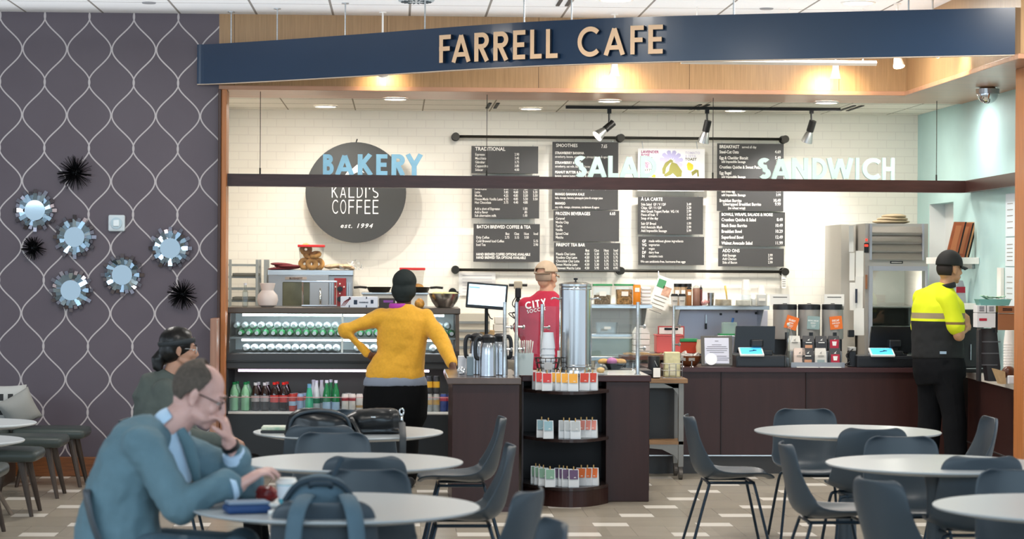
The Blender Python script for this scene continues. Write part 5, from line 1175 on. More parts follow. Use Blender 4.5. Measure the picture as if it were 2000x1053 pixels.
# prep surface items
ctub('clear empty tub with a white label on the prep cabinet, right of the urn', 1166, 1207, 630, 20.6, zh, None, None, True, fill=0)
ctub('clear round edged tub beside the labelled tub on the prep cabinet', 1210, 1234, 634, 20.6, zh, None, None, False, fill=0)
o, w_, h_ = T('takeout_boxes', 'white peaked carton stack right of the steel guard post', 'boxes', 1238, 1270, 640, 700, 20.55, .2, .9)
for k in range(4): box_obj('box', -w_/2, w_/2, -.08, .08, k*h_*.2, (k+.92)*h_*.2, paper, o, .004)
bm = BM(); prism(bm, [(-w_/2, 0), (-w_*.3, h_*.2), (w_*.3, h_*.2), (w_/2, 0)], (0, -.08, h_*.8), (1, 0, 0), (0, 0, 1), (0, .16, 0)); obj('top_box', fixn(bm), paper, o)
# hanging paper flyer
p = at(1293, 572, 21.32); o = thing('hanging_flyer', 'tilted white menu flyer with green and food pictures clipped to the lower pipe rail', 'flyer', p); rot = Matrix.Rotation(radians(20), 3, 'Y')
w_, h_ = 31/s_at(21.32)*1.15, 62/s_at(21.32)
def fl(name, x, z, sx, sz, m_, y=0, t=.003): bm = BM(); box(bm, (x, y, z), (sx, t, sz)); bmesh.ops.rotate(bm, cent=(0, 0, 0), matrix=rot, verts=bm.verts); return obj(name, bm, m_, o)
fl('sheet', 0, 0, w_, h_, paper); fl('green_picture', -w_*.2, h_*.27, w_*.44, h_*.26, mat('picture_green', '#4f9467', .5), -.003); fl('food_picture', w_*.2, h_*.08, w_*.46, h_*.3, mat('picture_food', '#c49a84', .5, var=.4, scale=30), -.003)
bm = BM()
for k in range(5): box(bm, (0, -.003, -h_*.15-k*.035), (w_*.7, .002, .006))
bmesh.ops.rotate(bm, cent=(0, 0, 0), matrix=rot, verts=bm.verts); obj('print', bm, mat('grey_print', '#9b9894'), o)
bm = BM(); tube(bm, [(-.03, 0, h_*.46), (-.03, .03, h_*.68)], .004, 6); obj('clip', bm, metal, o)
p = at(1531, 548, 21.36); o = thing('wall_tag', 'narrow printed tag hanging from the right end of the lower pipe rail', 'tag', p); box_obj('strip', -.02, .02, 0, .004, -.07, .06, paper, o, 0); bm = BM(); [box(bm, (0, -.002, z), (.03, .002, .008)) for z in (-.05, -.03, -.01, .01)]; obj('print', bm, mat('grey_print', '#9b9894'), o)
o, w_, h_ = T('notice_sheet', 'pale printed sheet on the brick wall left of the order screen', 'notice', 896, 968, 532, 552, 21.47, .01); box_obj('sheet', -w_/2, w_/2, 0, .004, -.12, h_, mat('pale_notice', '#e4e2e0', .7), o, 0)
bm = BM()
for k in range(6): box(bm, (0, -.001, h_-.03-k*.03), (w_*.8, .001, .006))
obj('print', bm, mat('faint_print', '#bdbbc0', .6), o)

# things behind and on the service counter, left to right
o, w_, h_ = T('pastry_plate', 'dark plate of pastries with pink wrapping behind the tea counter', 'plate', 1172, 1226, 703, 722, 17.8, .2); zb_ = o.location.z
lathe_obj('plate', [(.05, 0), (.06, .004), (w_*.48, .045), (w_*.46, .045), (.05, .012)], mat('dark_stoneware', '#3a3a3a', .3), o)
for k, (dx, dy, m_) in enumerate(((-.07, 0, bag_m), (.06, -.01, bag_m), (.02, .05, bag_m))): bm = BM(); ell(bm, (dx, dy, .055), (.045, .04, .025)); obj('pastry', bm, m_, o, smooth=True)
bm = BM(); ell(bm, (-.01, -.04, .06), (.04, .03, .03)); obj('pink_wrap', bm, mat('pink_wrap', '#c577a8', .5), o, smooth=True)
o2 = thing('pastry_stand', 'dark low display table behind the tea counter under the pastry plate', 'table', (o.location.x+.06, 17.9, 0)); box_obj('top', -.3, .22, -.2, .22, zb_-.03, zb_-.001, mat('dark_display', '#3b3535', .4), o2)
for sx in (-.27, .19):
    for sy in (-.17, .19): box_obj('leg', sx-.015, sx+.015, sy-.015, sy+.015, 0, zb_-.03, blk, o2)
for px, lab in ((1164, 'tiny silver card holder left of the pastry plate'), (1236, 'tiny silver card holder right of the pastry plate')):
    p = at(px, 719, 17.75); o = thing('card_holder', lab, 'card holder', (p.x, 17.75, zb_), 0, 'silver card holders'); lathe_obj('foot', [(.018, 0), (.01, .008), (.004, .012), (.004, .05), (.012, .056)], chrome, o, n=14)
for px, py, lab in ((1333, 719, 'silver card holder at the left of the wooden bowl'), (1351, 719, 'silver card holder in front of the wooden bowl')):
    p = at(px, py, 19.2); o = thing('card_holder', lab, 'card holder', (p.x, 19.2, ZC), 0, 'silver card holders'); lathe_obj('foot', [(.018, 0), (.01, .008), (.004, .012), (.004, .05), (.012, .056)], chrome, o, n=14); box_obj('card', -.025, .025, -.003, .003, .05, .075, mat('grey_print', '#9b9894'), o, 0)
o, w_, h_ = T('pastry_paper', 'crumpled sheet of brown paper behind the cart and the guard post', 'paper', 1220, 1296, 688, 708, 19.95, .2, .93)
bm = BM(); rnd = random.Random(11); nn_ = 14; rr_ = [[bm.verts.new((-w_/2+w_*i/nn_, -.08+.16*j/2, h_*(.35+.5*rnd.random())*(.6 if j == 0 else 1))) for i in range(nn_+1)] for j in range(3)]
for a_, b_ in zip(rr_, rr_[1:]):
    for i in range(nn_): bm.faces.new((a_[i], a_[i+1], b_[i+1], b_[i]))
bmesh.ops.solidify(bm, geom=bm.faces[:], thickness=.004); obj('sheet', bm, kraft, o)
o2 = thing('bread_board', 'brown tray under the crumpled paper behind the cart', 'tray', (o.location.x, 20.05, 0)); box_obj('tray', -w_/2-.03, w_/2+.03, -.14, .14, .9, .935, mat('dark_brown_wood', '#5a3320'), o2)
for sx in (-w_/2, w_/2):
    for sy in (-.1, .1): box_obj('leg', sx-.012, sx+.012, sy-.012, sy+.012, 0, .9, blk, o2)
o, w_, h_ = T('black_canister', 'black canister with a hanging white tag on the cart', 'canister', 1266, 1291, 696, 741, 18.66, .1, None); o.location.z = ct.location.z+.0; zc_ = at(1290, 740, 18.62).z; o.location.z = zc_; h_ = at(1280, 696, 18.66).z-zc_
lathe_obj('body', [(w_*.46, 0), (w_*.48, .006), (w_*.48, h_*.96), (w_*.44, h_)], plas_b, o); bm = BM(); tube(bm, [(0, -w_/2, h_*.8), (.02, -w_/2-.01, h_*.55)], .003, 6); obj('string', bm, metal, o); box_obj('tag', -.012, .045, -w_/2-.014, -w_/2-.01, .01, h_*.48, paper, o, .001)
o, w_, h_ = T('packet_basket', 'wire basket of pale yellow packets on the right of the cart', 'basket', 1295, 1333, 688, 741, 18.68, .13); o.location.z = zc_; h_ = at(1314, 688, 18.68).z-zc_
box_obj('packet_bag', -w_*.4, w_*.4, -.045, .045, .008, h_, mat('pale_yellow_packets', '#cfc79c', .5, var=.15, scale=20), o, .008); box_obj('label', -w_*.22, w_*.22, -.05, -.044, h_*.12, h_*.55, mat('cream_label', '#ded8bb', .5), o, 0)
bm = BM()
for z in (.004, h_*.3, h_*.56): tube(bm, [(sx*w_/2, sy*.062, z) for sx, sy in ((-1, -1), (1, -1), (1, 1), (-1, 1), (-1, -1))], .003, 6)
for sx in (-1, -.33, .33, 1):
    for sy in (-1, 1): tube(bm, [(sx*w_/2, sy*.062, 0.002), (sx*w_/2, sy*.062, h_*.56)], .0025, 6)
obj('wires', bm, metal, o)
o, w_, h_ = T('wooden_bowl', 'brown wooden bowl full of wrapped sweets on the service counter', 'bowl', 1327, 1374, 688, 720, 19.3, .19, ZC); hb = h_*.72
lathe_obj('bowl', [(.04, 0), (.055, .005), (w_*.43, hb*.5), (w_*.5, hb), (w_*.47, hb), (w_*.4, hb*.5), (.04, .02)], mat('warm_bowl_wood', '#7a4526', .35, var=.2, scale=8), o, n=32)
rnd = random.Random(2); bm = BM()
for k in range(14): box(bm, (rnd.uniform(-.07, .07), rnd.uniform(-.06, .06), hb*.9+rnd.uniform(-.02, .035)), (.05, .02, .03), Matrix.Rotation(rnd.uniform(0, 3), 3, 'Z') @ Matrix.Rotation(rnd.uniform(-.6, .6), 3, 'Y'))
obj('sweets', bm, mat('wrapped_sweets', '#cfc8c0', .3, var=.3, scale=30), o)
for o_ in ():
    pass
# red bin etc. further back
o, w_, h_ = T('red_tote', 'coral red plastic tote behind the cart', 'tote', 1283, 1335, 654, 690, 20.3, .25, None); zz_ = o.location.z
box_obj('tote', -w_/2, w_/2, -.1, .1, 0, h_, mat('coral_plastic', '#d8605c', .4), o, .012); box_obj('rim', -w_/2-.006, w_/2+.006, -.106, .106, h_-.012, h_, mat('coral_plastic', '#d8605c'), o, .003)
o, w_, h_ = T('clipboard', 'red edged clipboard with papers standing behind the coral tote', 'clipboard', 1285, 1337, 637, 690, 20.55, .02, zz_); box_obj('board', -w_/2, w_/2, .003, .01, 0, h_, mat('red_board', '#b04a48', .5), o); box_obj('paper', -w_/2+.012, w_/2-.012, -.003, .003, .005, h_-.012, paper, o, 0); box_obj('clip', -.06, .06, -.01, .003, h_-.035, h_-.015, blk, o)
o, w_, h_ = T('red_sauce_tub', 'green lidded tub of red sauce right of the coral tote', 'container', 1330, 1362, 662, 690, 20.3, .14, zz_)
box_obj('tub', -w_/2, w_/2, -.06, .06, 0, h_*.8, mat('red_sauce', '#b23c26', .35), o, .008); box_obj('lid', -w_/2-.008, w_/2+.008, -.07, .07, h_*.8, h_, grn_l, o, .004)
o, w_, h_ = T('white_jug', 'small white jug between the red sauce tub and the framed letter', 'jug', 1360, 1376, 664, 690, 20.2, .08, zz_); lathe_obj('body', [(w_*.42, 0), (w_*.48, h_*.5), (w_*.36, h_*.85), (w_*.4, h_)], mat('cream_jug', '#d9c7a8', .5), o, n=20)
o, w_, h_ = T('green_tub', 'clear tub with a blue handled tool on green tray behind the left till', 'container', 1412, 1440, 630, 655, 20.75, .12, None)
box_obj('tub', -w_/2, w_/2, -.05, .05, .01, h_, mat('greenish_clear', '#b7cfc5', .2, alpha=.5), o, .006); box_obj('tray', -w_/2-.03, w_/2+.02, -.07, .07, 0, .012, grn_l, o, .002); bm = BM(); tube(bm, [(.02, 0, h_*.6), (.035, 0, h_*1.35)], .011, 10); obj('tool_handle', bm, mat('blue_handle', '#2f5f9e', .4), o); gz = o.location.z
o2 = thing('side_shelf', 'small steel stand under the green tray behind the left till', 'stand', (o.location.x, 20.81, 0)); box_obj('plate', -.12, .12, -.09, .09, gz-.015, gz-.001, steel, o2); box_obj('post', -.02, .02, -.02, .02, .9, gz-.015, steel, o2)
o2 = thing('pass_shelf', 'steel pass shelf carrying the coral tote', 'shelf', (at(1330, 690, 20.4).x, 20.42, 0)); box_obj('plate', -.26, .26, -.2, .2, zz_-.02, zz_-.001, steel, o2)
for sx in (-.24, .24): box_obj('leg', sx-.015, sx+.015, -.15, .15, .9, zz_-.02, steel, o2)
# framed letter
o, w_, h_ = T('framed_letter', 'dark framed letter with a white round card in front, on the service counter', 'frame', 1371, 1432, 656, 718, 19.25, .06, ZC)
rt = Matrix.Rotation(radians(-12), 3, 'X')
def leaned(bm): bmesh.ops.rotate(bm, cent=(0, 0, 0), matrix=rt, verts=bm.verts); return bm
bm = BM(); box(bm, (0, 0, h_/2+.004), (w_, .016, h_*.98), bev=.003); obj('frame', leaned(bm), mat('dark_grey_frame', '#56534f', .35), o)
bm = BM(); box(bm, (0, -.009, h_/2+.004), (w_*.78, .003, h_*.84)); obj('letter', leaned(bm), mat('cool_paper', '#d3d4e2', .5), o)
bm = BM()
for k, wv in enumerate((.03, 0, .08, .16, .18, .17, .12, 0, .08, .15, .1)):
    if wv: box(bm, (0 if k < 7 else .04, -.0112, h_*(.83-.062*k)), (wv, .001, .005))
obj('print', leaned(bm), mat('letter_print', '#70707c', .5), o)
bm = BM(); lathe(bm, [(.0001, 0), (.05, 0), (.05, .004), (.0001, .004)], n=24); bmesh.ops.rotate(bm, cent=(0, 0, 0), matrix=Matrix.Rotation(pi/2, 3, 'X'), verts=bm.verts); bmesh.ops.translate(bm, vec=(-.05, -.016, .06), verts=bm.verts); obj('round_card', leaned(bm), mat('white_card', '#f4f4f6', .5), o)
# tills
def till(lab, grp, mpx, dpx, tpx, my0, rzm=0.0):
    x0_, x1_ = at(dpx[0], 700, 19.25).x, at(dpx[1], 700, 19.25).x; X0 = (x0_+x1_)/2
    o = thing('till', lab, 'till', (X0, 19.4, ZC), 0, grp); w_ = x1_-x0_
    hd = at(1480, 694, 19.25).z-ZC
    dr = box_obj('cash_drawer', -w_/2, w_/2, -.2, .1, 0, hd, mat('till_black', '#202226', .35), o, .005); box_obj('drawer_lip', -w_/2+.01, w_/2-.01, -.204, -.2, hd*.1, hd*.8, mat('till_dark', '#191a1d', .3), dr, .002)
    xa, xb_ = at(mpx[0], 660, 19.3).x-X0, at(mpx[1], 660, 19.3).x-X0; zt_ = at(mpx[0], my0, 19.3).z-ZC; zb2 = at(mpx[0], 689, 19.3).z-ZC
    bm = BM(); prism(bm, [(xa, zb2), (xb_, zb2), (xb_+.004, zt_), (xa+.02, zt_)], (0, -.1, 0), (1, 0, 0), (0, 0, 1), (0, .03, 0)); obj('screen_back', fixn(bm), frame_b, o)
    xm2 = (xa+xb_)/2+.02; bm = BM(); box(bm, (xm2, -.125, (zt_+zb2)/2-.03), (.1, .05, .06), bev=.01); box(bm, (xm2, -.09, hd+.05), (.06, .05, .1)); box(bm, (xm2, -.06, hd+.006), (.2, .16, .012)); obj('stand', bm, plas_b, o)
    xa, xb_ = at(tpx[0], 682, 19.22).x-X0, at(tpx[1], 682, 19.22).x-X0
    rt2 = Matrix.Rotation(radians(24), 3, 'X'); c_ = Vector(((xa+xb_)/2, -.17, hd+.028))
    bm = BM(); box(bm, (0, 0, 0), (xb_-xa, .14, .018), rt2, .004); bmesh.ops.translate(bm, vec=c_, verts=bm.verts); tb = obj('tablet', bm, plas_w, o)
    bm = BM(); box(bm, (0, 0, .0098), ((xb_-xa)*.88, .118, .001)); bmesh.ops.rotate(bm, cent=(0, 0, 0), matrix=rt2, verts=bm.verts); bmesh.ops.translate(bm, vec=c_, verts=bm.verts); obj('tablet_screen', bm, tabl, tb)
    bm = BM(); box(bm, (0.01, 0, .0108), (.06, .012, .001), .3); box(bm, (.03, .01, .0108), (.03, .012, .001), -.4); bmesh.ops.rotate(bm, cent=(0, 0, 0), matrix=rt2, verts=bm.verts); bmesh.ops.translate(bm, vec=c_, verts=bm.verts); obj('screen_mark', bm, mat('screen_ink', '#1d3c52', .4), tb)
    bm = BM(); box(bm, (xb_+.03, -.12, hd+.02), (.1, .1, .04), bev=.006); obj('card_reader', bm, plas_b, o)
    return o, X0, hd
till('left till with black screen back and blue tablet beside the framed letter', 'tills on the service counter', (1433, 1513), (1436, 1536), (1444, 1491), 637)
o, X0, hd = till('right till with black screen back and blue tablet, next to the man in yellow', 'tills on the service counter', (1697, 1786), (1672, 1790), (1699, 1746), 638)
o, w_, h_ = T('till_printer', 'small grey receipt printer with black cables left of the right till', 'printer', 1659, 1672, 678, 719, 19.3, .1, ZC); box_obj('body', -w_/2, w_/2, -.05, .05, 0, h_*.8, plas_b, o, .005); box_obj('lid', -w_/2, w_/2+.0, -.05, .05, h_*.8, h_, mat('grey_plastic', '#a8a6a3', .4), o, .005)
bm = BM(); tube(bm, smoothpath([(.0, -.06, h_*.9), (-.06, -.08, h_*.6), (-.03, -.08, h_*.3), (-.07, -.08, .02), (-.01, -.08, .006)], 5), .005, 6); obj('cable', bm, plas_b, o)
o, w_, h_ = T('swing_bottle', 'clear glass swing top bottle in front of the coffee dispensers', 'bottle', 1533, 1549, 628, 719, 19.16, .08, ZC)
lathe_obj('body', [(.02, 0), (.034, .004), (.034, .07), (.032, .09), (.014, .15), (.012, h_*.8), (.014, h_*.88)], thin_glass('bottle_glass2', (.86, .88, .84, 1), .15, .03), o, n=20); bm = BM(); ell(bm, (0, 0, h_*.93), (.013, .013, .016), seg=12); obj('stopper', bm, mat('pale_stopper', '#c9c6c0', .3), o)
bm = BM(); tube(bm, smoothpath([(.014, 0, h_*.86), (.03, -.01, h_*.7), (.016, -.014, h_*.55)], 4), .002, 6); obj('wire', bm, metal, o)
# coffee dispensers
for i, (px0, px1, tagc, txt, lab) in enumerate(((1513, 1560, 'e8742c', 'COFFEE', 'steel coffee dispenser with a tilted orange card, left of three'), (1562, 1606, '8fa6a5', 'DECAF', 'steel coffee dispenser with a grey teal card, middle of three'), (1609, 1652, 'e8742c', 'DECAF', 'steel coffee dispenser with orange card, right of three'))):
    o, w_, h_ = T('coffee_dispenser', lab, 'coffee dispenser', px0, px1, 593, 719, 19.54, .2, ZC, 'coffee dispensers on the service counter'); r_ = w_/2; zs_ = h_*.42
    box_obj('base', -r_*.9, r_*.9, -.09, .09, 0, .02, plas_b, o); bm = BM(); box(bm, (0, .05, zs_/2), (r_*1.8, .06, zs_)); obj('stand', bm, plas_b, o)
    lathe_obj('tank', [(r_*.9, zs_), (r_*.97, zs_+.01), (r_*.97, h_*.9), (r_*.99, h_*.905)], mat('tank_steel', '#cdc9c3', .28, .35), o, n=36); lathe_obj('lid', [(r_, h_*.9), (r_, h_*.955), (r_*.96, h_*.985), (r_*.2, h_*.99), (r_*.16, h_)], plas_b, o, n=36)
    bm = BM(); box(bm, (0, -r_*.95, zs_+.03), (.03, .03, .06)); obj('tap', bm, plas_b, o)
    ang = (.3, .05, -.1)[i]; dx = (.04, .02, .01)[i]; rot = Matrix.Rotation(ang, 3, 'Y'); bm = BM(); box(bm, (0, 0, 0), (.105, .003, .11), rot); bmesh.ops.translate(bm, vec=(dx, -r_-.004, h_*.69), verts=bm.verts); cd_ = obj('card', bm, mat('card_'+tagc, '#'+tagc, .5), o)
    bm = BM(); text_bm(bm, ('GUEST', 'BREAK. DECAF', 'DECAF')[i], (-.002, -.0022, .012), (1, 0, 0), (0, 0, 1), (.016, .011, .016)[i], .001, .9, .04, 'CENTER')
    text_bm(bm, ('BLEND', 'MEDIUM', 'CAFE KALDI')[i], (-.002, -.0022, -.008), (1, 0, 0), (0, 0, 1), .011, .001, .8, .04, 'CENTER')
    for k in range(3): box(bm, (0, -.0022, -.02-k*.008), (.04-.006*k, .001, .0025))
    bmesh.ops.rotate(bm, cent=(0, 0, 0), matrix=rot, verts=bm.verts); bmesh.ops.translate(bm, vec=(dx, -r_-.004, h_*.69), verts=bm.verts); obj('lettering', bm, wt, cd_)
    if i != 1:
        px_a, px_b = ((1512, 1552), (0, 0), (1623, 1655))[i]; p = at((px_a+px_b)/2, 586, 19.55)
        o2 = thing('sign_card', ('small white card sign above the left dispenser', '', 'small white card sign above the right dispenser')[i], 'sign', (p.x, 19.775, ZC)); zc2 = p.z-ZC; box_obj('card', -.085, .085, -.002, .002, zc2-.05, zc2+.045, paper, o2, 0); bm = BM(); box(bm, (0, -.003, zc2+.02), (.12, .001, .008)); obj('print', bm, mat('sign_print', '#6d6a66', .5), o2); bm = BM(); tube(bm, [(0, .005, 0.0), (0, .005, zc2)], .004, 6); box(bm, (0, 0, .003), (.06, .06, .006)); obj('stem', bm, metal, o2)
# bags of coffee in a tray
o, w_, h_ = T('display_tray', 'grey steel display tray holding the coffee bags', 'tray', 1545, 1650, 708, 719, 19.17, .22, ZC); box_obj('tray', -w_/2, w_/2, -.11, .11, 0, .012, mat('grey_tray', '#8e8f92', .35, .6), o, .002); box_obj('front_lip', -w_/2, w_/2, -.112, -.105, 0, h_, mat('grey_tray', '#8e8f92'), o, .001); bm = BM(); box(bm, (-w_*.2, -.12, .003), (w_*.4, .06, .004)); box(bm, (w_*.22, -.12, .003), (w_*.4, .06, .004)); obj('leaflets', bm, paper, o)
box_obj('riser', -w_/2+.005, w_/2-.005, .0, .1, .012, .13, mat('grey_tray', '#8e8f92'), o, .002)
zt1 = ZC+.013; zt2 = ZC+.131
cof = {'b': mat('charcoal_bag', '#35363a', .45), 'k': mat('blush_bag', '#d3bfb4', .5), 'w': mat('pale_bag', '#cfcbc4', .5)}
lbl = {'o': mat('apricot_label', '#d29a78', .5), 'r': mat('crimson_label', '#b6283f', .4), 't': mat('slate_label', '#97a6a6', .5), 'n': None}
for i, (px, rw_, bg_, lb_, lab) in enumerate(((1561, 0, 'k', 'n', 'plain blush coffee bag at the left of the front row'), (1577, 0, 'b', 'o', 'charcoal coffee bag with apricot label in the front row'), (1602, 0, 'w', 't', 'pale coffee bag with slate label in the front row'), (1630, 0, 'b', 'r', 'charcoal coffee bag with crimson label, front row right end'), (1551, 1, 'w', 'n', 'pale plain coffee bag at the left of the back row'), (1578, 1, 'b', 'o', 'charcoal coffee bag with apricot label in the back row'), (1603, 1, 'b', 'n', 'charcoal plain coffee bag in the middle of the back row'), (1628, 1, 'b', 'r', 'charcoal coffee bag with crimson label, back row right end'))):
    Y = 19.23 if rw_ == 0 else 19.33; p = at(px, 700, Y); hb = .145 if rw_ == 0 else .125
    r = thing('coffee_bag', lab, 'coffee bag', (p.x, Y, zt1 if rw_ == 0 else zt2), 0, 'coffee bags in the display tray')
    bm = BM(); rows = []
    for z, wv, dv in ((0, .047, .026), (.01, .049, .03), (hb*.6, .048, .024), (hb*.86, .046, .01), (hb, .044, .003)): rows.append([bm.verts.new((sx*wv, sy*dv, z)) for sx, sy in ((-1, -1), (1, -1), (1, 1), (-1, 1))])
    for a_, b_ in zip(rows, rows[1:]):
        for q in range(4): bm.faces.new((a_[q], a_[(q+1) % 4], b_[(q+1) % 4], b_[q]))
    bm.faces.new(rows[0][::-1]); bm.faces.new(rows[-1]); obj('bag', bm, cof[bg_], r)
    if lbl[lb_]:
        k_ = .03 if lb_ != 'r' else .036; l = box_obj('label', -k_, k_, -.034, -.031, .012, .05 if lb_ != 'r' else .095, lbl[lb_], r, 0)
        if lb_ == 'r': bm = BM(); lathe(bm, [(.014, .045), (.019, .078), (.02, .08)], (0, -.034, 0), 12); bmesh.ops.scale(bm, vec=(1, .05, 1), space=Matrix.Translation((0, .034, 0)), verts=bm.verts); obj('cup_print', bm, wt, l)
    bm = BM(); prism(bm, [(-.012, hb*.7), (.012, hb*.84), (.004, hb*.76), (.008, hb*.7)], (0, -.03, 0), (1, 0, 0), (0, 0, 1), (0, .002, 0)); box(bm, (0, -.032, hb*.56), (.05, .002, .007)); obj('print', fixn(bm), wt if bg_ == 'b' else mat('grey_print', '#9b9894'), r)

# tall glass door warmer
Yf = 19.95
o, w_, h_ = T('glass_door_cabinet', 'tall steel glass door cabinet with louvred top at the end of the servery', 'cabinet', 1690, 1812, 437, 900, Yf, .8, 0); X0 = o.location.x
fx = lambda px: at(px, 560, Yf).x-X0; fz = lambda py: at(1750, py, Yf).z
cst = mat('cabinet_steel', '#b3b0aa', .45, .2)
bm = bx(-w_/2, -w_/2+.05, -.38, .4, 0, h_); bx(w_/2-.05, w_/2, -.38, .4, 0, h_, bm=bm); bx(-w_/2, w_/2, .36, .4, 0, h_, bm=bm); bx(-w_/2-.002, w_/2+.002, -.383, .402, fz(520), h_+.001, bm=bm); bx(-w_/2-.002, w_/2+.002, -.383, .402, 0, .35, bm=bm); obj('housing', bm, cst, o)
dr = obj('door', bx(fx(1697), fx(1704), -.41, -.38, .36, fz(520)), mat('door_frame_steel', '#adb1bb', .4, .25), o)
bm = bx(fx(1808), fx(1812)-.002, -.41, -.38, .36, fz(520)); bx(fx(1704)+.001, fx(1808)-.001, -.411, -.38, fz(529), fz(520), bm=bm); bx(fx(1704)+.001, fx(1808)-.001, -.411, -.38, .36, .42, bm=bm); obj('door_frame', bm, mat('door_frame_steel', '#a7abb5'), dr)
obj('glass', bx(fx(1704), fx(1808), -.4, -.395, .42, fz(529)), thin_glass('dark_door_glass', (.8, .82, .8, 1), .10, .02), dr)
obj('interior', bx(-w_/2+.05, w_/2-.05, .3, .36, .35, fz(520)), mat('cabinet_interior', '#8a8d88', .4), o)
for py in (602, 640, 690): box_obj('rack', -w_/2+.05, w_/2-.05, -.3, .3, fz(py), fz(py)+.012, metal, o, 0)
for k in range(4): 
    z1_, z0_ = fz(440+17*k)-.004, fz(457+17*k); bm = BM(); prism(bm, [(-.38, z1_), (-.41, z0_+.012), (-.41, z0_), (-.38, z0_)], (fx(1702), 0, 0), (0, 1, 0), (0, 0, 1), (fx(1800)-fx(1702), 0, 0)); obj('louvre', fixn(bm), mat('louvre_steel', '#958f86', .42, .3), o)
for pa, pb in ((1698, 1702), (1800, 1804)): obj('louvre_trim', bx(fx(pa), fx(pb), -.415, -.38, fz(508), h_), mat('door_frame_steel', '#a7abb5'), o)
pl_ = box_obj('badge', fx(1739), fx(1764), -.386, -.378, fz(515), fz(510), plas_b, o, .002); bm = BM(); box(bm, ((fx(1739)+fx(1764))/2, -.387, fz(512.5)), (.09, .002, .008)); obj('badge_print', bm, mat('badge_silver', '#c9c6c0', .3), pl_)
cp = box_obj('controller', fx(1687)+.004, fx(1697), -.39, -.378, fz(494), fz(475), plas_b, o, .002); bm = BM(); box(bm, ((fx(1687)+fx(1697))/2, -.392, fz(480)), (.03, .004, .02)); box(bm, ((fx(1687)+fx(1697))/2, -.392, fz(469)), (.02, .004, .02)); obj('red_display', bm, mat('red_display', '#d8382c', .3, emit='#e03a28', es=1.2), cp)
box_obj('handle', fx(1687)+.01, fx(1693), -.43, -.4, fz(565), fz(537), mat('copper_handle', '#9c6a4c', .4), dr, .003)
for i, (zr, rr2, m_) in enumerate(((fz(602)+.012, .05, grey), (fz(640)+.012, .06, mat('pan_shadow', '#6d6a62', .4)))):
    pass
bm = BM()
for k in range(3): ell(bm, (0.02+.012*k, -.05, h_+.022+.024*k), (w_*.3-.03*k, .2, .022), seg=20)
for v in bm.verts: v.co.z = max(v.co.z, h_+.001)
tag(obj('paper_sacks', bm, mat('tan_paper_sack', '#a8977c', .7, var=.12, scale=12, bump=.3), smooth=True, loc=(o.location.x, o.location.y, 0)), 'folded tan paper sacks piled on top of the glass door cabinet', 'sacks')
lamp('cabinet_fill', 'POINT', (o.location.x, Yf+.1, 1.5), 9, (1, .93, .85), shadow_soft_size=.05)  # fill light added to lift the dark interior, not a cabinet fitting
# side panel left of it carrying sheets of paper
o, w_, h_ = T('side_partition', 'pale partition beside the glass door cabinet hung with paper sheets', 'partition', 1658, 1688, 437, 900, 19.9, .8, 0); box_obj('panel', -w_/2, w_/2-.004, -.02, .75, 0, h_, mat('pale_partition', '#c9c5bb', .5), o); xo_, pz = o.location.x, lambda py: at(1672, py, 19.88).z
for i, (px0, px1, py0, py1) in enumerate(((1659, 1668, 441, 492), (1660, 1670, 494, 548), (1672, 1687, 490, 540), (1671, 1686, 540, 606), (1660, 1672, 552, 606), (1668, 1688, 602, 655))):
    a_, b_ = at(px0, 500, 19.86).x, at(px1, 500, 19.86).x; bm = BM(); box(bm, ((a_+b_)/2, 0, (pz(py0)+pz(py1))/2), (b_-a_, .004, pz(py0)-pz(py1)), Matrix.Rotation((-.05, .02, -.02, .05, -.03, -.04)[i], 3, 'X'))
    tag(obj('paper_sheet', bm, paper, loc=(0, 19.885-.006*i, 0)), 'white paper sheet on the pale partition, '+('topmost beside the cabinet corner', 'long one under the topmost', 'upper one nearest the cabinet', 'middle one nearest the cabinet', 'one beside the black clip', 'lowest of the group')[i], 'paper sheet', 'paper sheets on the partition')
bm = BM(); box(bm, (at(1672, 575, 19.84).x, 19.83, pz(578)), (.018, .012, .12)); tag(obj('bulldog_clip', bm, mat('dark_blue_clip', '#2e3344', .4)), 'dark clip holding sheets on the pale partition', 'clip')
bm = BM(); box(bm, (at(1660, 651, 19.84).x, 19.8, pz(651)), (.05, .06, .06), bev=.005); tag(obj('wall_holder', bm, plas_b), 'small black holder at the foot of the paper sheets', 'holder')

# right end: shelves on the teal wall
def rw(px, py, Xw=RX-.0):
    """point on the teal wall"""
    r = ray(px, py); t = Xw/r.x; return Vector((r.x*t, r.y*t, CAMZ+r.z*t))
def rw_shelf(lab, pxa, pxb, py, py1, depth):
    a_, b_ = rw(pxa, py), rw(pxb, py); zt_ = b_.z; o = thing('floating_shelf', lab, 'shelf', (RX, (a_.y+b_.y)/2, zt_), 0, 'white shelves on the teal wall'); ln = abs(a_.y-b_.y); t_ = .055
    obj('shelf', bx(-depth, -.002, -ln/2, ln/2, -t_, 0, .003), white_m, o); bm = BM(); box(bm, (-.012, 0, -t_-.02), (.02, ln*.5, .04)); obj('bracket', bm, metal, o); return o
sh1 = rw_shelf('white floating shelf with wooden picture frames on the teal wall', 1877, 1913, 503, 515, .3)
sh2 = rw_shelf('lower white floating shelf with bags beside the man in yellow', 1862, 1910, 593, 608, .26)
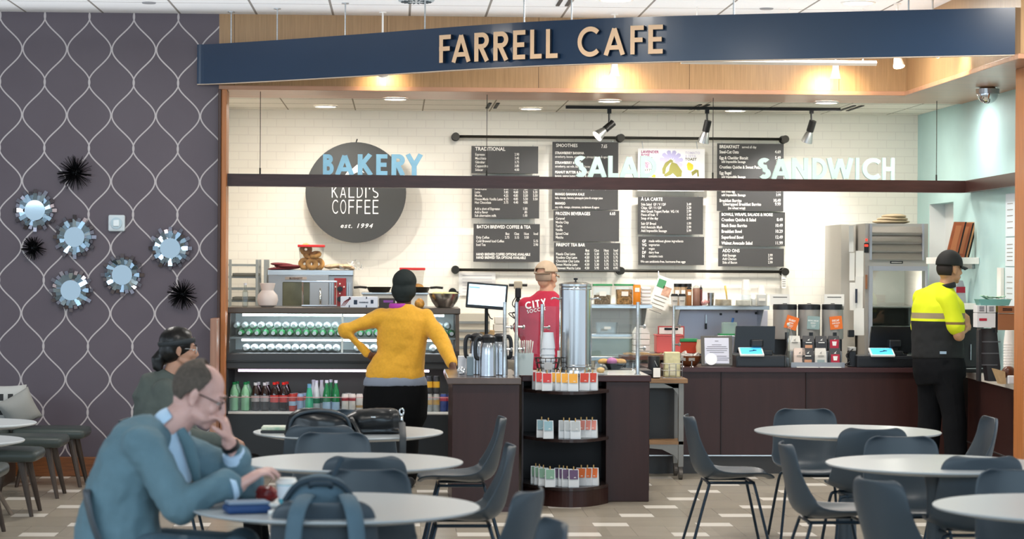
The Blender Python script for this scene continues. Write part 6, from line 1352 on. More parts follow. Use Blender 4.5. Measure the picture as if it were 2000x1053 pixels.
for i, (pxb, wv, hv, m_) in enumerate(((1866, 24, 70, 'cherry'), (1880, 26, 68, 'cherry'), (1897, 30, 70, 'maple'))):
    z = sh1.location.z; Y = sh1.location.y-.28+.12*i-.1; s2 = s_at(Y); p = at(pxb, 500, Y); w_, h_ = wv/s2*.9, hv/s2
    o = thing('wood_frame', ('cherry wood frame at the left of the white shelf', 'cherry wood frame in the middle of the white shelf', 'lighter maple frame at the right of the white shelf')[i], 'frame', (min(p.x, RX-.02-w_/2), Y, z), 0, 'wood frames leaning on the white shelf')
    sh = .24; m1 = mat('frame_'+m_, '#9a5230' if m_ == 'cherry' else '#b98a5e', .4, var=.2, scale=8)
    q = lambda x0, x1, z0, z1: [(x0+sh*z0, z0), (x1+sh*z0, z0), (x1+sh*z1, z1), (x0+sh*z1, z1)]
    bm = BM(); prism(bm, q(-w_/2, w_/2, 0, h_), (-sh*h_/2, 0, 0), (1, 0, 0), (0, 0, 1), (0, .02, 0)); obj('frame', fixn(bm), m1, o)
    bm = BM(); prism(bm, q(-w_/2+.022, w_/2-.022, .03, h_-.03), (-sh*h_/2, -.002, 0), (1, 0, 0), (0, 0, 1), (0, .003, 0)); obj('panel', fixn(bm), mat('frame_panel_'+m_, '#b06c44' if m_ == 'cherry' else '#c9a685', .4), o)
    bm = BM(); prism(bm, q(w_/2, w_/2+.014, 0, h_), (-sh*h_/2, 0.004, 0), (1, 0, 0), (0, 0, 1), (0, .016, 0)); obj('dark_edge', fixn(bm), blk, o)
for i, px in enumerate((1882, 1897)):
    Y = sh2.location.y-.1; p = at(px, 590, Y); z = sh2.location.z; h_ = 44/s_at(Y); o = thing('retail_bag', ('red and silver coffee bag nearest the man in yellow', 'red and silver coffee bag at the right of the low white shelf')[i], 'coffee bag', (RX-(.18, .07)[i], Y, z), 0, 'retail bags on the low white shelf')
    bm = BM(); rows = []
    for zz_, wv, dv in ((0, .045, .025), (h_*.5, .04, .022), (h_*.8, .032, .01), (h_, .022, .004)): rows.append([bm.verts.new((sx*wv, sy*dv, zz_)) for sx, sy in ((-1, -1), (1, -1), (1, 1), (-1, 1))])
    for a_, b_ in zip(rows, rows[1:]):
        for q in range(4): bm.faces.new((a_[q], a_[(q+1) % 4], b_[(q+1) % 4], b_[q]))
    bm.faces.new(rows[0][::-1]); bm.faces.new(rows[-1]); obj('bag', bm, mat('silver_bag', '#c3c8ce', .35), o); box_obj('red_label', -.038, .038, -.027, -.02, h_*.45, h_*.72, mat('crimson_label', '#b6283f'), o, 0)
# papers on the near part of the teal wall
a_, b_ = rw(1966, 400), rw(1984, 400)
o = thing('posted_sheets', 'column of white printed sheets on the teal wall by the right post', 'papers', (RX-.004, (a_.y+b_.y)/2, 0)); ln = abs(a_.y-b_.y)
for k, (p0_, p1_) in enumerate(((378, 462), (464, 520), (522, 600))):
    za, zb_ = rw(1972, p0_).z, rw(1972, p1_).z; box_obj('sheet', -.004, 0, -ln/2, ln/2, zb_, za, mat('cool_sheet', '#dbe6ee', .6), o, 0); bm = BM()
    for q in range(5): box(bm, (-.005, 0, zb_+(za-zb_)*(.2+.14*q)), (.001, ln*.6, .006))
    obj('print', bm, mat('grey_print', '#9b9894'), o)
a_ = rw(1958, 556); o = thing('corner_strip', 'narrow white upright strip on the teal wall above the green tray', 'strip', (RX, a_.y, 0)); box_obj('strip', -.03, -.002, -.06, .06, rw(1958, 588).z, rw(1958, 523).z, white_m, o)
# machines on the return counter
def rcx(px, py, Y): return at(px, py, Y)
o, w_, h_ = T('brewer', 'black coffee brewer with drip tray on the stone counter behind the man in yellow', 'coffee machine', 1878, 1930, 605, 735, 18.35, .3, ZC); o.location.x = min(o.location.x, 4.62)
box_obj('base', -.11, .11, -.15, .15, 0, .03, plas_b, o, .004); box_obj('tower', -.11, .11, 0, .15, .03, h_*.98, plas_b, o, .006); box_obj('head', -.11, .11, -.14, .0, h_*.75, h_, plas_b, o, .008); box_obj('drip_grid', -.09, .09, -.14, -.02, .03, .036, metal, o, 0); bm = BM(); tube(bm, [(-.03, -.142, h_*.2), (-.03, -.142, h_*.45)], .006, 8); obj('gauge', bm, metal, o); box_obj('front_tank', -.1, .02, -.13, -.005, .04, h_*.74, mat('smoked_plastic', '#2a2c31', .2), o, .01)
o, w_, h_ = T('espresso_machine', 'copper and white boxed machine with vents on the stone counter beside the post', 'machine', 1912, 1990, 597, 752, 16.95, .5, ZC); X0 = o.location.x; w2 = w_
fz2 = lambda py: at(1950, py, 16.95).z-ZC; fx2 = lambda px: at(px, 650, 16.95).x-X0; rlim = RX-.02-X0
for sx in (fx2(1914), fx2(1975)): box_obj('leg', sx, sx+.02, -.22, -.14, 0, fz2(645), plas_b, o)
cop = mat('copper_panel', '#b07a58', .3, .4)
box_obj('white_box', fx2(1909), fx2(1945), -.24, -.12, fz2(640), fz2(612), mat('white_panel', '#dcdadb', .4), o); box_obj('red_label', fx2(1913), fx2(1928), -.243, -.239, fz2(627), fz2(622), mat('crimson_label', '#b6283f'), o, 0)
for a1_, b1_ in ((1909, 1926), (1928, 1945)): f_ = box_obj('badge_panel', fx2(a1_), fx2(b1_), -.245, -.12, fz2(611), fz2(597), mat('white_panel', '#dcdadb'), o); bm = BM(); [box(bm, ((fx2(a1_)+fx2(b1_))/2, -.247, fz2(600+3.6*k)), (.035, .003, .008)) for k in range(3)]; obj('slots', bm, mat('grey_slot', '#77757a', .4), f_)
box_obj('copper_top', fx2(1950), rlim, -.24, -.1, fz2(612), fz2(598), cop, o); box_obj('copper_front', fx2(1950), rlim, -.23, -.1, fz2(645), fz2(613), cop, o); box_obj('dark_column', fx2(1945), fx2(1950), -.23, -.12, fz2(650), fz2(610), plas_b, o); bm = BM(); [box(bm, (fx2(1968), -.242, fz2(603+3*k)), (.07, .004, .006)) for k in range(2)]; obj('vents', bm, plas_b, o)
o, w_, h_ = T('pod_rack', 'black slanted rack of lidded boxes under the copper machine', 'rack', 1916, 1955, 642, 738, 17.0, .14, ZC)
bm = BM(); prism(bm, [(-w_/2+.0, h_), (w_*.3, h_), (w_/2, h_*.25), (w_*.4, 0), (-w_*.1, 0), (-w_*.2, h_*.3), (-w_/2, h_*.35)], (0, -.06, 0), (1, 0, 0), (0, 0, 1), (0, .12, 0)); obj('rack', fixn(bm), mat('smoked_plastic', '#2a2c31'), o)
for k in range(3): box_obj('shelf_edge', -w_/2+.005*k, w_*.34+.01*k, -.066, -.06, h_*(.3+.22*k), h_*(.31+.22*k)+.004, mat('grey_edge', '#5c5e63', .3), o, 0)
cup_stack('tall stack of upturned white paper cups against the right post', 1972, 640, 16.75, ZC, 12, .044, .02)
o, w_, h_ = T('green_tray', 'teal tray piled with green packets on top of the white boxed machine', 'tray', 1912, 1976, 586, 597, 16.97, .16); o.location.z = fz2(597)+ZC; wz = min(w_/2, RX-.03-o.location.x)
bm = BM(); prism(bm, [(-wz*.85, 0), (wz*.85, 0), (wz, .045), (-wz, .045)], (0, -.07, 0), (1, 0, 0), (0, 0, 1), (0, .14, 0)); obj('tray', fixn(bm), mat('teal_tray', '#6fa7a0', .4), o)
bm = BM()
for k in range(5): box(bm, (-wz*.5+k*wz*.25, 0, .06), (.05, .1, .006), Matrix.Rotation(.5-.2*k, 3, 'Y'))
obj('packets', bm, mat('green_packets', '#9ebfa8', .5, var=.4, scale=40), o)
o, w_, h_ = T('brown_filters', 'brown paper filters and a paper pack on the stone counter by the post', 'paper filters', 1944, 1984, 713, 742, 16.6, .12, ZC)
bm = BM(); prism(bm, [(-w_/2, h_*.8), (0, h_*.65), (w_*.05, 0), (-w_*.2, 0)], (0, -.05, 0), (1, 0, 0), (0, 0, 1), (0, .1, 0)); obj('filters', fixn(bm), kraft, o); bm = BM(); ell(bm, (w_*.25, 0, h_*.6), (.05, .04, .045), seg=14); obj('cone', bm, darkb, o, smooth=True); box_obj('pack', w_*.12, w_*.48, -.06, 0, 0, h_*.45, mat('soft_white', '#dfe0e4'), o, .01)
# ================================================================ TABLES, CHAIRS, BAGS
shell_m = mat('slate_shell', '#37424b', .42, var=.04, scale=3); legm = mat('dark_blue_steel', '#22303c', .35, .5)
top_m = mat('pale_grey_laminate', '#a6acb0', .32); edge_m = mat('table_edge', '#a9a59c', .4)
def chair_mesh(name, label, group):
    r = thing(name, label, 'chair', group=group)
    prof = [(-.245, .425, .165), (-.235, .440, .185), (-.19, .447, .205), (-.1, .443, .222), (0, .432, .228), (.09, .427, .230), (.15, .438, .230), (.19, .468, .228), (.212, .52, .222), (.227, .60, .214), (.240, .68, .208), (.250, .735, .203), (.256, .770, .190), (.260, .790, .165), (.262, .802, .125)]
    bm = BM(); rows = []; nU = 16
    for i, (y, z, hw) in enumerate(prof):
        a, b = prof[max(i-1, 0)], prof[min(i+1, len(prof)-1)]; t = Vector((0, b[0]-a[0], b[1]-a[1])).normalized(); n = Vector((0, -t.z, t.y))
        f = i/(len(prof)-1); curl = .03+.075*math.exp(-((f-.5)/.17)**2)*1.0
        if f > .75: curl = .045
        rows.append([bm.verts.new(Vector((hw*u, y, z))+n*curl*abs(u)**2.6) for u in [-1+2*k/nU for k in range(nU+1)]])
    for a, b in zip(rows, rows[1:]):
        for k in range(nU): bm.faces.new((a[k], a[k+1], b[k+1], b[k]))
    obj('shell', fixn(bm), shell_m, r, smooth=True, mods=[('SOLIDIFY', dict(thickness=.011, offset=0)), ('SUBSURF', dict(levels=1, render_levels=1))])
    for sx in (-1, 1):
        for sy, yt, yf in ((-1, -.14, -.235), (1, .13, .245)):
            bm = BM(); tube(bm, smoothpath([(sx*.10, yt, .412), (sx*.155, yt, .408), (sx*.172, yt*1.04, .385), (sx*.19, yt+(yf-yt)*.35, .27), (sx*.225, yf, .004)], 5), .009, 8); obj('leg', bm, legm, r, smooth=True)
    bm = BM()
    for sx in (-1, 1): tube(bm, [(sx*.13, -.15, .41), (sx*.13, .14, .41)], .009, 8)
    for yt in (-.14, .13): tube(bm, [(-.13, yt, .412), (.13, yt, .412)], .009, 8)
    obj('under_frame', bm, legm, r); return r
def table(px, Y, r, label, name='cafe_table', grp='round cafe tables', z=.74):
    x = at(px, 900, Y).x; o = thing(name, label, 'table', (x, Y, 0), 0, grp)
    lathe_obj('tabletop', [(.001, z-.028), (r-.09, z-.028), (r-.008, z-.012), (r, z-.007), (r, z-.002), (r-.003, z), (.001, z)], top_m, o, n=72, auto=30)
    lathe_obj('column', [(.075, .02), (.06, .06), (.05, .3), (.05, .6), (.07, z-.03)], mat('slate_column', '#39434b', .4), o, n=28, auto=30)
    lathe_obj('foot', [(.30, 0), (.30, .008), (.07, .03)], mat('slate_column', '#39434b'), o, n=40, auto=30)
    return o
table(656, 9.5, .582, 'nearest round pale grey cafe table, where the man in the blazer sits')
table(691, 11.63, .54, 'round pale grey cafe table behind the blue grey backpack, middle of the left three')
table(680, 13.66, .55, 'round pale grey cafe table with the black bags, before the lit case')
table(1655, 13.8, .55, 'round pale grey cafe table farthest back on the right, before the man in yellow')
table(1830, 11.56, .55, 'round pale grey cafe table in the middle of the right group')
table(2090, 9.5, .555, 'round pale grey cafe table cut by the lower right picture corner')
CH = chair_mesh('shell_chair', 'x', 'slate shell chairs'); nch = [0]
def chair(px, Y, deg, label):
    o = CH if nch[0] == 0 else copy_tree(CH); nch[0] += 1
    o.location = (at(px, 900, Y).x, Y, 0); o.rotation_euler = (0, 0, radians(deg)); o['label'] = label; return o
c_near = chair(636, 9.27, 180, 'slate shell chair wearing the blue grey backpack, back to the camera')
chair(713, 10.2, 0, 'slate shell chair facing us across the nearest table')
chair(713, 11.36, 180, 'slate shell chair, back to us, at the middle left table')
chair(648, 12.45, 0, 'slate shell chair facing us across the middle left table')
chair(628, 13.45, 180, 'slate shell chair, back to us, carrying the black backpack')
chair(705, 14.42, 0, 'slate shell chair behind the black shoulder bag, facing us')
chair(902, 13.95, -90, 'slate shell chair in profile beside the kiosk, at the table with black bags')
chair(905, 11.85, -90, 'slate shell chair in profile at the right of the middle left table')
chair(933, 9.62, -112, 'slate shell chair at the right of the nearest table, its back toward the kiosk')
chair(292, 9.62, 90, 'slate shell chair the man in the blazer sits on')
chair(962, 8.33, -80, 'slate shell chair just showing its top at the bottom picture edge')
chair(322, 13.7, 90, 'slate shell chair the woman with the ponytail sits on')
chair(1420, 14.15, 90, 'slate shell chair in profile standing apart before the service counter')
chair(1583, 14.6, 0, 'slate shell chair facing us across the far right table')
chair(1690, 13.32, 180, 'slate shell chair, back to us, at the far right table')
chair(1860, 14.05, -90, 'slate shell chair in profile beside the man in yellow')
chair(1622, 12.0, 90, 'slate shell chair in profile at the left of the middle right table')
chair(1776, 12.25, 0, 'slate shell chair facing us across the middle right table')
chair(1897, 11.42, 180, 'slate shell chair, back to us, at the middle right table')
chair(1796, 10.1, 113, 'slate shell chair turned away at the left of the corner table')
chair(2016, 10.25, 0, 'slate shell chair facing us across the corner table')

# upholstered stools and small tables along the left
lea = mat('dark_green_leather', '#3c4442', .38, var=.1, scale=6); wdk = mat('dark_stool_wood', '#40342c', .45, var=.2, scale=6, stretch=(6, 6, .6))
def stool(X, Y, label):
    o = thing('stool', label, 'stool', (X, Y, 0), 0, 'padded stools along the patterned wall')
    bm = BM(); box(bm, (0, 0, .405), (.56, .46, .095), bev=.04); obj('seat', bm, lea, o, smooth=True, mods=[('SUBSURF', dict(levels=1, render_levels=1))])
    for sx in (-1, 1):
        for sy in (-1, 1): bm = BM(); tube(bm, [(sx*.16, sy*.14, .37), (sx*.24, sy*.19, 0)], [.028, .014], 10); obj('leg', bm, wdk, o)
    return o
stool(-2.72, 14.85, 'padded dark green leather stool nearest us in the row by the patterned wall'); stool(-2.68, 16.1, 'padded dark green leather stool second from us in the row'); stool(-2.68, 17.3, 'padded dark green leather stool third from us in the row'); stool(-2.63, 18.15, 'padded dark green leather stool farthest back against the patterned wall')
for X, Y, z, lab in ((-2.83, 15.9, .635, 'small round white top table at the left edge, the farther one'), (-2.69, 14.5, .625, 'small round white top table at the left edge, the nearer and lower one')):
    o = thing('side_table', lab, 'table', (X, Y, 0), 0, 'small tables at the left edge'); r = .42
    lathe_obj('tabletop', [(.001, z-.035), (r-.1, z-.035), (r-.006, z-.014), (r, z-.005), (r-.004, z), (.001, z)], mat('cool_white_top', '#ccd3d8', .3), o, n=56, auto=30)
    for k in range(3): a = k*2.094+.5; bm = BM(); tube(bm, [(cos(a)*.05, sin(a)*.05, z-.03), (cos(a)*.09, sin(a)*.09, .3), (cos(a)*.27, sin(a)*.27, 0)], [.025, .03, .022], 10, flat=.6); obj('leg', bm, mat('taupe_leg', '#6f6257', .45), o)
bq = thing('banquette', 'dark upholstered banquette behind the stools at the left edge', 'bench', (-3.05, 18.1, 0)); box_obj('seat', -.7, .12, -.5, .5, .3, .45, lea, bq, .03); box_obj('base', -.7, .08, -.45, .45, 0, .3, wdk, bq)
def pillow(label, px, py, Y, s, m_, rz, rx):
    p = at(px, py, Y); bm = BM(); bmesh.ops.create_cube(bm, size=1); bmesh.ops.subdivide_edges(bm, edges=bm.edges[:], cuts=7, use_grid_fill=True)
    for v in bm.verts:
        x, y, z = v.co*2; k = (1-abs(x)**2.5)*(1-abs(z)**2.5); v.co = Vector((x*.5*s*(1-.08*(1-z*z)), y*(.008+.075*max(0, k)**.5), z*.5*s*(1-.08*(1-x*x))))
    o = obj('cushion', bm, m_, smooth=True, loc=p, rot=(rx, 0, rz)); return tag(o, label, 'cushion')
m, b, L, M_, mix, X, Y_, Z, noise, bump = nodes_of('patterned_fabric', .8)
st = M_('MULTIPLY', M_('GREATER_THAN', M_('FRACT', M_('MULTIPLY', Z, 9)), .55), M_('GREATER_THAN', M_('FRACT', M_('ADD', M_('MULTIPLY', X, 14), M_('FLOOR', M_('MULTIPLY', Z, 9)))), .45))
L(mix(st, lin('#b9bab8'), lin('#2b2c2e')), b.inputs['Base Color'])
pillow('black and white patterned cushion on the banquette at the left edge', 8, 794, 18.15, .34, m, .1, .15)
pillow('plain grey cushion leaning beside the patterned cushion', 38, 801, 18.0, .27, mat('grey_linen', '#9a9a96', .85, bump=.2, scale=200), .3, .3).rotation_euler[1] = -.5

# backpacks and bag
def soft(name, m_, parts, parent, vox=.012, it=6, disp=.004, dscale=.08):
    """one soft body grown over several overlapping lumps"""
    bm = BM()
    for f in parts: f(bm)
    tx = bpy.data.textures.new('folds', 'CLOUDS'); tx.noise_scale = dscale
    return obj(name, bm, m_, parent, smooth=True, mods=[('REMESH', dict(mode='VOXEL', voxel_size=vox, use_smooth_shade=True)), ('SMOOTH', dict(factor=.5, iterations=it)), ('DISPLACE', dict(texture=tx, strength=disp, texture_coords='LOCAL'))])
bp_m = mat('blue_grey_canvas', '#4d6472', .75, bump=.15, scale=120); bpd = mat('dark_canvas', '#2b3a45', .75)
o = thing('backpack', 'blue grey backpack hung by its straps on the nearest chair back', 'backpack', (c_near.location.x-.02, 9.22, .435))
def pack(bm): tube(bm, [(0, .02, .0), (0, .03, .08), (0, .02, .25), (0, 0, .36), (0, -.02, .43), (0, -.03, .455)], [(.17, .1), (.19, .13), (.18, .12), (.145, .1), (.095, .07), (.03, .03)], 24, up=(1, 0, 0))
soft('bag_body', bp_m, [pack], o)
bm = BM(); tube(bm, smoothpath([(-.135, -.04, .36), (-.085, -.07, .425), (0, -.08, .447), (.085, -.07, .425), (.135, -.04, .36)], 6), .012, 8); obj('zip_piping', bm, bpd, o, smooth=True)
for sx in (-1, 1):
    bm = BM(); tube(bm, smoothpath([(sx*.07+.03, -.05, .38), (sx*.085+.03, -.205, .385), (sx*.11+.03, -.29, .33), (sx*.125+.03, -.295, .2), (sx*.135+.03, -.29, .05), (sx*.14+.03, -.24, -.06), (sx*.14+.03, -.06, -.04)], 6), [.034]*37, 10, flat=.3, up=(1, 0, 0)); obj('strap', bm, bp_m, o, smooth=True)
    box_obj('strap_pad', sx*.128+.03-.036, sx*.128+.03+.036, -.312, -.29, .18, .23, mat('light_canvas', '#6a8494', .7), o, .006)
bm = BM(); tube(bm, smoothpath([(-.03, -.04, .40), (-.03, -.1, .43), (.04, -.1, .43), (.04, -.04, .40)], 5), .01, 8); obj('grab_handle', bm, bpd, o, smooth=True)
bm = BM(); tube(bm, [(.045, .0, .44), (.085, .03, .52)], [.009, .012], 8); obj('cord_end', bm, bpd, o)
lea_b = mat('black_nylon', '#15191d', .3, bump=.1, scale=30)
xo_ = at(626, 850, 13.4).x
o = thing('backpack', 'black backpack standing on the chair at the far left table', 'backpack', (xo_, 13.42, .44))
def pack2(bm): tube(bm, [(0, .0, .005), (0, .0, .15), (-.01, -.02, .3), (-.005, -.03, .4), (.0, -.03, .44), (0, -.03, .452)], [(.2, .1), (.205, .12), (.2, .11), (.18, .09), (.13, .05), (.05, .02)], 24, up=(1, 0, 0))
soft('bag_body', lea_b, [pack2], o, disp=.012, dscale=.1)
bm = BM(); tube(bm, smoothpath([(-.18, -.06, .3), (-.15, -.09, .4), (-.05, -.1, .438), (.08, -.1, .432), (.16, -.08, .38), (.19, -.04, .2)], 6), .009, 8); obj('zip_piping', bm, mat('grey_piping', '#39434b', .4), o, smooth=True)
bm = BM(); tube(bm, smoothpath([(.17, -.03, .4), (.23, -.07, .3), (.25, -.08, .2), (.22, -.05, .1)], 5), .022, 10, flat=.35); obj('strap', bm, lea_b, o, smooth=True)
p = at(735, 846, 13.6); o = thing('shoulder_bag', 'black leather shoulder bag slumped on the far left table', 'bag', (p.x, 13.5, .741))
def sbag(bm): tube(bm, [(-.17, .0, .05), (-.1, 0, .07), (0, 0, .075), (.09, 0, .08), (.135, 0, .09)], [(.05, .05), (.09, .066), (.095, .07), (.09, .068), (.04, .05)], 20, up=(0, 1, 0)); box(bm, (0, 0, .012), (.28, .15, .02))
soft('bag_body', mat('black_leather', '#14171a', .3), [sbag], o, vox=.009, disp=.012, dscale=.09)
box_obj('badge', -.03, .0, -.1, -.085, .095, .105, chrome, o, .003)
bm = BM(); pts = [(.145+.012*cos(a), -.09, .13+.018*sin(a)) for a in [2*pi*i/16 for i in range(17)]]; tube(bm, pts, .005, 8); tube(bm, [(.145, -.09, .11), (.147, -.1, .07)], .008, 8); obj('ring', bm, chrome, o, smooth=True)
bm = BM(); tube(bm, smoothpath([(.147, -.1, .07), (.15, -.35, .045), (.152, -.46, .0), (.15, -.47, -.1), (.145, -.465, -.14)], 5), .019, 8, flat=.25, up=(1, 0, 0)); obj('strap', bm, mat('grey_webbing', '#33383c', .6), o, smooth=True)
p = at(536, 838, 13.6); o = thing('tablet_case', 'flat dark case with a pale patterned top on the far left table', 'case', (p.x, 13.6, .741)); box_obj('case', -.075, .075, -.09, .09, 0, .014, mat('dark_case', '#232427', .4), o, .003); box_obj('patterned_top', -.072, .072, -.086, .086, .014, .034, mat('patterned_case', '#d8d3bf', .3, var=.3, scale=30, color2='#8fb39a'), o, .006)

# on the nearest table
z1 = .741
o = thing('coffee_cup', 'white lidded takeaway cup with a teal band on the nearest table', 'cup', (at(560, 960, 9.55).x, 9.55, z1)); lathe_obj('cup', [(.03, 0), (.042, .085)], mat('teal_band_cup', '#63c4d6', .4), o); lathe_obj('sleeve', [(.0345, .025), (.0425, .08)], mat('white_sleeve', '#e9eff6', .5), o); lathe_obj('lid', [(.045, .083), (.046, .092), (.04, .097), (.036, .108), (.03, .108)], plas_w, o)
p = at(482, 990, 9.25); o = thing('zip_pouch', 'flat navy blue zip pouch by the elbow of the man in the blazer', 'pouch', (p.x, 9.25, z1), .25); box_obj('pouch', -.088, .088, -.06, .06, 0, .034, mat('navy_fabric', '#1f3f6e', .6), o, .014); box_obj('flap', -.08, .085, -.05, .055, .034, .046, mat('grey_blue_fabric', '#75879c', .6), o, .006)
p = at(520, 950, 9.6); o = thing('snack_packet', 'crumpled dark red snack packet under the hand of the man in the blazer', 'packet', (p.x, 9.62, z1))
bm = BM(); bmesh.ops.create_icosphere(bm, subdivisions=3, radius=1); rnd = random.Random(8)
for v in bm.verts: v.co = Vector((v.co.x*.05, v.co.y*.04, v.co.z*.037))*rnd.uniform(.8, 1.06)+Vector((0, 0, .037))
obj('packet', bm, mat('red_foil', '#7d1f1f', .3, var=.5, scale=20), o, smooth=True)
p = at(533, 968, 9.45); o = thing('earbud_case', 'small white case beside the red packet on the nearest table', 'case', (p.x, 9.45, z1)); box_obj('case', -.028, .028, -.02, .02, 0, .018, plas_w, o, .008)
p = at(524, 990, 9.2); o = thing('cap_bead', 'tiny white bottle cap at the end of the navy pouch', 'bottle cap', (p.x+.012, 9.2, z1)); lathe_obj('cap', [(.013, 0), (.013, .012), (.009, .014)], plas_w, o, n=16)

# wall decorations on the ogee wall
mir = mat('mirror_glass', '#a4b2b9', .04, 1); mir2 = mat('mirror_bevel', '#a7bccb', .1, 1)
def star(label, px, py, seed):
    p = at(px, py, 18.88); o = thing('starburst_mirror', label, 'mirror', p, 0, 'starburst mirrors on the patterned wall'); rnd = random.Random(seed)
    R0 = 19.5/243
    bm = BM(); tube(bm, [(0, -.03, 0), (0, -.004, 0)], R0, 40); obj('center_mirror', bm, mir, o)
    for k in range(24):
        a = 2*pi*k/24; L1 = (.175, .155)[k % 2]*rnd.uniform(.96, 1.02)
        for (r0, r1, wv, yy) in ((R0*.9, L1, .028, -.006), (R0*.9, L1*.8, .033, -.016)):
            bm = BM(); box(bm, (0, 0, (r0+r1)/2), (wv, .008, r1-r0), Matrix.Rotation(rnd.uniform(-.3, .3), 3, 'X') @ Matrix.Rotation(rnd.uniform(-.3, .3), 3, 'Z'))
            bmesh.ops.rotate(bm, cent=(0, 0, 0), matrix=Matrix.Rotation(a, 3, 'Y'), verts=bm.verts); bmesh.ops.translate(bm, vec=(0, yy, 0), verts=bm.verts)
            obj('mirror_ray', bm, mir2 if yy < -.01 else mat('mirror_edge', '#6f6a70', .2, .9), o)
star('starburst mirror highest on the patterned wall, below the big spiky ball', 69, 411, 1); star('starburst mirror second from the top, left of the square wall fitting', 146, 463, 2); star('starburst mirror nearest the orange jamb', 333, 485, 3); star('starburst mirror between the lowest one and the one by the jamb', 239, 537, 4); star('lowest starburst mirror on the patterned wall', 139, 567, 5)
def urchin(label, px, py, R, seed):
    p = at(px, py, 18.86); rnd = random.Random(seed); bm = BM(); ell(bm, (0, 0, 0), (R*.3, .03, R*.3), seg=12)
    for k in range(210):
        a = rnd.uniform(0, 2*pi); e = rnd.uniform(0, .98); d_ = Vector((cos(a)*sin(e*pi/2), -cos(e*pi/2)*.75, sin(a)*sin(e*pi/2))); q = d_*R*rnd.uniform(.86, 1.0); q.y = min(q.y, .035)
        tube(bm, [d_*R*.15, q], [.0035, .0016], 4)
    return tag(obj('wall_urchin', bm, mat('black_spines', '#17171a', .25, .4), loc=p), label, 'wall ornament', 'black spiky wall balls')
urchin('large black spiky ball ornament, highest on the patterned wall', 147, 338, .15, 1); urchin('small black spiky ball ornament among the mirrors', 66, 485, .105, 2); urchin('black spiky ball ornament low and near the orange jamb', 356, 575, .135, 3)
p = at(228, 436, 18.88); o = thing('wall_strobe', 'square white alarm fitting on the patterned wall', 'alarm', p); box_obj('plate', -.066, .066, -.02, .02, -.066, .066, mat('alarm_white', '#d3dde2', .3), o, .012); bm = BM(); tube(bm, [(0, -.032, 0), (0, -.018, 0)], .045, 28); obj('lens', bm, mat('alarm_lens', '#b9cdd6', .1), o); box_obj('flash_tube', -.024, .024, -.042, -.03, -.026, .026, mat('alarm_flash', '#eaf3f6', .15), o, .006)
# ================================================================ PEOPLE
def facing(deg, down=0, tilt=0): return Matrix.Rotation(radians(deg+90), 3, 'Z') @ Matrix.Rotation(radians(down), 3, 'X') @ Matrix.Rotation(radians(tilt), 3, 'Y')
def V(*a): return Vector(a)
def grow(name, bm, m, parent, vox=.008, it=4, disp=0, dscale=.12):
    mods = [('REMESH', dict(mode='VOXEL', voxel_size=vox, use_smooth_shade=True)), ('SMOOTH', dict(factor=.5, iterations=it))]
    if disp:
        tx = bpy.data.textures.new('cloth_folds', 'CLOUDS'); tx.noise_scale = dscale; mods.append(('DISPLACE', dict(texture=tx, strength=disp, texture_coords='LOCAL')))
    return keep(obj(name, bm, m, None, smooth=True, mods=mods), parent)
def head(bm, c, M, s=1.0, ears=True):
    P = lambda x, y, z: c+M @ Vector((x, y, z))*s
    def E_(p, r, rot=None): ell(bm, P(*p), [q*s for q in r], M @ rot if rot else M, 20)
    E_((0, .014, .032), (.073, .094, .085)); E_((0, -.028, -.012), (.064, .062, .088)); E_((0, -.034, -.072), (.050, .052, .042)); E_((0, -.066, -.098), (.024, .022, .018))
    tube(bm, [P(0, -.082, .02), P(0, -.096, -.005), P(0, -.107, -.03), P(0, -.094, -.042)], [.009*s, .011*s, .014*s, .009*s], 10)
    for sx in (-1, 1):
        E_((sx*.010, -.094, -.036), (.009, .010, .008)); E_((sx*.036, -.066, -.028), (.022, .02, .022)); E_((sx*.028, -.078, .026), (.024, .013, .009)); E_((sx*.043, -.03, -.07), (.016, .04, .02), Matrix.Rotation(.2, 3, 'X'))
        if ears: E_((sx*.076, .012, -.008), (.009, .021, .034), Matrix.Rotation(sx*.35, 3, 'Z')); E_((sx*.078, .006, -.036), (.008, .011, .013)); E_((sx*.083, .018, .006), (.006, .016, .024), Matrix.Rotation(sx*.5, 3, 'Z'))
    for sx in (-1, 1): E_((sx*.031, -.0715, .0115), (.0165, .0135, .0085))
    E_((0, -.089, -.062), (.024, .011, .0065)); E_((0, -.087, -.073), (.021, .011, .007)); E_((0, .05, -.03), (.055, .045, .06))
    return P
def eyes(P, M, parent, s=1.0, brow='#3a2c24', iris='#2a2019'):
    for sx in (-1, 1):
        bm = BM(); ell(bm, P(sx*.031, -.0735, .003), (.0115*s,)*3, seg=14); e = keep(obj('eye', bm, mat('eye_white', '#e4e0dc', .2), smooth=True), parent)
        bm = BM(); ell(bm, P(sx*.031, -.0825, .002), (.005*s, .003*s, .005*s), M, 10); keep(obj('iris', bm, mat('iris'+iris, iris, .2), smooth=True), e)
        bm = BM(); tube(bm, [P(sx*.012, -.0905, .023), P(sx*.03, -.0915, .030), P(sx*.051, -.077, .027)], [.003*s, .0045*s, .0025*s], 6); keep(obj('eyebrow', bm, mat('brow'+brow, brow, .8)), parent)
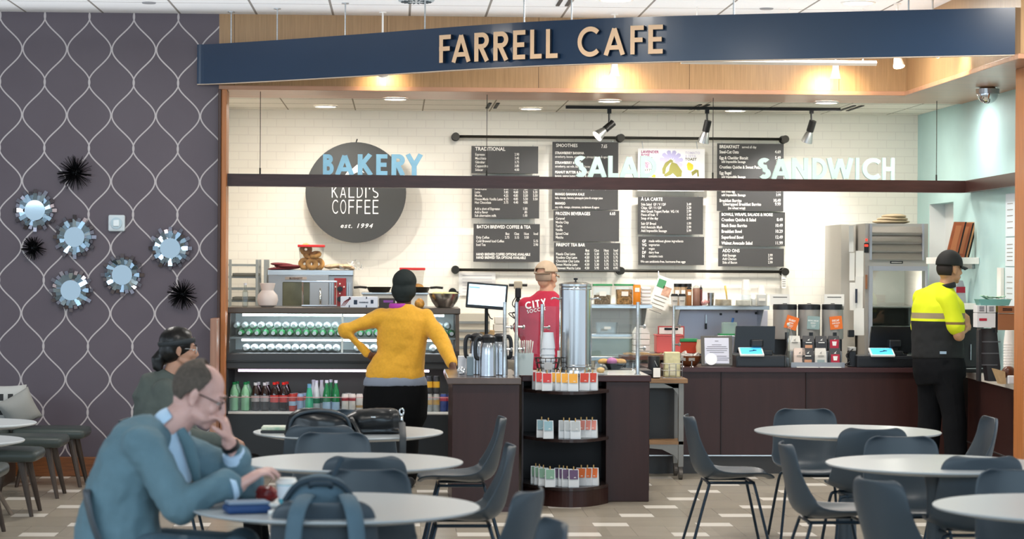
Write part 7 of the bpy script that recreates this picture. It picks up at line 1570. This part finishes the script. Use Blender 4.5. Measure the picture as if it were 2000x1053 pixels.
def hand(bm, wrist, d_, n_, th, curl=(.5, .6, .7, .75), s=1.0, thumb=.5, spread=.12, r=.0085):
    """wrist point, finger direction, palm normal (the way fingers curl), thumb side"""
    d_, n_, th = Vector(d_).normalized(), Vector(n_), Vector(th); n_ = (n_-d_*n_.dot(d_)).normalized(); t = d_.cross(n_); t = t if t.dot(th) > 0 else -t
    w = Vector(wrist)
    tube(bm, [w-d_*.03*s, w+d_*.02*s, w+d_*.06*s, w+d_*.09*s], [(.026*s, .019*s), (.033*s, .018*s), (.041*s, .0165*s), (.038*s, .012*s)], 16, up=t)
    for i, (off, L) in enumerate(((.031, .076), (.0105, .084), (-.0105, .078), (-.031, .060))):
        p = w+d_*(.088-abs(off+.005)*.25)*s+t*off*s; dr = (d_+t*off*spread/.03).normalized(); pts = [p-dr*.02*s, p]; a = 0
        for k, f in enumerate((.46, .3, .24)):
            a += curl[i]*(.6, .9, .7)[k]; dd = dr*cos(a)+n_*sin(a); p = p+dd*L*f*s; pts.append(p)
        tube(bm, pts, [r*1.05*s, r*1.05*s, r*.95*s, r*.88*s, r*.7*s], 10); ell(bm, pts[-1], (r*.7*s,)*3, seg=8)
    b = w+d_*.022*s+t*.026*s; d1 = (d_*.62+t*.72+n_*.25*thumb).normalized(); d2 = (d_*.8+t*.3+n_*.6*thumb).normalized(); d3 = (d_*.8+n_*.8*thumb).normalized()
    pts = [b-d1*.012*s, b+d1*.03*s, b+d1*.03*s+d2*.032*s, b+d1*.03*s+d2*.032*s+d3*.022*s]; tube(bm, pts, [.015*s, .0125*s, .0105*s, .0075*s], 10); ell(bm, pts[-1], (.0075*s,)*3, seg=8)
def limb(bm, pts, radii, n=16):
    tube(bm, pts, radii, n)
    for p, r in zip(pts, radii):
        q = r if not isinstance(r, (tuple, list)) else min(r); ell(bm, p, (q, q, q), seg=12)
def foot(bm, ankle, d_, s=1.0):
    d_ = Vector(d_).normalized(); a = Vector(ankle); z0 = .0
    tube(bm, [Vector((a.x, a.y, z0+.045))-d_*.06*s, Vector((a.x, a.y, z0+.05)), Vector((a.x, a.y, z0+.04))+d_*.1*s, Vector((a.x, a.y, z0+.03))+d_*.19*s], [(.032*s, .035*s), (.04*s, .046*s), (.046*s, .036*s), (.03*s, .022*s)], 14, up=Vector((-d_.y, d_.x, 0)))
def crescent(name, c, M, r, keepf, m_, parent, th=.008, s=1.0, sub=32, it=2):
    """part of an ellipsoid shell: hair or a fitted cap"""
    bm = BM(); vs = bmesh.ops.create_uvsphere(bm, u_segments=sub*2, v_segments=sub, radius=1)['verts']
    for v in bm.verts: v.co = Vector((v.co.x*r[0], v.co.y*r[1], v.co.z*r[2]))
    bmesh.ops.delete(bm, geom=[v for v in bm.verts if not keepf(v.co)], context='VERTS')
    for v in bm.verts: v.co = c+M @ v.co*s
    return keep(obj(name, bm, m_, None, smooth=True, mods=[('SOLIDIFY', dict(thickness=th, offset=0)), ('SMOOTH', dict(factor=.5, iterations=it))]), parent)
skin_d = mat('deep_brown_skin', '#5a3826', .5, sss=.05); skin_l = mat('light_skin', '#d3a286', .5, var=.05, scale=30, sss=.08); skin_m = mat('tan_skin', '#b98a68', .5, var=.05, scale=30, sss=.08); skin_p = mat('pinkish_skin', '#cda298', .48, var=.06, scale=25, sss=.1); skin_w = mat('warm_skin', '#b88a72', .5, sss=.08)

# ---------------------------------------------------------------- customer in the yellow sweater, seen from behind
Y = 17.98; A = lambda px, py, dy=0: at(px, py, Y+dy)
hc = A(790, 561, .03)
pn = thing('person', 'person in mustard yellow sweater and black cap, back to us, hand on hip', 'person', (A(775, 800).x, Y, 0))
M = facing(82, 4)
shL, shR = A(744, 619), A(832, 621); elL, elR = A(674, 646, -.02), A(868, 676, -.05); wrL, wrR = A(722, 694, -.02), A(885, 716, -.3)
elR = A(866, 672, -.12)
hipz = A(770, 790).z
def legs(bm, hL, hR, kL, kR, aL, aR, rt, rk, ra): limb(bm, [hL, kL, aL], [rt, rk, ra]); limb(bm, [hR, kR, aR], [rt, rk, ra])
hL, hR = A(746, 792), A(798, 792); kL, kR = V(hL.x-.0, Y-.01, .49), V(hR.x+.0, Y-.01, .49); aL, aR = V(hL.x-.01, Y, .09), V(hR.x+.01, Y, .09)
bm = BM(); head(bm, hc, M, .98); limb(bm, [A(788, 602), A(790, 575, .02)], [.058, .054])
tube(bm, [A(772, 800), A(772, 770), A(782, 690), A(788, 640), A(790, 612), A(790, 600)], [(.17, .12), (.19, .13), (.15, .1), (.165, .11), (.15, .09), (.06, .06)], 24, up=(1, 0, 0))
limb(bm, [shL, elL, wrL], [.05, .04, .028]); limb(bm, [shR, elR, wrR], [.05, .04, .028]); legs(bm, hL, hR, kL, kR, aL, aR, .09, .06, .04); foot(bm, aL, (0, 1, 0)); foot(bm, aR, (0, 1, 0))
hand(bm, A(722, 694, -.02), (.55, .15, -.35), (.3, .9, .0), (0, .3, 1), (.55, .6, .7, .8), .92)
hand(bm, wrR, (-.1, -.55, -.7), (.3, .1, -1), (-1, 0, 0), (.5, .55, .6, .6), .95)
grow('body', bm, skin_d, pn, .007, 3)
yel_m = mat('mustard_knit', '#d9a02c', .85, var=.06, scale=60, bump=.12, sheen=.2)
bm = BM(); tube(bm, [A(772, 742), A(773, 730), A(778, 712), A(784, 692), A(785, 670), A(787, 645), A(790, 622), A(790, 606), A(790, 594)], [(.232, .15), (.228, .155), (.208, .145), (.188, .13), (.19, .13), (.196, .135), (.192, .125), (.15, .095), (.066, .07)], 28, up=(1, 0, 0))
limb(bm, [A(756, 624), shL, elL+V(.005, 0, 0), A(717, 690, -.02)], [.085, .072, .06, .036]); limb(bm, [A(824, 628), shR, shR.lerp(elR, .5), elR, A(883, 710, -.27)], [.085, .07, .07, .062, .046])
grow('sweater', bm, yel_m, pn, .010, 12, .024, .13)
bm = BM(); tube(bm, [A(772, 754), A(772, 744), A(772, 734)], [(.246, .158), (.244, .158), (.225, .15)], 28, up=(1, 0, 0)); grow('grey_hem', bm, mat('grey_blue_shirt', '#7f8796', .8), pn, .009, 3)
bm = BM(); tube(bm, [A(772, 838), A(772, 815), A(772, 790), A(773, 765), A(774, 745)], [(.2, .13), (.242, .165), (.25, .175), (.248, .165), (.235, .15)], 28, up=(1, 0, 0))
legs(bm, hL+V(-.01, 0, -.02), hR+V(.01, 0, -.02), kL, kR, aL, aR, .118, .085, .06); grow('trousers', bm, mat('black_trousers', '#0b0c0e', .9, spec=.15), pn, .011, 4, .006)
for a, nm in ((aL, 'shoe'), (aR, 'shoe')):
    bm = BM(); foot(bm, a, (0, 1, 0), 1.15); grow(nm, bm, mat('black_shoe', '#17171a', .5), pn, .008, 2)
crescent('collar', A(781, 598), Matrix.Identity(3), (.078, .075, .05), lambda v: -.022 < v.z < .022 and v.x < .045, mat('magenta_collar', '#b23aa6', .7), pn, .012)
cap = mat('dark_teal_black_cap', '#16201f', .8, bump=.1, scale=40)
bm = BM(); P = lambda x, y, z: hc+M @ Vector((x, y, z)); ell(bm, P(0, .012, .042), (.094, .108, .096), M, 24); ell(bm, P(0, .04, -.03), (.098, .075, .085), M, 20); ell(bm, P(0, .045, -.085), (.07, .05, .045), M, 16)
grow('head_cover', bm, cap, pn, .007, 3, .008, .06)

# ---------------------------------------------------------------- worker in the red shirt behind the tea counter
Y = 19.0; A = lambda px, py, dy=0: at(px, py, Y+dy)
s = s_at(Y); hc = A(1068, 541)
pn = thing('person', 'person in a red shirt with white lettering and beige cap behind the urn', 'person', (A(1062, 700).x, Y, 0))
M = facing(52, 0)
shL, shR = A(1029, 598), A(1109, 598); elL, elR = A(1020, 652, .05), A(1118, 650, .1); wrL, wrR = A(1040, 690, .22), A(1100, 690, .25)
hL, hR = V(A(1044, 700).x, Y, .88), V(A(1084, 700).x, Y, .88)
bm = BM(); head(bm, hc, M, .96); limb(bm, [A(1066, 585), A(1068, 560)], [.062, .056])
tube(bm, [V(hc.x, Y, .88), A(1064, 690), A(1066, 640), A(1067, 600), A(1067, 580)], [(.16, .11), (.15, .1), (.17, .11), (.16, .09), (.06, .06)], 24, up=(1, 0, 0))
limb(bm, [shL, elL, wrL], [.052, .043, .03]); limb(bm, [shR, elR, wrR], [.052, .043, .03]); legs(bm, hL, hR, V(hL.x, Y, .48), V(hR.x, Y, .48), V(hL.x, Y, .09), V(hR.x, Y, .09), .085, .06, .04)
hand(bm, wrL, (.6, .7, 0), (.3, -.3, -1), (0, 1, .3)); hand(bm, wrR, (-.5, .8, 0), (0, -.3, -1), (0, 1, .3)); foot(bm, V(hL.x, Y, .09), (0, 1, 0)); foot(bm, V(hR.x, Y, .09), (0, 1, 0))
grow('body', bm, skin_l, pn, .007, 3)
eyes(lambda x, y, z: hc+M @ Vector((x, y, z))*.96, M, pn, .96)
red = mat('crimson_jersey', '#b3243f', .8, var=.05, scale=40)
bm = BM(); tube(bm, [V(A(1064, 700).x, Y, .86), A(1064, 695), A(1065, 660), A(1066, 620), A(1067, 600), A(1067, 586), A(1067, 575), A(1067, 568)], [(.205, .14), (.2, .14), (.2, .135), (.212, .135), (.21, .12), (.165, .1), (.1, .08), (.066, .068)], 28, up=(1, 0, 0))
limb(bm, [A(1046, 600), shL, V(*(shL.lerp(elL, .8)))], [.08, .077, .078]); limb(bm, [A(1092, 600), shR, V(*(shR.lerp(elR, .8)))], [.08, .077, .078])
shirt = grow('shirt', bm, red, pn, .010, 12, .014, .14)
bm = BM()
def tx(word_, px, py, ch, sx, t, u):
    x = 0
    for c_ in word_:
        if c_ == ' ': continue
        g = glyph(c_, t)[0]; o_ = at(px, py, Y-.19)+Vector(u)*x; b2 = letter_bm(c_, o_, u, (-.12, 0, 1), ch/s, t, sx, .002); me = bpy.data.meshes.new('t'); bmesh.ops.subdivide_edges(b2, edges=b2.edges[:], cuts=3); b2.to_mesh(me); b2.free(); bm.from_mesh(me); bpy.data.meshes.remove(me); x += (g+.2)*ch/s*sx
tx('CITY', 1028, 605, 14, 1.0, .2, V(1, 0, .2).normalized()); tx('SOCCER', 1031, 613, 7, .98, .17, V(1, 0, .2).normalized())
bpy.context.view_layer.update(); ev = shirt.evaluated_get(bpy.context.evaluated_depsgraph_get()); mi_ = shirt.matrix_world.inverted()
for v in bm.verts:
    yo = v.co.y-(Y-.19); ok, hit, _, _ = ev.ray_cast(mi_ @ V(v.co.x, Y-.6, v.co.z), V(0, 1, 0))
    if ok: v.co.y = (shirt.matrix_world @ hit).y-.005+max(-.0015, min(.0015, yo))
tx_ = keep(obj('lettering', fixn(bm), wt), shirt)
bm = BM(); legs(bm, hL, hR, V(hL.x, Y, .48), V(hR.x, Y, .48), V(hL.x, Y, .07), V(hR.x, Y, .07), .11, .08, .065); ell(bm, V((hL.x+hR.x)/2, Y, .92), (.19, .14, .12)); grow('trousers', bm, mat('black_trousers', '#0e1013'), pn, .012, 3)
for q in (hL, hR): bm = BM(); foot(bm, V(q.x, Y, .09), (0, 1, 0), 1.15); grow('shoe', bm, mat('black_shoe', '#17171a'), pn, .008, 2)
beige = mat('beige_cap', '#c2a98f', .8, var=.08, scale=30)
P = lambda x, y, z: hc+M @ Vector((x, y, z))
crescent('cap', P(0, .012, .03), M, (.086, .108, .1), lambda v: v.z > .0 and not (v.y > .06 and v.z < .035 and abs(v.x) < .04), beige, pn, .008)
bm = BM(); tube(bm, [P(-.075, .06, .032), P(-.04, .105, .028), P(0, .118, .026), P(.04, .105, .028), P(.075, .06, .032)], .011, 10, flat=.5); keep(obj('cap_strap', bm, mat('dark_beige_strap', '#8a735c', .7), smooth=True), pn)
def brim(parent, P, m_, L=.085, w=.075, z=.03, drop=.015):
    bm = BM(); rows = []
    for k in range(7):
        f = k/6; a_ = []
        for j in range(9):
            u = -1+j/4; a_.append(bm.verts.new(P(u*w*(1-.25*f*f), -.075-(L*f)*(1-.35*u*u)+.03*u*u, z-drop*f-.022*u*u)))
        rows.append(a_)
    for a_, b_ in zip(rows, rows[1:]):
        for j in range(8): bm.faces.new((a_[j], a_[j+1], b_[j+1], b_[j]))
    return keep(obj('cap_brim', fixn(bm), m_, None, smooth=True, mods=[('SOLIDIFY', dict(thickness=.006))]), parent)
brim(pn, P, beige)
crescent('hair', P(0, .012, .01), M, (.079, .1, .09), lambda v: v.y > .02 and -.05 < v.z < .03, mat('short_grey_hair', '#a58d7a', .9), pn, .004)
bm = BM(); tube(bm, [P(.08, .01, .004), P(.076, -.06, .008), P(.06, -.09, .006)], .0022, 6); tube(bm, [P(-.08, .01, .004), P(-.076, -.06, .008), P(-.06, -.09, .006), P(0, -.1, .008), P(.06, -.09, .006)], .0022, 6); keep(obj('eyeglasses', bm, blk), pn)

# ---------------------------------------------------------------- man in the hi-vis shirt at the till
Y = 18.3; A = lambda px, py, dy=0: at(px, py, Y+dy)
s = s_at(Y); hc = A(1856, 525)
pn = thing('person', 'person in a yellow and black hi-vis polo and black cap standing at the right till', 'person', (A(1835, 800).x, Y, 0))
M = facing(22, 3)
shR, shL = A(1850, 584, -.13), A(1804, 582, .14); elR, elL = A(1873, 655, -.18), A(1793, 655, .18); wrR, wrL = A(1890, 638, -.02), A(1850, 645, .28)
hR, hL = A(1848, 716, -.07), A(1822, 716, .09)
kR, kL = V(A(1858, 800).x, Y-.1, .53), V(A(1822, 800).x, Y+.1, .53); aR, aL = V(A(1862, 900).x, Y-.1, .09), V(A(1815, 900).x, Y+.12, .09)
bm = BM(); head(bm, hc, M, .98); limb(bm, [A(1846, 568), A(1852, 540)], [.062, .056])
tube(bm, [A(1833, 715), A(1832, 690), A(1832, 640), A(1836, 595), A(1843, 572), A(1847, 560)], [(.17, .14), (.165, .13), (.18, .14), (.175, .13), (.11, .1), (.06, .06)], 24, up=(.85, -.5, 0))
limb(bm, [shR, elR, wrR], [.055, .047, .031]); limb(bm, [shL, elL, wrL], [.055, .045, .031])
legs(bm, hR, hL, kR, kL, aR, aL, .09, .062, .042); foot(bm, aR, (1, .35, 0)); foot(bm, aL, (1, .35, 0))
hand(bm, wrR, (-.05, .25, .9), (-.6, .7, .0), (-.5, -.5, .3), (.8, .9, 1.0, 1.1), 1.0); hand(bm, wrL, (.6, .1, .3), (.1, -.8, .2), (0, 0, 1), (.7, .8, .9, .9))
grow('body', bm, skin_m, pn, .007, 3)
eyes(lambda x, y, z: hc+M @ Vector((x, y, z))*.98, M, pn, .98, '#241a15')
zb1, zb2, zb3 = A(1830, 622).z, A(1830, 611).z, A(1830, 627).z
m, b, L, M_, mix, X, Y_, Z, noise, bump = nodes_of('hi_vis_polo', .8)
cc = mix(M_('GREATER_THAN', Z, zb3), lin('#0e1114'), lin('#d3dd14')); band = M_('MULTIPLY', M_('GREATER_THAN', Z, zb1), M_('LESS_THAN', Z, zb2)); L(mix(band, cc, lin('#8f8064')), b.inputs['Base Color'])
bm = BM(); tube(bm, [A(1832, 700), A(1832, 688), A(1831, 665), A(1831, 630), A(1834, 600), A(1838, 580), A(1843, 566), A(1847, 557)], [(.208, .165), (.207, .165), (.205, .16), (.212, .165), (.212, .16), (.185, .14), (.11, .1), (.066, .066)], 28, up=(.85, -.5, 0))
grow('polo_shirt', bm, m, pn, .010, 12, .02, .14)
m3, b3, L3, M3, mix3, X3, Y3, Z3, noise3, bump3 = nodes_of('hi_vis_sleeve', .8)
zs1_, zs2_ = A(1860, 633).z, A(1860, 628).z; L3(mix3(M3('MULTIPLY', M3('GREATER_THAN', Z3, zs1_), M3('LESS_THAN', Z3, zs2_)), lin('#d3dd14'), lin('#7a5f36')), b3.inputs['Base Color'])
for sh_, el_ in ((shR, elR), (shL, elL)):
    bm = BM(); q = sh_.lerp(el_, .76); limb(bm, [sh_+V(-.03, .03 if sh_ is shR else -.03, .0), sh_, q], [.07, .078, .074]); grow('sleeve', bm, m3, pn, .010, 7, .012, .12)
crescent('collar', A(1846, 560), Matrix.Rotation(-.2, 3, 'Y'), (.08, .08, .06), lambda v: -.022 < v.z < .028, mat('black_collar', '#16181b', .7), pn, .012)
bm = BM(); tube(bm, [A(1838, 745), A(1834, 722), A(1832, 704), A(1832, 690)], [(.2, .17), (.212, .175), (.205, .165), (.19, .15)], 28, up=(.85, -.5, 0))
legs(bm, hR+V(0, 0, -.02), hL+V(0, 0, -.02), kR, kL, aR+V(0, 0, -.02), aL+V(0, 0, -.02), .125, .095, .085); grow('trousers', bm, mat('charcoal_trousers', '#121316', .9, spec=.15), pn, .011, 4, .014, .14)
for a_ in (aR, aL): bm = BM(); foot(bm, a_, (1, .35, 0), 1.15); grow('shoe', bm, mat('black_shoe', '#17171a'), pn, .008, 2)
P = lambda x, y, z: hc+M @ Vector((x, y, z)); bcap = mat('black_cap', '#151515', .75)
crescent('cap', P(0, .012, .034), M, (.088, .11, .112), lambda v: v.z > -.012, bcap, pn, .008); brim(pn, P, bcap, .09, .075, .036, .02)
crescent('hair', P(0, .014, .0), M, (.079, .101, .085), lambda v: v.y > .012 and -.058 < v.z < .03, mat('dark_hair', '#241c18', .8), pn, .008)
bm = BM(); box(bm, A(1842, 689, -.19), (.05, .012, .02)); keep(obj('belt_tag', bm, mat('pale_blue_tag', '#9fb6cc', .5)), pn)

# ---------------------------------------------------------------- seated woman with the ponytail
Y = 13.7; A = lambda px, py, dy=0: at(px, py, Y+dy)
hc = A(352, 681)
pn = thing('person', 'person with black ponytail, headband and glasses in a dark hoodie, seated', 'person', (A(330, 900).x, Y, 0))
M = facing(8, 6)
sh = A(322, 765, -.14); el = A(352, 850, -.17); wr = A(440, 862, -.1); sh2 = A(326, 765, .15); el2 = A(370, 850, .17); wr2 = A(445, 872, .1)
hz = .52; hx = A(318, 900).x; hR, hL = V(hx, Y-.09, hz), V(hx, Y+.09, hz); kR, kL = V(A(545, 890).x-.16, Y-.09, .53), V(A(545, 890).x-.16, Y+.1, .53)
aR, aL = V(kR.x+.02, kR.y, .09), V(kL.x+.05, kL.y, .09)
bm = BM(); head(bm, hc, M, .95); limb(bm, [A(330, 748), A(342, 715)], [.055, .05]); tube(bm, [V(hx, Y, .5), A(312, 850), A(318, 790), A(324, 758)], [(.12, .15), (.11, .13), (.11, .15), (.06, .08)], 20, up=(1, 0, 0))
limb(bm, [sh, el, wr], [.045, .038, .026]); limb(bm, [sh2, el2, wr2], [.045, .038, .026]); legs(bm, hR, hL, kR, kL, aR, aL, .08, .058, .04); foot(bm, aR, (1, 0, 0), .92); foot(bm, aL, (1, 0, 0), .92)
hand(bm, wr, (.9, .1, -.15), (-.1, .5, -.8), (.0, .8, .5), (.7, .75, .8, .85), .95); hand(bm, wr2, (.9, -.2, -.1), (0, -.3, -1), (0, -.7, .5), (.6, .65, .7, .75), .95)
grow('body', bm, skin_w, pn, .007, 3); eyes(lambda x, y, z: hc+M @ Vector((x, y, z))*.95, M, pn, .95, '#1b1614')
hood = mat('dark_olive_hoodie', '#535a56', .85, var=.08, scale=20)
bm = BM(); tube(bm, [V(hx, Y, .46), A(308, 880), A(310, 830), A(317, 790), A(322, 765), A(328, 750)], [(.17, .2), (.155, .18), (.15, .18), (.155, .2), (.13, .17), (.07, .08)], 24, up=(1, 0, 0))
limb(bm, [sh, el, wr+V(-.03, 0, 0)], [.078, .062, .042]); limb(bm, [sh2, el2, wr2+V(-.03, 0, 0)], [.078, .062, .042]); tube(bm, [A(290, 800), A(283, 775), A(295, 752), A(325, 742)], [(.05, .1), (.075, .13), (.08, .13), (.06, .09)], 18, up=(1, 0, 0))
tube(bm, [A(322, 762), A(330, 742), A(336, 728)], [(.1, .12), (.088, .095), (.07, .075)], 18, up=(1, 0, 0)); grow('hoodie', bm, hood, pn, .010, 12, .02, .12)
bm = BM(); legs(bm, hR, hL, kR, kL, aR, aL, .105, .075, .055); ell(bm, V(hx, Y, .53), (.15, .19, .11)); grow('trousers', bm, mat('black_trousers', '#0e1013'), pn, .011, 3, .006)
for a_ in (aR, aL): bm = BM(); foot(bm, a_, (1, 0, 0), 1.05); grow('shoe', bm, mat('black_shoe', '#17171a'), pn, .008, 2)
P = lambda x, y, z: hc+M @ Vector((x, y, z))*.95; blackh = mat('glossy_black_hair', '#0e0c0c', .36)
bm = BM(); ell(bm, P(0, .022, .036), (.088, .108, .094), M, 24); ell(bm, P(0, .058, -.01), (.078, .066, .085), M, 20)
bmesh.ops.delete(bm, geom=[v for v in bm.verts if (M.inverted() @ (v.co-hc)).y < -.058 + .0], context='VERTS'); bmesh.ops.holes_fill(bm, edges=bm.edges[:])
tube(bm, [P(.0, .1, -.03), P(.01, .125, -.08), P(.0, .12, -.13), P(-.02, .1, -.16)], [.03, .042, .032, .008], 14); tube(bm, [P(.06, .06, -.04), P(.045, .09, -.09), P(.02, .11, -.12)], [.03, .028, .01], 12)
tube(bm, [P(.072, -.04, .04), P(.083, -.02, -.01), P(.08, -.018, -.07)], [.012, .01, .005], 8); grow('hair', bm, blackh, pn, .007, 3, .005, .04)
bm = BM()
pts = [P(.094*cos(a), .02+.112*sin(a), .038-.028*sin(a)) for a in [radians(-62+q*304/30) for q in range(31)]]; tube(bm, pts, .016, 8, flat=.35, up=tuple(M @ Vector((0, 0, 1)))); keep(obj('headband', bm, mat('slate_headband', '#2c3033', .6), smooth=True), pn)
bm = BM()
for sx in (-1, 1): tube(bm, [P(sx*.031+.024*cos(a), -.097, .0+.019*sin(a)) for a in [2*pi*i/18 for i in range(19)]], .0022, 6); tube(bm, [P(sx*.056, -.094, .004), P(sx*.074, -.04, .006), P(sx*.08, .01, .002)], .002, 6)
tube(bm, [P(-.008, -.098, .004), P(.008, -.098, .004)], .002, 6); keep(obj('eyeglasses', bm, mat('pale_frames', '#b9b4b2', .3)), pn)

# ---------------------------------------------------------------- man in the blazer at the nearest table
Y = 9.62; A = lambda px, py, dy=0: at(px, py, Y+dy)
s = s_at(Y); hc = A(392, 771)
pn = thing('person', 'balding person with glasses in grey teal blazer at the nearest table', 'person', (A(280, 1000).x, Y, 0))
M = facing(-4, 24)
mth = hc+M @ V(0, -.095, -.066)*1.06
# camera-side arm reaches over the table, far arm props the chin
shN = A(280, 872, -.17); elN = A(350, 985, -.24); wrN = A(468, 948, -.16); shF = A(318, 868, .17); elF = A(482, 945, .13); wrF = mth+V(.05, .02, -.088)
hz = .53; hx = A(238, 1053).x; hN, hF = V(hx, Y-.1, hz), V(hx, Y+.1, hz); kN, kF = V(A(470, 1053).x, Y-.13, .55), V(A(470, 1053).x, Y+.12, .55)
aN, aF = V(kN.x-.04, kN.y, .09), V(kF.x-.1, kF.y, .09)
bm = BM(); P = head(bm, hc, M, 1.06); limb(bm, [A(330, 842), A(352, 815), A(372, 795)], [.07, .064, .058])
tube(bm, [V(hx, Y, .5), A(240, 985), A(262, 910), A(298, 860), A(325, 838)], [(.13, .15), (.13, .15), (.13, .17), (.11, .17), (.06, .09)], 22, up=(1, 0, 0))
limb(bm, [shN, elN, wrN], [.055, .045, .031]); limb(bm, [shF, elF, wrF], [.055, .045, .031]); legs(bm, hN, hF, kN, kF, aN, aF, .085, .062, .042); foot(bm, aN, (1, 0, 0)); foot(bm, aF, (1, 0, 0))
hand(bm, wrN, (.78, .15, .5), (.5, .2, -.85), (.1, .75, -.5), (.45, .6, .7, .75), 1.12, .5)
hand(bm, wrF, mth+V(.03, 0, .022)-wrF, (-.85, .1, -.45), (0, -.9, .3), (1.0, 1.1, 1.15, 1.2), 1.08, 1.0)
grow('body', bm, skin_p, pn, .006, 3); eyes(P, M, pn, 1.06, '#5b4a40')
blz = mat('grey_teal_blazer', '#5d7985', .8, var=.07, scale=14, bump=.55)
bm = BM(); tube(bm, [V(hx-.02, Y, .47), A(232, 1010), A(240, 965), A(258, 915), A(282, 872), A(306, 846), A(322, 828)], [(.19, .2), (.165, .185), (.155, .185), (.155, .195), (.145, .2), (.105, .165), (.068, .09)], 28, up=(.93, 0, -.36))
limb(bm, [shN, elN, wrN+V(-.05, 0, -.0)], [.088, .082, .068]); limb(bm, [shF, elF, elF.lerp(wrF, .55)], [.088, .08, .066])
grow('blazer', bm, blz, pn, .010, 14, .036, .12)
shirtm = mat('pale_blue_shirt', '#b6cfe6', .7)
bm = BM(); tube(bm, [A(345, 945, 0), A(342, 905, 0), A(334, 870, 0), A(330, 848)], [(.06, .1), (.07, .11), (.07, .11), (.07, .08)], 20, up=(1, 0, 0)); grow('shirt_front', bm, shirtm, pn, .008, 4)
bm = BM(); cdir = (A(358, 812)-A(328, 838)); cM = cdir.to_track_quat('Z', 'Y').to_matrix(); c0 = A(338, 832)
rows = []
for k in range(21):
    a_ = radians(-160+320*k/20); rows.append((V(cos(a_), sin(a_), 0), 1+.25*(abs(k-10)/10)**2))
ra, rb, rc_ = [], [], []
for d_, f_ in rows: ra.append(bm.verts.new(c0+cM @ (d_*.082+V(0, 0, -.03*f_)))); rb.append(bm.verts.new(c0+cM @ (d_*.074+V(0, 0, .035)))); rc_.append(bm.verts.new(c0+cM @ (d_*.086+V(0, 0, .0))))
for k in range(20): bm.faces.new((ra[k], ra[k+1], rc_[k+1], rc_[k])); bm.faces.new((rc_[k], rc_[k+1], rb[k+1], rb[k]))
keep(obj('shirt_collar', fixn(bm), shirtm, None, smooth=True, mods=[('SOLIDIFY', dict(thickness=.006)), ('SUBSURF', dict(levels=1, render_levels=1))]), pn)
bm = BM(); tube(bm, [A(352, 838, -.095), A(368, 868, -.10), A(378, 905, -.10), A(386, 945, -.09)], [(.02, .012), (.028, .014), (.026, .013), (.016, .01)], 12, up=(1, 0, .3)); grow('lapel', bm, mat('dark_lapel', '#54707b', .8), pn, .006, 2)
for e_, w_, f0, f1 in ((elN, wrN, .84, .93), (elF, wrF, .60, .76)): bm = BM(); a_, b_ = e_.lerp(w_, f0), e_.lerp(w_, f1); tube(bm, [a_, b_], [.055, .046], 18); keep(obj('shirt_cuff', bm, shirtm, smooth=True, auto=50), pn)
bm = BM(); a_, b_ = elF.lerp(wrF, .86), elF.lerp(wrF, .94); tube(bm, [a_, b_], [.04, .038], 18); keep(obj('wristwatch', bm, mat('black_watch', '#141619', .4), smooth=True, auto=50), pn)
bm = BM(); legs(bm, hN, hF, kN, kF, aN, aF, .11, .08, .06); ell(bm, V(hx, Y, .53), (.17, .2, .11)); grow('trousers', bm, mat('teal_grey_trousers', '#4d6370', .8), pn, .011, 3, .008)
for a_ in (aN, aF): bm = BM(); foot(bm, a_, (1, 0, 0), 1.15); grow('shoe', bm, mat('black_shoe', '#17171a'), pn, .008, 2)
hairm = mat('grey_brown_hair', '#50463e', .8, var=.3, scale=70, bump=.2)
HL = [(-.106, .05), (-.07, .036), (-.045, .028), (-.032, .012), (-.025, -.012), (.0, -.024), (.03, -.036), (.055, -.038), (.075, -.02), (.09, .01), (.106, .03)]
def hairline(z):
    for (z0, y0), (z1, y1) in zip(HL, HL[1:]):
        if z0 <= z <= z1: return y0+(y1-y0)*(z-z0)/(z1-z0)
    return .03
crescent('hair', P(0, .012, .03), M, (.084, .107, .104), lambda v: v.z > -.098 and v.y > hairline(v.z), hairm, pn, .009, 1.06, 64, 10)
bm = BM()
for sx in (-1, 1): tube(bm, [P(sx*.031+.025*cos(a), -.094, -.002+.017*sin(a)) for a in [2*pi*i/18 for i in range(19)]], .0024, 6); tube(bm, [P(sx*.057, -.09, .004), P(sx*.074, -.04, .008), P(sx*.082, .012, .008)], .0028, 6)
tube(bm, [P(-.008, -.095, .004), P(.008, -.095, .004)], .0022, 6); keep(obj('eyeglasses', bm, mat('dark_frames', '#2b2a2c', .3)), pn)
